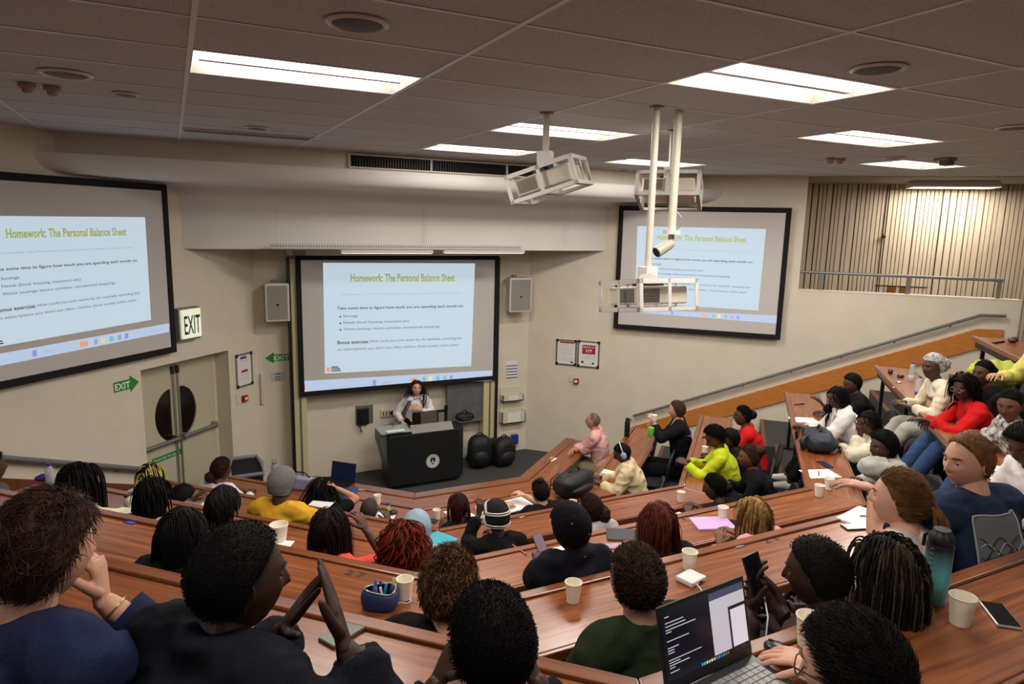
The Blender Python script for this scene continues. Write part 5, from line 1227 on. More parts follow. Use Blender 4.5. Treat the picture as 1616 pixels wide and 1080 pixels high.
def phones(P,r):
    mb=MB(); mb.tube([P.HM@Vector((.100*math.cos(a),-.012,.02+.122*math.sin(a))) for a in [PI*i/14 for i in range(15)]],[(.012,.006)]*15,8,up=(P.HM.to_3x3()@Vector((0,1,0)))); mb.build('headband',M_('headphone_white',col(206,210,216),.4),r,smooth=True,world=True)
    for s in(-1,1):
        mb=MB(); mb.ball((0,0,0),(.022,.036,.044),P.HM@Matrix.Translation((s*.096,-.008,0)),nu=16,nv=10); mb.build('ear_cup',M_('headphone_blue',col(150,170,205),.4),r,smooth=True,world=True)
person('young person in beige jacket wearing pale blue headphones, writing',B(982,716,1,.37),1,140,look=150,pitch=-22,skin_k='d2',top=c_beige,leg=c_black,hood=1,hair=H_short(t=.012),headgear=phones,hi=1,sc=.93,
  arms={'R':dict(rel=(.08,.30,-.42),curl=.8),'L':dict(rel=(-.12,.26,-.44),curl=.8)})
person('woman in bright lime green blazer looking down at her phone',B(1128,690,2,.40),2,135,look=165,pitch=-28,skin_k='d2',top=c_lime,leg=c_black,hi=1,hair=H_afro(t=.022,b=.004,front=42),arms={'L':dict(rel=(-.12,.33,-.30),f=(.3,.8,.3),n=(-.5,.1,.8),curl=.9),'R':dict(rel=(.10,.33,-.34),f=(-.4,.8,.2),curl=.9)})
person('woman in red top with small bun by the right aisle',B(1172,657,2,.42),2,135,look=150,skin_k='d2',top=c_red,leg=c_black,hair=H_puff(r=(.05,.05,.05),c=(0,-.115,.02)),arms={'L':dict(rel=(-.15,.35,-.30)),'R':dict(rel=(.1,.3,-.4))})
person('dark haired person in black between lime and red clothed women',B(1152,694,2,.30),2,135,look=155,pitch=-10,skin_k='d1',top=c_black,leg=c_black,hair=H_short(t=.016))
person('woman in black jacket with brown updo and earrings, third row',B(1182,722,2,.36),2,138,look=148,skin_k='d3',top=c_black,leg=c_black,hi=1,hair=H_puff(m=hairm('warm_brown_updo',col(58,34,28)),c=(.0,-.085,.075),r=(.065,.075,.055),t=.012),extras=[X_earring()])
person('person with cornrows in a low bun behind the lime green blazer',B(1128,770,2,.33),2,100,look=125,pitch=-14,skin_k='d2',top=c_black,leg=c_black,hair=H_puff(c=(.0,-.12,-.01),r=(.04,.04,.04),t=.009),extras=[X_glasses()])
person('girl with black ponytail in white hoodie writing at fourth row',B(1322,628,3,.40),3,138,look=158,pitch=-14,skin_k='d2',top=c_white,leg=c_black,hood=1,hair=H_locks(n=110,L=.40,r=.007,back=-34),shoe=shoe_w,legs='fwd',arms={'L':dict(rel=(-.12,.36,-.34),curl=.8),'R':dict(rel=(.05,.34,-.38),curl=.8)})
person('dark clothed young man looking at paper nearest the right wall, fourth row',B(1345,606,3,.42),3,140,look=160,pitch=-12,skin_k='d2',male=1,top=c_black,leg=c_black,hair=H_short(t=.014),arms={'L':dict(rel=(-.12,.38,-.25),f=(0,.6,.7)),'R':dict(rel=(.1,.3,-.4))})
person('person in cream fleece resting face on hand, fourth row',B(1372,668,3,.32),3,142,look=165,pitch=-12,roll=8,skin_k='d2',top=c_cream,leg=c_black,hood=1,hair=H_locks(n=90,L=.22,r=.008),arms={'L':dict(rel=(-.05,.10,-.11),f=(0,.1,1),n=(-1,-.2,0),curl=.7,hint=(-.3,.9,-.9),hl=1),'R':dict(rel=(.05,.28,-.36),curl=.8)})
person('person in light grey hoodie leaning back with hand behind neck',B(1392,706,3,.36),3,145,look=165,skin_k='d2',male=1,top=c_grey,leg=c_black,hood=1,hi=1,hair=H_afro(t=.035,b=.006),arms={'R':dict(rel=(.05,.16,-.40),curl=.7),'L':dict(rel=(-.09,-.02,-.12),f=(.8,-.5,.4),n=(-.3,-.6,.8),curl=.6,hint=(-1,.8,-.2),hl=1)})
def scarf(P,r):
    m=mat('black_white_check_scarf',col(215,212,208),.85,noise_amt=0,scale=90,col2=col(60,60,66)); cap(P,r,m,.020,front=30,side=20,back=-20,bump=.006,fr=30,top=.01,nme='head_scarf'); ballpart(P,r,m,(0,-.125,.03),(.065,.05,.06),'scarf_knot',.02)
def logo(txt,m,w=.20,up=-.17,h=.05):
    def f(P,r):
        S=onbody(r,P.nb+P.sp*up,None,-P.Rt*-1,P.sp,P.F); mb=MB(); put_text(mb,txt,(-w/2,w/2,-h/2,h/2),lambda x,y:S(-x,y),.012)
        stuff(mb.build('chest_print',m,r,world=True))
    return f
person('woman in patterned headscarf and white sweatshirt, fifth row',B(1472,580,4,.42),4,140,look=168,skin_k='d2',hi=1,top=c_cream,leg=c_ltrous,headgear=scarf,legs='fwd',shoe=shoe_w,extras=[logo('ALABAMA',M_('crimson_print',col(150,40,50),.7),h=.05)])
person('woman with black hair in red sweater, arms on the fifth row desk',B(1522,612,4,.36),4,142,look=170,pitch=-12,skin_k='d2',hi=1,top=c_red,leg=c_jeans,legs='fwd',hair=H_locks(n=120,L=.20,r=.010,shell=.016,t=.018),arms={'L':dict(rel=(-.10,.36,-.30),f=(.3,1,.1),curl=.5),'R':dict(rel=(.02,.32,-.36),f=(-.9,.5,0),curl=.6)},extras=[X_glasses(M_('pale_frame',col(170,160,150),.3)),X_cuff(0,'R',M_('silver_band',col(200,200,200),.3,metal=.8))])
person('woman in black with hair tied back by the right wall, fifth row',B(1552,590,4,.42),4,142,look=172,skin_k='d2',top=c_black,leg=c_black,hair=H_puff(c=(0,-.11,.02),r=(.045,.05,.045)))
person('woman in black and white patterned sweater with pulled back hair',B(1594,640,4,.41),4,150,look=188,pitch=-8,skin_k='d3',hi=1,top=c_zebra,leg=c_jeans,hair=H_puff(c=(0,-.11,.03)),legs='fwd',arms={'L':dict(p=B(1520,680,4,.05),f=(.2,1,0),curl=.7),'R':dict(rel=(.0,.28,-.40))})
person('person with full black hair at the right edge beside pink tumbler',B(1618,704,4,.40),4,150,look=172,pitch=-20,skin_k='d2',top=c_white,leg=c_black,hair=H_afro(t=.04,b=.004))
person('person in yellow jacket at the right edge of the highest row',B(1648,528,5,.42),5,150,look=170,skin_k='l1',top=cloth('pale_yellow_fleece',col(214,206,110)),leg=c_black,hair=H_short(t=.015),arms={'L':dict(p=B(1606,545,5,.05),curl=.8),'R':dict(rel=(.1,.3,-.4))})
# navy T-shirt man
hn=DP(1528,728,2.85)
def onbody(r,o,dirv,R_,U_,side):
    """returns S(x,y,k): point of the garment hit by a ray along -side direction"""
    from mathutils.bvhtree import BVHTree
    top=[c for c in r.children if c.name.startswith('top')][0]; me=top.data
    bv=BVHTree.FromPolygons([v.co+r.location for v in me.vertices],[tuple(p.vertices) for p in me.polygons])
    def S(x,y,k=0):
        q=o+R_*x+U_*y; h,n,_,_=bv.ray_cast(q+side*.5,-side)
        if h is None: h=q+side*.12
        return h+side*(.004+k)
    return S
def shirtprint(P,r):
    a=math.radians(252); bkd=Vector((math.cos(a),math.sin(a),0)); R=Vector((-bkd.y,bkd.x,0)); U=P.sp
    S=onbody(r,P.nb+P.sp*-.16-P.Rt*.012,None,R,U,bkd); mp=M_('print_pale',col(176,172,166),.8)
    mb=MB(); mb.grid(lambda u,v:S(-.105+.21*u,-.16+.29*v),14,16); mb.build('print_ground',M_('print_grey_ground',col(104,106,112),.85),r,world=True,smooth=True)
    mb=MB()
    for i in range(2):
        mb.tube([S(-.11+.22*i,-.165+.30*k/12,.003) for k in range(13)],.004,5); mb.tube([S(-.11+.22*k/12,-.165+.30*i,.003) for k in range(13)],.004,5)
    o=mb.build('print_border',mp,r,world=True); stuff(o)
    for q in range(9):
        mb=MB(); y=-.145+.022*q
        mb.tube([S(-.095+.19*k/20,y+.007*math.sin(k*1.3+q*1.1) if q<6 else y+.045*abs(math.sin(k*.33+q))-.02,.003) for k in range(21)],.0024,4); mb.build('print_line',mp if q%2 else M_('print_ink',col(44,50,66),.8),r,world=True)
    mb=MB(); put_text(mb,'PLANET 52',(-.10,.10,-.205,-.180),lambda x,y:S(x,y,.003),.02); stuff(mb.build('back_lettering',mp,r,world=True))
person('sandy haired man in navy T-shirt with white back print',hn,4,84,look=165,pitch=-2,skin_k='l1',male=1,hi=2,top=c_navyt,sleeve='short',leg=c_khaki,sc=.98,hair=H_tuft(sandy,t=.010,n=2200,L=.035,curl=.12,lay=.93,r=.0015,m2=gingr,dirn=(0,-.8,-.5),capk=dict(side=-4,back=-36,front=46),front=46),
  arms={'L':dict(p=DP(1378,772,3.0),f=(-.6,.8,.1),curl=.4,hint=(-.6,0,-.9),hl=1),'R':dict(p=DP(1452,842,2.75),f=(-.9,.5,0),curl=.6,hint=(.9,.1,-.8),hl=1)},extras=[shirtprint,X_cuff(0,'L',M_('black_watch',col(20,20,22),.4),w=.022,rad=.030)],hipoff=.34)
person('girl with light brown ponytail in pale pink T-shirt',DP(1418,788,2.75),4,98,look=118,pitch=2,skin_k='l2',hi=2,top=c_pinkw,sleeve='short',leg=c_black,hair=H_tail(gingr,L=.27,w=.04),sc=.96,arms={'L':dict(rel=(-.10,.26,-.40),f=(.5,1,0),curl=.7),'R':dict(rel=(.02,.26,-.42),f=(-.6,1,0),curl=.7)},hipoff=.30)
# ---- centre rows
person('woman with long auburn braids writing on the fourth row desk',A(1040,828,'C',3,.80),3,88,look=95,pitch=-12,skin_k='d3',top=c_black,leg=c_black,hi=1,hair=H_locks(auburn,n=260,L=.46,r=.0055,t=.010,shell=.014,back=-38,front_drop=1),arms={'L':dict(p=atz(990,855,Z[3]+.04),f=(.4,1,0),curl=.9),'R':dict(rel=(.12,.3,-.36))})
person('woman with long honey blond braids in pink hoodie',A(1190,815,'C',3,.74),3,95,look=100,pitch=-6,skin_k='d3',top=c_pink,leg=c_black,hood=1,hi=1,hair=H_locks(blond,n=240,L=.40,r=.0055,t=.010,shell=.012,m2=hairm('brown_under_braids',col(84,60,38)),lastfrac=.4))
person('young man with top bun in black T-shirt, writing on white paper',A(852,777,'C',1,.70),1,92,look=100,pitch=-6,skin_k='l1',male=1,top=c_black,sleeve='short',leg=c_black,hi=1,hair=H_puff(m=dbrown,c=(-.01,-.03,.128),r=(.035,.035,.028),t=.008),arms={'L':dict(p=atz(800,800,Z[1]+.05),f=(.6,.8,.1),curl=.8),'R':dict(p=atz(822,780,Z[1]+.10),f=(-.5,.8,.2),curl=.9)})
person('person with thin braids in black behind papers at second row',A(724,800,'C',1,.74),1,92,look=98,pitch=-10,skin_k='d2',top=c_black,leg=c_black,hair=H_locks(dkred,n=90,L=.22,r=.006,cm=nearblk))
person('person in black wearing black beanie with white stripes',A(783,818,'C',2,.66),2,90,look=92,skin_k='d1',top=c_black,leg=c_black,hi=1,headgear=G_beanie(M_('black_knit',col(14,14,17),.95,bump=.5,bscale=150),stripe=(M_('cream_stripe',col(206,200,190),.9),(-8,0,34,40))),arms={'L':dict(p=atz(756,812,Z[2]+.28),f=(.3,.3,.9),curl=.9),'R':dict(rel=(.15,.3,-.36))})
person('person in light grey hoodie with curly brown puff, third row',A(932,805,'C',2,.72),2,95,look=112,pitch=-4,skin_k='d2',top=c_grey,leg=c_black,hood=1,hi=1,hair=H_puff(m=hairm('dark_curl_brown',col(52,28,22)),c=(.04,-.10,-.03),r=(.062,.06,.07),b=.018,t=.014))
def pins(P,r):
    for x,z in((-.07,.05),(.01,-.02),(.0,-.05),(-.03,-.12)):
        mb=MB(); mb.ball(P.HM@Vector((x,-.118+abs(x)*.4,z)),.004,nu=8,nv=5); mb.build('silver_pin',alu_m,r,world=True)
person('person in dark navy jacket and black head wrap, silver pins, phone in hand',DP(900,834,3.45),3,88,look=105,pitch=-14,skin_k='d1',top=c_dnavy,leg=c_black,hood=1,hi=1,sc=1.02,hair=H_short(t=.016,back=-48),headgear=lambda P,r:cap(P,r,M_('black_wrap',col(11,11,14),.8,spec=.15,noise_amt=.3,scale=8,bump=.5,bscale=40),.020,front=20,side=-20,back=-40,nme='head_wrap'),extras=[pins],arms={'L':dict(p=atz(845,880,Z[3]+.06),f=(.4,.8,.3),curl=.7),'R':dict(rel=(.16,.30,-.40))})
person('man with short brown hair in dark green shirt, seen from behind',DP(1004,918,2.35),4,92,look=92,pitch=0,skin_k='l1',male=1,hi=2,top=c_green,leg=c_black,collar=1,sc=1.02,hair=H_tuft(dbrown,t=.010,n=2800,L=.020,curl=.35,lay=.6,r=.0016,m2=hairm('mid_brown_short',col(74,54,40)),dirn=(.2,.3,.4),base=.006,side=2,back=-32,capk=dict(side=2,back=-32)),arms={'L':dict(rel=(-.2,.3,-.5)),'R':dict(rel=(.2,.3,-.5))})
person('young man in brown sweatshirt looking at the phone he holds',DP(1290,906,2.3),4,108,look=118,pitch=-6,skin_k='d1',male=1,hi=2,top=c_brown,leg=cloth('grey_green_trousers',col(40,46,38)),collar=1,sc=1.0,hair=H_short(t=.012,side=4,back=-30),arms={'L':dict(p=DP(1186,962,2.42),tip=DP(1184,905,2.44),n=(-.6,.7,0),curl=.5,thumb=.9,hint=(-.6,.2,-.9),hl=1),'R':dict(p=DP(1236,968,2.34),tip=DP(1200,932,2.42),n=(.5,.7,.2),curl=.8,hint=(.3,.2,-.9),hl=1)},extras=[X_cuff(0,'R',black_m)])
person('woman with long gold flecked black braids in olive satin top',DP(1400,905,2.25),4,95,look=100,pitch=-8,skin_k='d1',hi=2,top=c_olive,leg=c_black,sc=.96,hair=H_locks(nearblk,n=420,L=.34,r=.0042,t=.008,shell=.014,bead=.22,step=.012,flat=1,m2=goldb,lastfrac=.22),arms={'L':dict(rel=(-.08,.26,-.30),f=(.3,.5,.8),curl=1.0),'R':dict(rel=(.15,.3,-.4))})
hb=DP(1350,1062,1.36)
person('man with dark hair and thin framed glasses using black mouse',hb,5,115,look=brg(1352,1052)+74,pitch=-12,skin_k='l2',male=1,hi=2,top=c_black,leg=c_black,sleeve='three',hair=H_tuft(nearblk,t=.010,n=5200,L=.036,curl=.12,lay=.985,r=.0012,base=.008,dirn=(.25,.7,.3),front=40,side=0,back=-40,capk=dict(side=0,back=-40)),extras=[X_glasses()],arms={'R':dict(p=atz(1294,1050,Z[5]+.050),tip=atz(1222,1028,Z[5]+.045),n=(0,0,1),curl=.45,hint=(1,.1,-.6),hl=1),'L':dict(rel=(-.2,.3,-.5))},hipoff=.26)
person('person in mint hoodie at the lower right corner',DP(1800,1010,1.6),5,110,look=105,skin_k='l1',top=c_mint,leg=c_black,hood=1,hi=1,hair=H_short(t=.012),arms={'L':dict(p=DP(1760,975,1.8),f=(.3,1,0),curl=.6,hint=(-.8,0,-.9),hl=1),'R':dict(rel=(.5,.0,-.45))})
# ---- left wing
person('woman with dark hair tied low in white shirt leaning on second row desk',A(349,742,'L',1,.70),1,50,look=35,pitch=-8,skin_k='d2',top=c_white,leg=c_black,hair=H_puff(m=hairm('brown_low_puff',col(52,30,24)),c=(-.02,-.11,-.06),r=(.055,.05,.055),t=.012,b=.006),arms={'R':dict(p=atz(395,778,Z[1]+.04),f=(-.5,1,0)),'L':dict(rel=(-.1,.3,-.36))})
person('person in mustard sweatshirt and grey beanie seen from behind',A(445,768,'L',2,.78),2,50,look=38,pitch=-10,skin_k='d2',male=1,top=c_yellow,leg=c_black,hi=1,headgear=G_beanie(M_('grey_knit',col(104,102,100),.95,bump=.5,bscale=150),t=.016,top=.03,back=-24),arms={'R':dict(p=atz(525,820,Z[2]+.05),f=(-.6,1,0),hint=(1,.2,-.4),hl=1),'L':dict(rel=(-.15,.28,-.38))},shoulder=.20)
person('woman with long black hair, left forearm raised to her head',A(508,775,'L',1,.62),1,48,look=60,pitch=-8,skin_k='l3',top=c_black,leg=c_black,hi=1,hair=H_locks(n=200,L=.44,r=.0075,t=.014,shell=.016,wave=6,cm=dbrown),arms={'R':dict(rel=(.12,.06,.03),f=(-.7,-.1,.7),n=(.5,.5,.5),curl=.8,hint=(1,.9,-.3),hl=1),'L':dict(rel=(-.1,.3,-.3))},sleeve='short')
person('person with shaved head low behind second row desk',A(582,806,'L',1,.62),1,48,look=50,pitch=-24,skin_k='d2',male=1,top=c_black,leg=c_black,hair=lambda P,r:cap(P,r,M_('shaved_scalp',col(54,38,32),.8),.002))
person('woman with half blond half black box braids by the door sticker',A(237,756,'L',2,.66),2,52,look=48,pitch=-8,skin_k='d3',top=c_white,leg=c_black,hi=1,hair=H_locks(nearblk,n=170,L=.46,r=.0065,t=.008,shell=.014,m2=yelb,lastfrac=.62,flat=1))
person('woman with smooth black hair in grey white knitted sweater',A(242,785,'L',3,.62),3,50,look=48,skin_k='d1',top=c_knit,leg=c_black,hi=1,hair=H_locks(n=150,L=.12,r=.010,t=.016,shell=.014))
person('person with black hair resting head on hand, fleece sleeve',A(286,788,'L',2,.60),2,50,look=30,pitch=-25,skin_k='d2',top=c_cream,leg=c_black,hair=H_short(t=.018,back=-46),arms={'R':dict(rel=(.12,-.02,-.06),f=(-.5,-.3,.8),n=(.7,-.5,.2),curl=.6,hint=(1,.3,-.8),hl=1),'L':dict(rel=(-.1,.3,-.3))})
person('person with cornrows and earring, fourth row left wing',A(352,798,'L',3,.70),3,50,look=40,pitch=-6,skin_k='d2',top=c_black,leg=c_black,hi=1,hair=H_locks(nearblk,n=60,L=.12,r=.010,t=.008,shell=.006,flat=.7),extras=[X_glasses(M_('pale_frame',col(170,160,150),.3)),X_earring()])
person('woman with very long black locks and cream cardigan, left wing',A(125,764,'L',3,.70),3,52,look=58,pitch=-4,skin_k='d2',top=c_cream,leg=c_black,hi=1,hair=H_locks(n=240,L=.42,r=.010,t=.020,shell=.022,back=-46),arms={'R':dict(p=A(205,785,'L',3,.40),f=(-.4,1,0),hint=(1,0,-.4),hl=1),'L':dict(rel=(-.1,.3,-.36))})
person('person in grey at the extreme left edge of the picture',A(-16,738,'L',3,.70),3,50,look=40,skin_k='d2',top=cloth('grey_green_jacket',col(80,84,80)),leg=c_black,hood=1,hair=H_short())
person('woman with straight black braids in coral T-shirt',A(520,838,'L',3,.70),3,52,look=66,pitch=-3,skin_k='d2',top=c_coral,sleeve='short',leg=c_black,hi=1,hair=H_locks(hairm('brown_black_braids',col(34,20,20)),n=280,L=.40,r=.0055,t=.010,shell=.014,back=-40),arms={'R':dict(rel=(.14,.22,-.06),f=(-.5,.2,.8),curl=.8,hint=(1,.5,-.9),hl=1),'L':dict(rel=(-.2,.25,-.42))})
person('woman with black braids ending in copper red curls',A(636,858,'L',3,.62),3,52,look=58,pitch=-4,skin_k='d3',top=c_brownt,leg=c_black,hi=1,hair=lambda P,r:(cap(P,r,dkred,.010),locks(P,r,dkred,n=220,L=.22,r=.0055,shell=.014,flat=1),locks(P,r,redh,n=110,L=.34,r=.006,shell=.016,wave=40,jit=.010,flat=1,nme='red_curls',seed=4,back=-42,side=-24,front=-20)),arms={'R':dict(rel=(.16,.10,-.18),f=(-.3,.2,.9),curl=1.0,hint=(1,.5,-.8),hl=1),'L':dict(rel=(-.15,.3,-.4))})
def hoodup(P,r): cap(P,r,c_denimb,.036,front=40,side=-30,back=-75,nme='hood',top=.01,rear=.01,soft=4); 
person('person with pale blue hood up behind the copper braids',A(657,838,'L',2,.66),2,62,look=60,pitch=-16,skin_k='d2',top=c_denimb,leg=c_black,hood=1,hi=1,headgear=hoodup,hair=H_short(t=.006))
person('curly brown haired person seen from behind over fifth row desk',DP(709,926,2.42),4,58,look=62,pitch=-4,skin_k='l2',male=1,hi=2,top=c_black,leg=c_black,hair=H_tuft(brownh,t=.020,bump=.009,n=3800,L=.045,curl=.7,lay=.85,r=.0014,base=.014,m2=hairm('mid_brown_curl',col(138,98,62)),capk=dict(back=-36)))
person('person with smooth black bob and black jacket, left wing',DP(286,848,2.72),4,50,look=42,pitch=-4,skin_k='d2',hi=2,top=c_black,leg=c_black,hood=1,sc=.93,hair=lambda P,r:(cap(P,r,M_('glossy_black_hair',col(9,8,9),.6,spec=.12),.008,back=-44,side=-10),locks(P,r,M_('glossy_black_hair',col(9,8,9),.6,spec=.12),n=420,L=.155,r=.006,shell=.007,back=-44,side=-14,jit=0)))
person('man with short black afro and clear framed glasses, bottom centre',DP(775,1016,1.62),5,68,look=brg(775,1000)+24,pitch=-4,skin_k='d1',male=1,hi=2,top=c_black,leg=c_black,hair=H_tuft(blackh,t=.024,bump=.003,n=5000,L=.008,curl=.6,lay=.3,r=.0012,front=42,side=6,back=-34,base=.021,capk=dict(side=6,back=-34,front=42)),extras=[X_glasses(M_('clear_frame',col(150,150,150),.2))],sc=1.0)
hh=DP(376,916,1.50)
LFd=vdir(32)
person('man in midnight blue hoodie pressing his fingertips together',hh,5,34,look=12,pitch=-3,skin_k='d1',male=1,hi=2,top=c_hood,leg=c_black,hood=1,sc=1.0,hair=H_tuft(blackh,t=.011,bump=.0015,n=4500,L=.005,curl=.5,lay=.4,r=.0011,front=42,side=8,back=-30,base=.009,capk=dict(side=8,back=-30,front=42)),hipoff=.30,
  arms={'R':dict(p=DP(543,1018,1.50),tip=DP(514,906,1.56),n=(.8,.6,.1),curl=.04,spread=.0,thumb=1.0,hint=(.6,.1,-1),hl=1),'L':dict(p=DP(449,992,1.64),tip=DP(512,906,1.59),n=(-.75,-.6,.4),curl=.04,spread=.0,thumb=.9,hint=(-.3,.2,-1),hl=1)},extras=[X_cuff(0,'R',black_m,frac=.03,rad=.034)])
person('brown haired man in navy shirt resting chin on fist, far left',DP(70,868,1.5),5,40,look=36,pitch=-8,skin_k='l1',male=1,hi=2,top=c_navyshirt,leg=c_black,sleeve='rolled',collar=1,sc=.99,hair=H_tuft(hairm('wavy_brown_near',col(52,34,27)),t=.017,bump=.009,n=5200,L=.048,curl=.35,lay=.97,r=.0013,base=.012,dirn=(0,-.5,-.6),m2=hairm('wavy_brown_light',col(76,52,40)),capk=dict(side=2,back=-50),side=2,back=-50),hipoff=.34,
  arms={'R':dict(rel=(.045,.105,-.155),f=(-.25,.15,1),n=(.7,.6,.2),curl=1.35,hint=(.9,.5,-1),hl=1),'L':dict(rel=(-.25,.25,-.5))},extras=[X_cuff(0,'R',M_('thin_gold',col(220,190,120),.3,metal=.9),w=.004,frac=.035,rad=.030),X_cuff(0,'R',c_navyshirt,w=.06,frac=.085,rad=.056)])
for P in PEOPLE: prep(P)
for P in PEOPLE: build_body(P); build_cloth(P)
ROOTS=[]
for i,P in enumerate(PEOPLE): ROOTS.append(finish(P,i))
for o in TMP: D.objects.remove(o)
for i,P in enumerate(PEOPLE):
    if P.seat: 
                chair(P.hip.x-P.F.x*.0,P.hip.y-P.F.y*.0,P.zf,P.face,' '.join(('black seat under the '+P.label).replace(',','').split()[:15]))
# ================= THINGS ON THE DESKS =================
ANG={'L':-45,'C':0,'R':45}
def cup(u,v,r,label,s=1.0,h=.095,hidden=None):
    """u,v = middle of the base"""
    p=atz(u,v,Z[r]+.001); t=thing('paper_cup',label,'cup',(p.x,p.y,Z[r]+.001),0,'cream paper cups on the desks')
    MB().lathe([(.001,.004),(.027*s,.004),(.0275*s,0),(.0285*s,0),(.039*s,h*s),(.037*s,h*s),(.0265*s,.008),(.001,.008)],n=28).build('cup_wall',cup_m,t,auto=50)
    MB().tube([(.0395*s*math.cos(a),.0395*s*math.sin(a),h*s) for a in [2*PI*i/28 for i in range(29)]],.0018,6).build('rolled_rim',cup_m,t,smooth=True)
    return t
cup(1514,984,5,'largest paper cup, beside the teal and black water bottle'); cup(1274,1018,5,'paper cup mostly hidden behind the glasses wearing man on the nearest desk')
cup(904,949,4,'paper cup standing alone with a glossy reflection on the fifth row desk'); cup(1087,898,4,'paper cup right behind the white charger box'); cup(639,944,4,'paper cup next to the blue pencil case'); cup(1286,878,4,'paper cup peeking out behind the young man holding a phone')
cup(441,853,3,'wide paper tub on the fourth row beside white napkin',s=1.55,h=.075); cup(1140,819,3,'paper cup next to the lilac notebook'); cup(1292,783,3,'front cup of the pair at the corner of the fourth row'); cup(1307.5,772,3,'rear cup of the pair at the corner of the fourth row')
cup(1074,791,2,'paper cup at the third row corner near the lime green blazer'); cup(903,806,2,'paper cup peeking over the black head wrap'); cup(1112,716,2,'paper cup held by the woman in lime green',s=.9)
cup(689,819,1,'paper cup beside the dark phone on the second row desk'); cup(596,795,1,'paper cup by the green capped bottle, second row left wing')
def phone(u,v,r,rot,label,face=black_m,body=None,L=.15,W=.073,th=.009,z0=.001,group=None):
    p=atz(u,v,Z[r]+z0); t=thing('phone',label,'phone',(p.x,p.y,Z[r]+z0),math.radians(rot),group)
    MB().bx(-L/2,L/2,-W/2,W/2,0,th).build('case',body or dgrey_m,t,bev=.003)
    MB().bx(-L/2+.004,L/2-.004,-W/2+.004,W/2-.004,th,th+.0012).build('screen',face,t)
    return t
glass_bl=M_('phone_glass',srgb(20,22,28),.08,spec=.8); glow=M_('phone_white_screen',srgb(225,225,215),.2,emit=srgb(225,228,215),estr=.35); sil=M_('silver_case',srgb(190,190,192),.3,metal=.7)
phone(1578,973,5,-131,'dark phone with silver edge on the nearest desk at right',glass_bl,sil); phone(545,1000,5,28,'olive backed phone behind the steepled hands',M_('olive_back',srgb(70,76,60),.3),M_('olive_case',srgb(70,76,60),.4))
phone(1350,833,4,-18,'phone with bright white screen beside the open notebook',glow); phone(1162,826,3,-40,'black phone in front of the honey blond braids',glass_bl); phone(972,863,3,-15,'pink rimmed phone beside the black tablet',M_('mauve_back',srgb(150,130,130),.3),M_('pink_case',srgb(190,140,150),.4))
phone(679,822,1,-50,'dark green phone lying on the second row desk',M_('dk_green_back',srgb(40,46,40),.4)); phone(572,773,0,-30,'white phone at the front row desk edge, left wing',M_('pale_screen',srgb(190,192,196),.3),sil)
phone(301,797,3,-40,'grey phone lying behind the black bob',M_('grey_screen',srgb(120,126,122),.3),sil); phone(322,780,2,-15,'pale grey phone in front of the cornrowed person',M_('pale_screen',srgb(190,192,196),.3),sil); phone(1302,734,3,70,'long dark blue phone on the fourth row, right wing',M_('blue_screen',srgb(30,44,84),.2),L=.17)
phone(1513,678,4,20,'pink framed phone in front of the patterned sweater',glass_bl,M_('pink_case2',srgb(226,186,186),.4)); phone(1575,751,4,30,'black phone lying on white paper beside the pink tumbler',glass_bl,z0=.006); phone(1110,727,2,70,'black phone in the hands of the woman in lime green',glass_bl,z0=.05)
# phone held by the young man
def heldphone(label,c,f,n,m=glass_bl,tilt=None):
    t=thing('phone',label,'phone',c); f=f.normalized(); n=(n-f*n.dot(f)).normalized(); s_=f.cross(n); M=Matrix((( s_.x,f.x,n.x),(s_.y,f.y,n.y),(s_.z,f.z,n.z)))
    MB().box((0,0,0),(.073,.15,.009),M).build('case',dgrey_m,t,bev=.003); MB().box(n*.0055,(.067,.144,.001),M).build('screen',m,t); return t
P=[p for p in PEOPLE if 'phone he holds' in p.label][0]; sd,S,E,H,fd,nm,*_=P.A[0]; c=DP(1192,907,2.40); heldphone('black phone held upright by the young man in brown sweatshirt',c,CU-CR*.28,-ray(1192,907).normalized()*.8+(Vector(P.head)-c).normalized()*.7)
t=thing('charging_cable','white cable hanging from the held phone','cable',c); MB().tube([DP(1206,940,2.40),DP(1212,975,2.3),DP(1208,1015,2.3),DP(1198,1060,2.3)],.003,6).build('cable',M_('cable_white',srgb(225,225,225),.5),t,world=True,smooth=True)
P=[p for p in PEOPLE if 'phone in hand' in p.label][0]; c=atz(853,860,Z[3]+.07); heldphone('mauve phone in the hand of the navy jacket person',c,Vector((-.1,.6,.7)),Vector((0,-.7,.7)),M_('mauve_screen',srgb(120,100,112),.3,emit=srgb(120,104,116),estr=.15))
P=[p for p in PEOPLE if 'green apple' in p.label][0]; sd,S,E,H,fd,nm,*_=P.A[1]
t=thing('green_bottle','bright green cup held by the man in black suit','cup',atz(1026,690,Z[1]+.32)); c=t.location.copy(); c=atpl(1027,682,NRM['R'],NRM['R'].dot(H)); t.location=c
MB().lathe([(.001,-.07),(.03,-.07),(.043,.05),(.035,.06),(.001,.06)],n=20).build('tumbler',M_('apple_green',srgb(96,160,50),.4),t,auto=50)
c=Vector(P.A[0][3])+Vector((0,0,.05)); t=thing('paper_cup','paper cup at the lips of the man in black suit','cup',c,0,'cream paper cups on the desks'); MB().lathe([(.001,-.03),(.026,-.03),(.036,.05),(.034,.05),(.001,.045)],n=20).build('cup_wall',cup_m,t,auto=50)
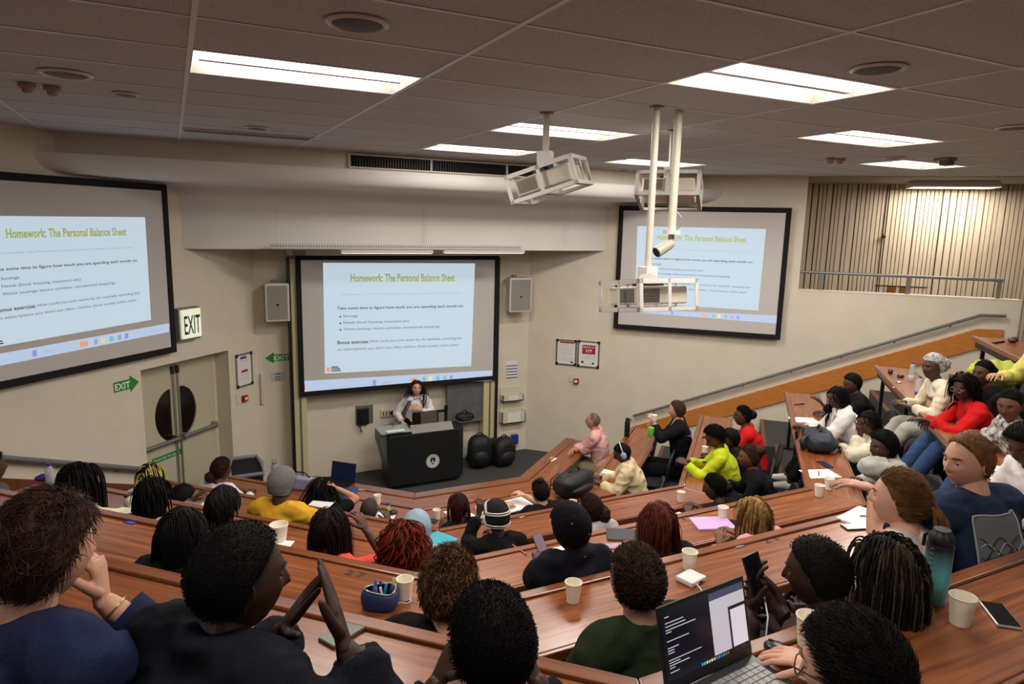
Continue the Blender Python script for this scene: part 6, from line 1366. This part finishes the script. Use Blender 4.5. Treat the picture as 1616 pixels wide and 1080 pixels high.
# papers and books
def paper(u,v,r,rot,label,name='paper_sheet',cat='paper',w=.21,h=.297,th=.0015,m=None,lines=0,z0=.001,sp=None):
    p=atz(u,v,Z[r]+z0); t=thing(name,label,cat,(p.x,p.y,Z[r]+z0),math.radians(rot)); MB().bx(-w/2,w/2,-h/2,h/2,0,th).build('sheet',m or paper_m,t)
    if lines:
        mb=MB()
        for i in range(lines): y=h/2-.03-i*(h-.06)/max(1,lines); mb.bx(-w/2+.02,w/2-.03-(.03 if i%3==2 else 0),y,y+.0018,th,th+.0003)
        stuff(mb.build('writing',M_('pen_grey',srgb(150,155,170),.7),t))
    return t
def notebook(u,v,r,rot,label,cov,w=.30,h=.21,open_=True,th=.012,z0=.001):
    p=atz(u,v,Z[r]+z0); t=thing('notebook',label,'notebook',(p.x,p.y,Z[r]+z0),math.radians(rot))
    MB().bx(-w/2-.004,w/2+.004,-h/2-.004,h/2+.004,0,.003).build('cover',cov,t)
    MB().bx(-w/2,w/2,-h/2,h/2,.003,th).build('pages',paper_m,t,bev=.002)
    if open_:
        mb=MB()
        for s in(-1,1):
            for i in range(8): y=h/2-.025-i*.02; mb.bx(s*w/4-w*.2,s*w/4+w*.2,y,y+.0015,th,th+.0003)
        stuff(mb.build('ruled_lines',M_('pen_grey',srgb(150,155,170),.7),t))
    else: MB().bx(-w/2-.004,w/2+.004,-h/2-.004,h/2+.004,th,th+.003).build('front_cover',cov,t)
    return t
teal=M_('teal_cover',srgb(60,170,190),.5); lil=M_('lilac_cover',srgb(196,160,206),.5)
paper(606,817,1,-28,'white sheet on the second row beside the shaved head',lines=6); notebook(686,858,2,-62,'open white pad with teal edge next to the pale blue hood',teal,w=.23,h=.32,open_=False)
paper(726,812,1,14,'white sheet left of the thin braided person',lines=8); paper(768,808,1,-20,'white sheet right of the thin braided person',lines=6); notebook(810,799,1,8,'open exercise book before the young man with top bun',M_('navy_cover',srgb(40,50,90),.5),w=.40,h=.28)
notebook(1124,828,3,-20,'closed lilac notebook on white pad, fourth row',lil,w=.28,h=.20,open_=False); notebook(1366,820,4,12,'open cream notebook before the ponytailed girl',M_('cream_cover',srgb(220,205,170),.6),w=.30,h=.22)
paper(895,873,3,0,'white sheet right of the navy jacket person',w=.26,h=.2,lines=4); paper(1268,663,3,62,'sheet under the hand of the girl in white hoodie',lines=6); paper(1294,748,3,72,'clean white pad with pen behind the pair of cups',lines=2); paper(1567,746,4,60,'white sheet under the black phone at the right',w=.3,h=.4)
paper(440,862,3,-30,'small white napkin under the paper tub',w=.16,h=.16); paper(870,725,0,30,'white napkin with biscuit on front row desk',name='napkin',cat='napkin',w=.17,h=.11)
p=atz(870,724,Z[0]+.004); t=thing('biscuit','golden biscuit lying on the napkin at the front row','biscuit',p,.6); MB().ball((0,0,.01),(.045,.025,.012),nu=14,nv=8).build('biscuit',M_('biscuit_gold',srgb(196,150,70),.8,bump=.5),t,smooth=True)
paper(962,748,1,30,'white form on the lap desk of the headphone wearer',lines=5); paper(500,802,2,-35,'white sheet beside the mustard sleeve',lines=4); paper(1326,619,3,50,'grey printed leaflet near the right wall, fourth row',w=.15,h=.2,m=M_('leaflet_grey',srgb(196,196,198),.6),lines=5)
notebook(210,783,2,-38,'pale blue book beside the yellow black braids',M_('pale_blue_cover',srgb(150,190,206),.5),w=.22,h=.28,open_=False)
notebook(985,846,3,-30,'black tablet or notebook by the auburn braids',black_m,w=.24,h=.17,open_=False,th=.01)
notebook(548,780,1,-20,'white pad beside the woman with raised arm',M_('navy_cover',srgb(40,50,90),.5),w=.2,h=.28,open_=False)
# pens
def pen(u,v,r,rot,label,m,L=.14,rad=.0045,z0=.006,name='pen'):
    p=atz(u,v,Z[r]+z0); t=thing(name,label,'pen',(p.x,p.y,Z[r]+z0),math.radians(rot)); MB().tube([(-L/2,0,0),(L/2-.012,0,0)],rad,8).build('barrel',m,t,smooth=True); MB().tube([(L/2-.012,0,0),(L/2,0,0)],[rad,.001],8).build('nib',M_('pen_tip',srgb(30,30,30),.4),t,smooth=True); return t
pen(820,868,3,-82,'orange pencil on the fourth row desk',M_('pencil_orange',srgb(222,120,70),.5),L=.17,name='pencil'); pen(1376,815,4,-28,'purple pen lying on the cream notebook',M_('pen_purple',srgb(90,60,170),.4),z0=.02)
pen(1262,638,3,-5,'purple black pen near the top of the fourth row right desk',M_('pen_plum',srgb(70,30,80),.4),L=.17,rad=.009); pen(1292,747,3,40,'dark pen on the clean white pad',M_('pen_slate',srgb(60,66,80),.4)); pen(1575,541,5,5,'long black pen case at the highest row',black_m,L=.30,rad=.014)
pen(1098,690,2,20,'small purple pen on the third row right wing',M_('pen_purple',srgb(90,60,170),.4),L=.09,rad=.008)
# seat number plaques
def plaque(u,v,r,sec,label,c1,c2=None):
    p=atz(u,v,Z[r]+.0005); t=thing('desk_sticker',label,'sticker',(p.x,p.y,Z[r]+.0005),math.radians(ANG[sec]),'small square stickers on the desks'); MB().bx(-.038,.038,-.028,.028,0,.002).build('sheet',c1,t,bev=.001)
    if c2: MB().bx(-.026,.026,-.017,.017,.002,.003).build('label_print',c2,t)
    return t
dbl=M_('sticker_blue',srgb(46,40,150),.5); pur=M_('sticker_purple',srgb(84,70,130),.5)
plaque(208,824,4,'L','blue sticker on the fifth row left wing desk',dbl,M_('sticker_blue2',srgb(90,90,200),.5)); plaque(823,816,2,'C','black sticker with white centre right of the striped beanie',ink_m,paper_m); plaque(791,873,3,'C','purple sticker left of the orange pencil',pur,paper_m); plaque(1164,861,4,'C','purple rimmed white sticker on the fifth row desk',pur,paper_m)
plaque(747,767,0,'C','blue sticker on the front row desk before the lectern',dbl); plaque(1088,688,2,'R','tiny purple sticker on the third row right desk',pur); plaque(1078,765,2,'R','blue sticker at the third row corner',dbl,paper_m); plaque(1483,682,4,'R','pale blue sticker on the fifth row right desk',M_('sticker_pale',srgb(130,140,180),.5)); plaque(1291,704,3,'R','tiny white sticker behind the navy backpack',paper_m); plaque(1070,812,3,'C','white sticker right of the auburn braids',paper_m)
# printed seat numbers on the desks
def seatnum(txt,u,v,r,sec,label,w=.105,h=.045):
    p=atz(u,v,Z[r]+.0006); a=math.radians(ANG[sec]); R=Matrix.Rotation(a,3,'Z'); t=thing('seat_number',label,'number',(p.x,p.y,Z[r]+.0006),a); mb=MB(); put_text(mb,txt,(-w/2,w/2,-h/2,h/2),lambda x,y:Vector((x,y,0)),.03); o=mb.build('digits',ink_m,t); stuff(o)
seatnum('2 7',561,906,4,'L','black seat number 27 printed on the fifth row desk'); seatnum('1 2',1086,818,3,'C','faint seat number left of the lilac notebook'); seatnum('2 1',1215,853,4,'C','black seat number right of the white sticker on the fifth row'); seatnum('1 4',1237,776,3,'C','dark seat number near the corner of the fourth row')
# bottles
def bottle(u,v,r,label,prof,m,cap_m,capprof,extra=None,cat='bottle',zoff=.001):
    p=atz(u,v,Z[r]+zoff); t=thing('water_bottle',label,cat,(p.x,p.y,Z[r]+zoff)); MB().lathe(prof,n=28).build('body',m,t,auto=50); MB().lathe(capprof,n=20).build('cap',cap_m,t,auto=50)
    if extra: extra(t)
    return t
def grad_mat():
    m=mat('teal_black_gradient_paint',(0,0,0),.38); nt=m.node_tree; b=nt.nodes['Principled BSDF']; tc=[n for n in nt.nodes if n.type=='TEX_COORD'][0]; sx=nt.nodes.new('ShaderNodeSeparateXYZ'); nt.links.new(tc.outputs['Object'],sx.inputs[0]); r=nt.nodes.new('ShaderNodeValToRGB'); r.color_ramp.elements[0].position=.10; r.color_ramp.elements[0].color=(*srgb(92,172,180),1); r.color_ramp.elements[1].position=.20; r.color_ramp.elements[1].color=(*srgb(18,20,22),1); e=r.color_ramp.elements.new(.15); e.color=(*srgb(80,124,130),1)
    nt.links.new(sx.outputs[2],r.inputs[0]); nt.links.new(r.outputs[0],b.inputs['Base Color']); return m
def bx_extra(t):
    MB().tube([(.0,.04,.235),(.0,.055,.22),(.0,.056,.18)],.006,6).build('handle',black_m,t)
    mb=MB(); 
    for i in range(6): mb.bx(-.044,-.036,-.006,.006,.11+i*.018,.1125+i*.018)
    stuff(mb.build('scale_marks',M_('mark_grey',srgb(110,120,120),.6),t))
    MB().lathe([(.0415,.205),(.0425,.205),(.0425,.209),(.0415,.209)],n=28,cap=False).build('neck_ring',dgrey_m,t)
bottle(1472,949,5,'tall water bottle fading from teal to black on the nearest desk',[(.001,0),(.034,0),(.038,.004),(.041,.10),(.0415,.20),(.036,.215),(.001,.215)],grad_mat(),black_m,[(.037,.21),(.039,.215),(.039,.24),(.030,.25),(.026,.262),(.001,.262)],bx_extra)
bottle(989,690,1,'tall black flask on the second row right wing',[(.001,0),(.036,0),(.038,.01),(.038,.22),(.03,.235),(.001,.235)],M_('black_flask',srgb(18,18,22),.35),black_m,[(.028,.235),(.03,.27),(.012,.28),(.001,.28)],lambda t:MB().tube([(.03,0,.25),(.055,0,.25),(.055,0,.22)],.008,6).build('handle',black_m,t))
plas=M_('clear_plastic',srgb(205,214,220),.12,alpha=.45,spec=.6)
def blab(c): return lambda t:(MB().lathe([(.0345,.03),(.0352,.032),(.0352,.062),(.0345,.064)],n=24,cap=False).build('label_band',c,t,smooth=True))
bottle(1448,628,4,'tall clear plastic bottle with blue and yellow label',[(.001,0),(.034,0),(.034,.16),(.028,.19),(.013,.215),(.001,.215)],plas,M_('cap_blue',srgb(50,60,140),.4),[(.015,.215),(.015,.232),(.001,.232)],blab(M_('label_blue',srgb(60,70,150),.5)))
bottle(1438,600,4,'clear plastic bottle with blue cap near the headscarf woman',[(.001,0),(.032,0),(.032,.15),(.026,.18),(.013,.20),(.001,.20)],plas,M_('cap_blue',srgb(50,60,140),.4),[(.015,.20),(.015,.217),(.001,.217)],blab(paper_m))
bottle(80,765,3,'clear bottle with violet cap at the far left desk end',[(.001,0),(.032,0),(.032,.11),(.026,.14),(.013,.16),(.001,.16)],plas,M_('cap_violet',srgb(70,40,150),.4),[(.016,.16),(.016,.18),(.001,.18)])
bottle(434,757,1,'pale grey steel flask with loop lid behind the grey beanie',[(.001,0),(.036,0),(.037,.16),(.03,.18),(.001,.18)],M_('pale_steel',srgb(170,176,188),.3,metal=.4),M_('lid_grey',srgb(130,136,146),.4),[(.026,.18),(.028,.21),(.001,.215)],lambda t:MB().tube([(.022*math.cos(a),0,.215+.028*math.sin(a)) for a in [PI*i/8 for i in range(9)]],.005,6).build('loop_handle',M_('lid_grey',srgb(130,136,146),.4),t))
bottle(755,822,1,'white squeeze bottle between striped beanie and braids',[(.001,0),(.028,0),(.028,.07),(.02,.09),(.001,.09)],M_('white_hdpe',srgb(224,222,220),.4),M_('white_hdpe',srgb(224,222,220),.4),[(.012,.09),(.01,.115),(.001,.115)],lambda t:MB().box((.015,0,.118),(.05,.018,.012)).build('spout',M_('white_hdpe',srgb(224,222,220),.4),t))
bottle(1600,769,4,'pink tumbler with cream lid at the right edge',[(.001,0),(.036,0),(.042,.11),(.001,.11)],M_('tumbler_pink',srgb(206,160,146),.4),M_('tumbler_lid',srgb(214,206,188),.4),[(.043,.11),(.043,.125),(.02,.13),(.018,.15),(.001,.15)],cat='tumbler')
bottle(1594,738,4,'white ball shaped flask by the full black hair at right',[(.001,0),(.03,.0),(.045,.03),(.045,.06),(.03,.09),(.001,.095)],M_('white_gloss',srgb(210,208,206),.3),grey_m,[(.012,.095),(.012,.11),(.001,.11)])
bottle(612,805,1,'small bottle with lime cap and blue top by the shaved head',[(.001,0),(.022,0),(.022,.05),(.001,.055)],M_('lime_cap',srgb(180,200,80),.4),blue_m,[(.02,.055),(.02,.07),(.001,.075)])
# black case beside, keys, trinkets
def blob(u,v,r,label,name,cat,size,m,rot=0,bump=.1,z0=.0,sc=1,part='shell'):
    p=atz(u,v,Z[r]+z0); t=thing(name,label,cat,(p.x,p.y,Z[r]+z0),math.radians(rot)); sx,sy,sz=size
    MB().ball((0,0,sz*.95),(sx,sy,sz),nu=20,nv=12,fn=lambda v,d:Vector((v.x*(1-.15*max(0,d.z)),v.y,max(v.z,-sz*.94)))+d*bump*sz*(noise.noise(d*2.6+Vector((u,0,0))))).build(part,m,t,smooth=True); return t
blob(620,812,1,'black rounded pouch beside the small lime capped bottle','pouch','pouch',(.05,.04,.022),black_m)
blob(1405,589,4,'black sunglasses case at the fifth row end by the wall','glasses_case','case',(.08,.03,.025),black_m,30); blob(1421,596,4,'dark earphone pouch beside the clear bottle','pouch','pouch',(.05,.04,.02),M_('warm_black',srgb(40,34,34),.3),10)
blob(1418,604,4,'shiny silver lid lying on the fifth row desk','bottle_lid','lid',(.035,.035,.008),sil); blob(1411,612,4,'small cream crumb of paper on the fifth row desk','paper_scrap','paper',(.02,.01,.004),cup_m); blob(1557,706,4,'small red pen case by the patterned sweater','pencil_case','case',(.05,.015,.012),red_m,20)
blob(1598,541,5,'dark beaded purse near the yellow jacket','purse','purse',(.07,.05,.035),M_('beaded',srgb(66,44,40),.4,bump=.8,bscale=90),10,bump=.3)
# pencil case (open, with pens)
p=atz(600,957,Z[4]+.001); t=thing('pencil_case','blue zipped pencil case open with coloured pens','pencil case',(p.x,p.y,Z[4]+.001),math.radians(-30))
navy=M_('pencilcase_navy',srgb(38,52,104),.6,bump=.2); navyi=M_('pencilcase_inner',srgb(20,24,40),.8)
vs=[];fs=[]
def pc(u,v):
    a=2*PI*u; zz=.085*v; w=.055+.012*math.sin(v*PI); l=.075+.01*math.sin(v*PI); k=1 if v<.98 else .92; return (l*math.copysign(abs(math.cos(a))**.7,math.cos(a))*k,(w-.006*v)*math.copysign(abs(math.sin(a))**.8,math.sin(a))*k,zz+.008*math.sin(2*a)*v)
mb=MB(); mb.grid(pc,28,8); mb.add([pc(i/28,0) for i in range(28)],[tuple(range(27,-1,-1))]); o=mb.build('fabric_shell',navy,t,smooth=True); s=o.modifiers.new('s','SOLIDIFY'); s.thickness=.004
mb=MB(); mb.tube([Vector(pc(i/28,1)) for i in range(29)],.004,6); mb.build('zip',alu_m,t,smooth=True)
rr=random.Random(2)
for i,(c_) in enumerate([(60,150,190),(180,140,190),(120,200,120),(40,80,160),(20,30,50),(90,60,150),(30,130,170),(200,210,220),(36,50,90),(150,190,90)]):
    x=-.045+.01*i; y=rr.uniform(-.03,.03); mb=MB(); mb.tube([(x,y,.015),(x+rr.uniform(-.02,.02),y+rr.uniform(-.02,.02)*.5,.098+rr.uniform(0,.03))],.006,8); mb.build('pen',M_('pen_c%d'%i,srgb(*c_),.4),t,smooth=True)
t=thing('earphone_cable','white earphone cable curled beside the paper cup','cable',atz(640,950,Z[4])); q=[(622,962),(624,955),(632,951),(642,953),(648,950),(648,944),(640,946),(636,949)]
mb=MB(); mb.tube([atz(u,v,Z[4]+.003) for u,v in q],.0028,6); mb.build('cable',M_('cable_white',srgb(225,225,225),.5),t,world=True,smooth=True)
# white charger box
p=atz(1090,917,Z[4]+.001); t=thing('charger_box','white square power adapter with cable on fifth row desk','charger',(p.x,p.y,Z[4]+.001),math.radians(14)); MB().bx(-.06,.06,-.05,.05,0,.028).build('housing',M_('gloss_white',srgb(232,230,228),.25),t,bev=.008)
MB().box((.01,-.051,.014),(.02,.004,.01)).build('port',dgrey_m,t)
t=thing('charging_cable','white cable from the adapter toward the laptop','cable',p); mb=MB(); mb.tube([atz(1098,921,Z[4]+.015),atz(1106,930,Z[4]+.02),atz(1111,940,Z[4]+.01),atz(1114,955,Z[4]+.004)],.003,6); mb.build('cable',M_('cable_white',srgb(225,225,225),.5),t,world=True,smooth=True)
# open laptop on the nearest desk
zt=Z[5]+.002
hl=atz(1052,1098,zt+.02); hr=atz(1187,1033,zt+.02)
e=(hr-hl); e.z=0; Lw=e.length; e.normalize(); nn=Vector((-e.y,e.x,0))
t=thing('laptop','open black laptop with lit screen showing chat and documents','laptop',(hl+hr)/2)
print('LAPTOP width',Lw)
lidc=M_('laptop_lid',srgb(26,27,30),.35); scrm=M_('laptop_panel',srgb(10,10,14),.2,emit=srgb(34,32,46),estr=.35)
tilt=math.radians(14); up=(Vector((0,0,1))*math.cos(tilt)+nn*math.sin(tilt)); Hh=Lw*.66
def LP(x,y,d=0): # 0..1 across, 0..1 up
    return hl+e*(Lw*x)+up*(Hh*y)+(e.cross(up).normalized())*d
fr_=e.cross(up).normalized() 
sgn=1 if fr_.dot(-nn)>0 else -1
def quad(x0,x1,y0,y1,d,th=.0004):
    mb=MB(); vs=[LP(x,y,dd*sgn) for dd in(d-th,d) for x,y in((x0,y0),(x1,y0),(x1,y1),(x0,y1))]; mb.add(vs,[(3,2,1,0),(4,5,6,7),(0,1,5,4),(1,2,6,5),(2,3,7,6),(3,0,4,7)]); return mb
quad(0,1,0,1,0,.006).build('lid',lidc,t,world=True,weld=True)
ps=quad(.025,.975,.13,.96,.001).build('screen_panel',scrm,t,world=True)
def sub(mb,name,m): 
    o=mb.build(name,m,None); o.parent=ps; o.matrix_parent_inverse=Matrix.Translation(-t.location); return o
lite=M_('window_light',srgb(200,196,206),.3,emit=srgb(214,208,220),estr=.6); lite2=M_('window_pale',srgb(196,190,200),.3,emit=srgb(200,194,206),estr=.5); bart=M_('browser_bar',srgb(70,66,90),.3,emit=srgb(78,74,104),estr=.5)
sub(quad(.56,.975,.19,.85,.0018),'browser_window',lite2); sub(quad(.56,.975,.85,.94,.0018),'browser_bar',bart); sub(quad(.765,.972,.19,.70,.0028),'document_frame',M_('doc_frame',srgb(40,40,48),.4)); sub(quad(.785,.965,.20,.66,.0036),'document_page',lite)
mb=MB(); rr=random.Random(5)
for (y,ls) in ((.86,(.05,)),(.79,(.2,)),(.75,(.22,)),(.71,(.33,)),(.68,(.06,)),(.58,(.24,)),(.50,(.12,)),(.47,(.07,)),(.44,(.07,)),(.36,(.36,)),(.33,(.12,)),(.30,(.22,)),(.27,(.06,)),(.22,(.1,))):
    vs=[LP(x,yy,.0019*sgn) for x,yy in((.06,y),(.06+ls[0],y),(.06+ls[0],y+.012),(.06,y+.012))]; mb.add(vs,[(0,1,2,3)])
o=sub(mb,'chat_text',M_('chat_text',srgb(190,190,195),.4,emit=srgb(190,190,196),estr=.5)); o['kind']='stuff'
for i,c_ in enumerate([(60,160,230),(60,200,220),(220,220,220),(210,190,120),(230,230,230),(200,200,200),(120,120,130),(60,140,220),(40,110,200),(40,160,120),(30,150,90),(190,60,60)]):
    x=.40+.028*i; sub(quad(x,x+.018,.145,.175,.0022),'taskbar_icon',M_('ic%d'%i,srgb(*c_),.4,emit=srgb(*c_),estr=.5))
base=MB(); D_=Lw*.66
def BP(x,y,z=0): return hl+e*(Lw*x)-nn*(D_*y)+Vector((0,0,z-.02))
base.add([BP(x,y,z) for z in(.002,.018) for x,y in((0,0),(1,0),(1,1),(0,1))],[(0,1,2,3),(7,6,5,4),(0,4,5,1),(1,5,6,2),(2,6,7,3),(3,7,4,0)]); base.build('base',M_('laptop_base',srgb(52,54,56),.4),t,world=True)
kc=M_('key_grey',srgb(150,150,148),.5)
for r_ in range(5):
    n=13 if r_<4 else 8; x=.06
    for k in range(n):
        wd=.88/13*(1 if not(r_==4 and k==3) else 5.2); 
        if r_==4 and k>3 and False: pass
        mb=MB(); y0=.12+r_*.088; mb.add([BP(xx,yy,z) for z in(.018,.0205) for xx,yy in((x+.004,y0),(x+wd-.004,y0),(x+wd-.004,y0+.075),(x+.004,y0+.075))],[(7,6,5,4),(0,4,5,1),(1,5,6,2),(2,6,7,3),(3,7,4,0)]); mb.build('key',kc,t,world=True); x+=wd
mb=MB(); mb.add([BP(xx,yy,.0185) for xx,yy in((.33,.62),(.67,.62),(.67,.94),(.33,.94))],[(3,2,1,0)]); mb.build('trackpad',M_('trackpad',srgb(62,64,66),.3),t,world=True)
# mouse
p=atz(1232,1036,Z[5]+.001); t=thing('computer_mouse','black wireless mouse under the hand','mouse',(p.x,p.y,Z[5]+.001),math.radians(100)); MB().ball((0,0,.016),(.055,.032,.020),nu=20,nv=12,fn=lambda v,d:Vector((v.x,v.y,max(v.z,-.015)))).build('shell',M_('mouse_black',srgb(24,24,28),.35),t,smooth=True); MB().tube([(.03,0,.034),(.042,0,.031)],.004,6).build('wheel',dgrey_m,t)
# laptop at the front row left wing
p=atz(533,766,Z[0]+.002); t=thing('laptop','open laptop with dark navy screen on the front row','laptop',(p.x,p.y,Z[0]+.002),math.radians(-44))
MB().bx(-.17,.17,-.12,.11,0,.015).build('base',lidc,t,bev=.003); mb=MB(); mb.box((0,.135,.125),(.34,.006,.235),Matrix.Rotation(-.2,3,'X')); mb.build('lid',lidc,t,bev=.003); mb=MB(); mb.box((0,.130,.127),(.32,.002,.205),Matrix.Rotation(-.2,3,'X')); mb.build('screen_panel',M_('navy_screen',srgb(18,22,44),.2,emit=srgb(18,24,50),estr=.4),t)
# striped pouch + small things
p=atz(476,772,Z[1]+.001); t=thing('striped_bag','blue and white zigzag fabric bag by the grey beanie','bag',(p.x,p.y,Z[1]+.001),math.radians(-40)); m=mat('zigzag_fabric',srgb(190,195,215),.8); nt=m.node_tree; wv=nt.nodes.new('ShaderNodeTexWave'); wv.wave_type='BANDS'; wv.bands_direction='DIAGONAL'; wv.inputs['Scale'].default_value=22; tc=[n for n in nt.nodes if n.type=='TEX_COORD'][0]; nt.links.new(tc.outputs['Object'],wv.inputs[0]); rp=nt.nodes.new('ShaderNodeValToRGB'); rp.color_ramp.interpolation='CONSTANT'; rp.color_ramp.elements[0].color=(*srgb(60,66,130),1); rp.color_ramp.elements[1].position=.5; rp.color_ramp.elements[1].color=(*srgb(200,205,222),1); nt.links.new(wv.outputs[0],rp.inputs[0]); nt.links.new(rp.outputs[0],nt.nodes['Principled BSDF'].inputs['Base Color'])
MB().box((0,0,.07),(.30,.10,.14)).build('bag_body',m,t,bev=.02); MB().tube([(-.1,0,.14),(-.05,0,.19),(.05,0,.19),(.1,0,.14)],.008,6).build('handle',black_m,t,smooth=True)
# spectacles of violet thing
blob(68,759,3,'small violet pouch beside the violet capped bottle','pouch','pouch',(.06,.03,.03),M_('violet_cloth',srgb(70,40,130),.7),20)
# bags
bagm=M_('black_nylon',srgb(20,20,22),.6,bump=.3,bscale=80); navyb=M_('navy_nylon',srgb(30,38,52),.6,bump=.3,bscale=80)
def bag(c,rot,size,label,m,cat='bag',name='backpack',tilt=0):
    t=thing(name,label,cat,c,math.radians(rot)); sx,sy,sz=size
    def f(v,d): 
        k=Vector((math.copysign(abs(d.x)**.7,d.x)*sx,math.copysign(abs(d.y)**.7,d.y)*sy,math.copysign(abs(d.z)**.75,d.z)*sz)); k+=d*.02*noise.noise(d*3+Vector((c[0],c[1],0))); k.z=max(k.z,-sz*.96); return k
    Mx=Matrix.Translation((0,0,sz*.97))@Matrix.Rotation(math.radians(tilt),4,'Y')
    MB().ball((0,0,0),1,Mx,nu=28,nv=18,fn=f).build('bag_body',m,t,smooth=True)
    mb=MB(); mb.ball((0,0,0),1,Mx@Matrix.Translation((0,-sy*.8,-sz*.25)),nu=18,nv=12,fn=lambda v,d:Vector((d.x*sx*.7,d.y*sy*.45,d.z*sz*.45))); mb.build('front_pocket',m,t,smooth=True)
    mb=MB(); mb.tube([Mx@Vector((sx*.3*math.cos(a),0,sz*.97+.05*math.sin(a))) for a in [PI*i/8 for i in range(9)]],.01,6); mb.build('grab_handle',black_m,t,smooth=True)
    mb=MB(); mb.tube([Mx@Vector((sx*.9*math.cos(a),-sy*.35,sz*.9*math.sin(a))) for a in [PI*(.1+.8*i/14) for i in range(15)]],.004,5); mb.build('zip',grey_m,t,smooth=True)
    for s in(-1,1):
        mb=MB(); mb.tube([Mx@Vector((s*sx*.45,sy*.8,sz*.8)),Mx@Vector((s*sx*.6,sy*1.25,sz*.2)),Mx@Vector((s*sx*.8,sy*1.1,-sz*.7))],[(.028,.006)]*3,8); mb.build('strap',black_m,t,smooth=True)
    return t
bag(atz(794,735,FLOOR),10,(.20,.15,.25),'large black backpack on the floor near the right wall',bagm); bag(atz(756,738,FLOOR),-10,(.20,.15,.28),'tall black backpack standing beside the lectern',bagm)
bag(atz(775,731,FLOOR),30,(.22,.14,.20),'black and grey bag between the two floor backpacks',bagm); 
q=atpl(733,686,(0,1,0),9.75); bag((q.x,q.y,lt-.0),0,(.15,.10,.06),'black bag lying on top of the lectern',bagm,name='handbag')
bag(atz(905,779,Z[1]+.0),20,(.27,.15,.13),'big black bag with zip pull on the second row desk',bagm,name='holdall'); bag(atz(1290,708,Z[3]+.0),50,(.24,.15,.10),'navy backpack lying on the fourth row right desk',navyb)
# lime jacket on a seat at upper right
c=B(1572,590,5,-.1); t=thing('folded_jacket','lime yellow jacket draped over a seat behind the fifth row','jacket',c,2); 
MB().ball((0,0,0),(.24,.15,.12),nu=28,nv=16,fn=lambda v,d:v+d*.05*noise.noise(d*3)).build('cloth',M_('lime_jacket',srgb(176,184,62),.7,bump=.3),t,smooth=True)
# rubbish bin
pb=atpl(388,757,(0,1,0),9.0); t=thing('rubbish_bin','dark rubbish bin with grey open lid by the double door','bin',(pb.x,9.0,FLOOR)); top=atpl(388,744,(0,1,0),9.0).z
MB().bx(-.2,.2,-.17,.17,0,top-FLOOR).build('bin_body',M_('bin_black',srgb(24,25,27),.5),t,bev=.03)
mb=MB(); h0=top-FLOOR; pts=[(-.21,-.18,h0),(.21,-.18,h0),(.21,-.10,h0+.14),(.21,.12,h0+.2),(.21,.18,h0),(-.21,.18,h0),(-.21,.12,h0+.2),(-.21,-.10,h0+.14)]
mb.tube([(-.2,-.17,h0+.0),(.2,-.17,h0+.0),(.2,.0,h0+.09),(.15,.14,h0+.14),(-.15,.14,h0+.14),(-.2,.0,h0+.09),(-.2,-.17,h0+.0)],.028,8); MB().add([(-.19,-.16,h0),(.19,-.16,h0),(.19,0,h0+.08),(.15,.13,h0+.12),(-.15,.13,h0+.12),(-.19,0,h0+.08)],[(0,1,2,3,4,5)]).build('opening',blackmatte_m,t); mb.build('lid',M_('bin_lid_grey',srgb(120,124,128),.45),t,smooth=False)
# spare seats seen empty
for (x,y,u,v,r,a,l) in ((0,0,1008,720,1,135,'empty dark seat left of the suit wearer'),(0,0,1030,752,1,135,'empty dark seat with hoop rim by the third row right wing'),(0,0,905,790,0,135,'empty dark seat behind the front row at the right corner'),(0,0,1230,770,2,135,'empty dark seat in front of the shoes on the third tier'),(0,0,1395,660,3,140,'empty dark seat near the fourth row wall end'),(0,0,1565,620,4,140,'empty dark seat near the right wall behind the fifth row')):
    p=atz(u,v,Z[r]-.25); chair(p.x,p.y,Z[r]-.75,a,l)
for r,sec,fr_,lb_ in ((4,'L',.25,'empty seat left of the black bobbed person, nearer the wall'),(4,'L',.42,'empty seat directly left of the black bobbed person'),(5,'C',.45,'empty seat behind the teal and black bottle'),(4,'C',.12,'empty seat between the curly brown haired and green shirted people'),(3,'L',.2,'empty seat near the wall end of the fourth row left wing'),(2,'C',.65,'empty seat behind the third row, right of the curly puff'),(0,'C',.5,'empty seat behind the front row, centre of the room'),(0,'L',.4,'empty seat behind the front row left wing by the small laptop')):
    a,b={'L':(LE[r],JL[r]),'C':(JL[r],JR[r])}[sec]; n=NRM[sec]; x=a[0]+(b[0]-a[0])*fr_-n.x*.78; y=a[1]+(b[1]-a[1])*fr_-n.y*.78
    chair(x,y,Z[r]-.75,FACE[sec],lb_)
for o in D.objects:
    if o.parent is None: o.location.z+=LIFT
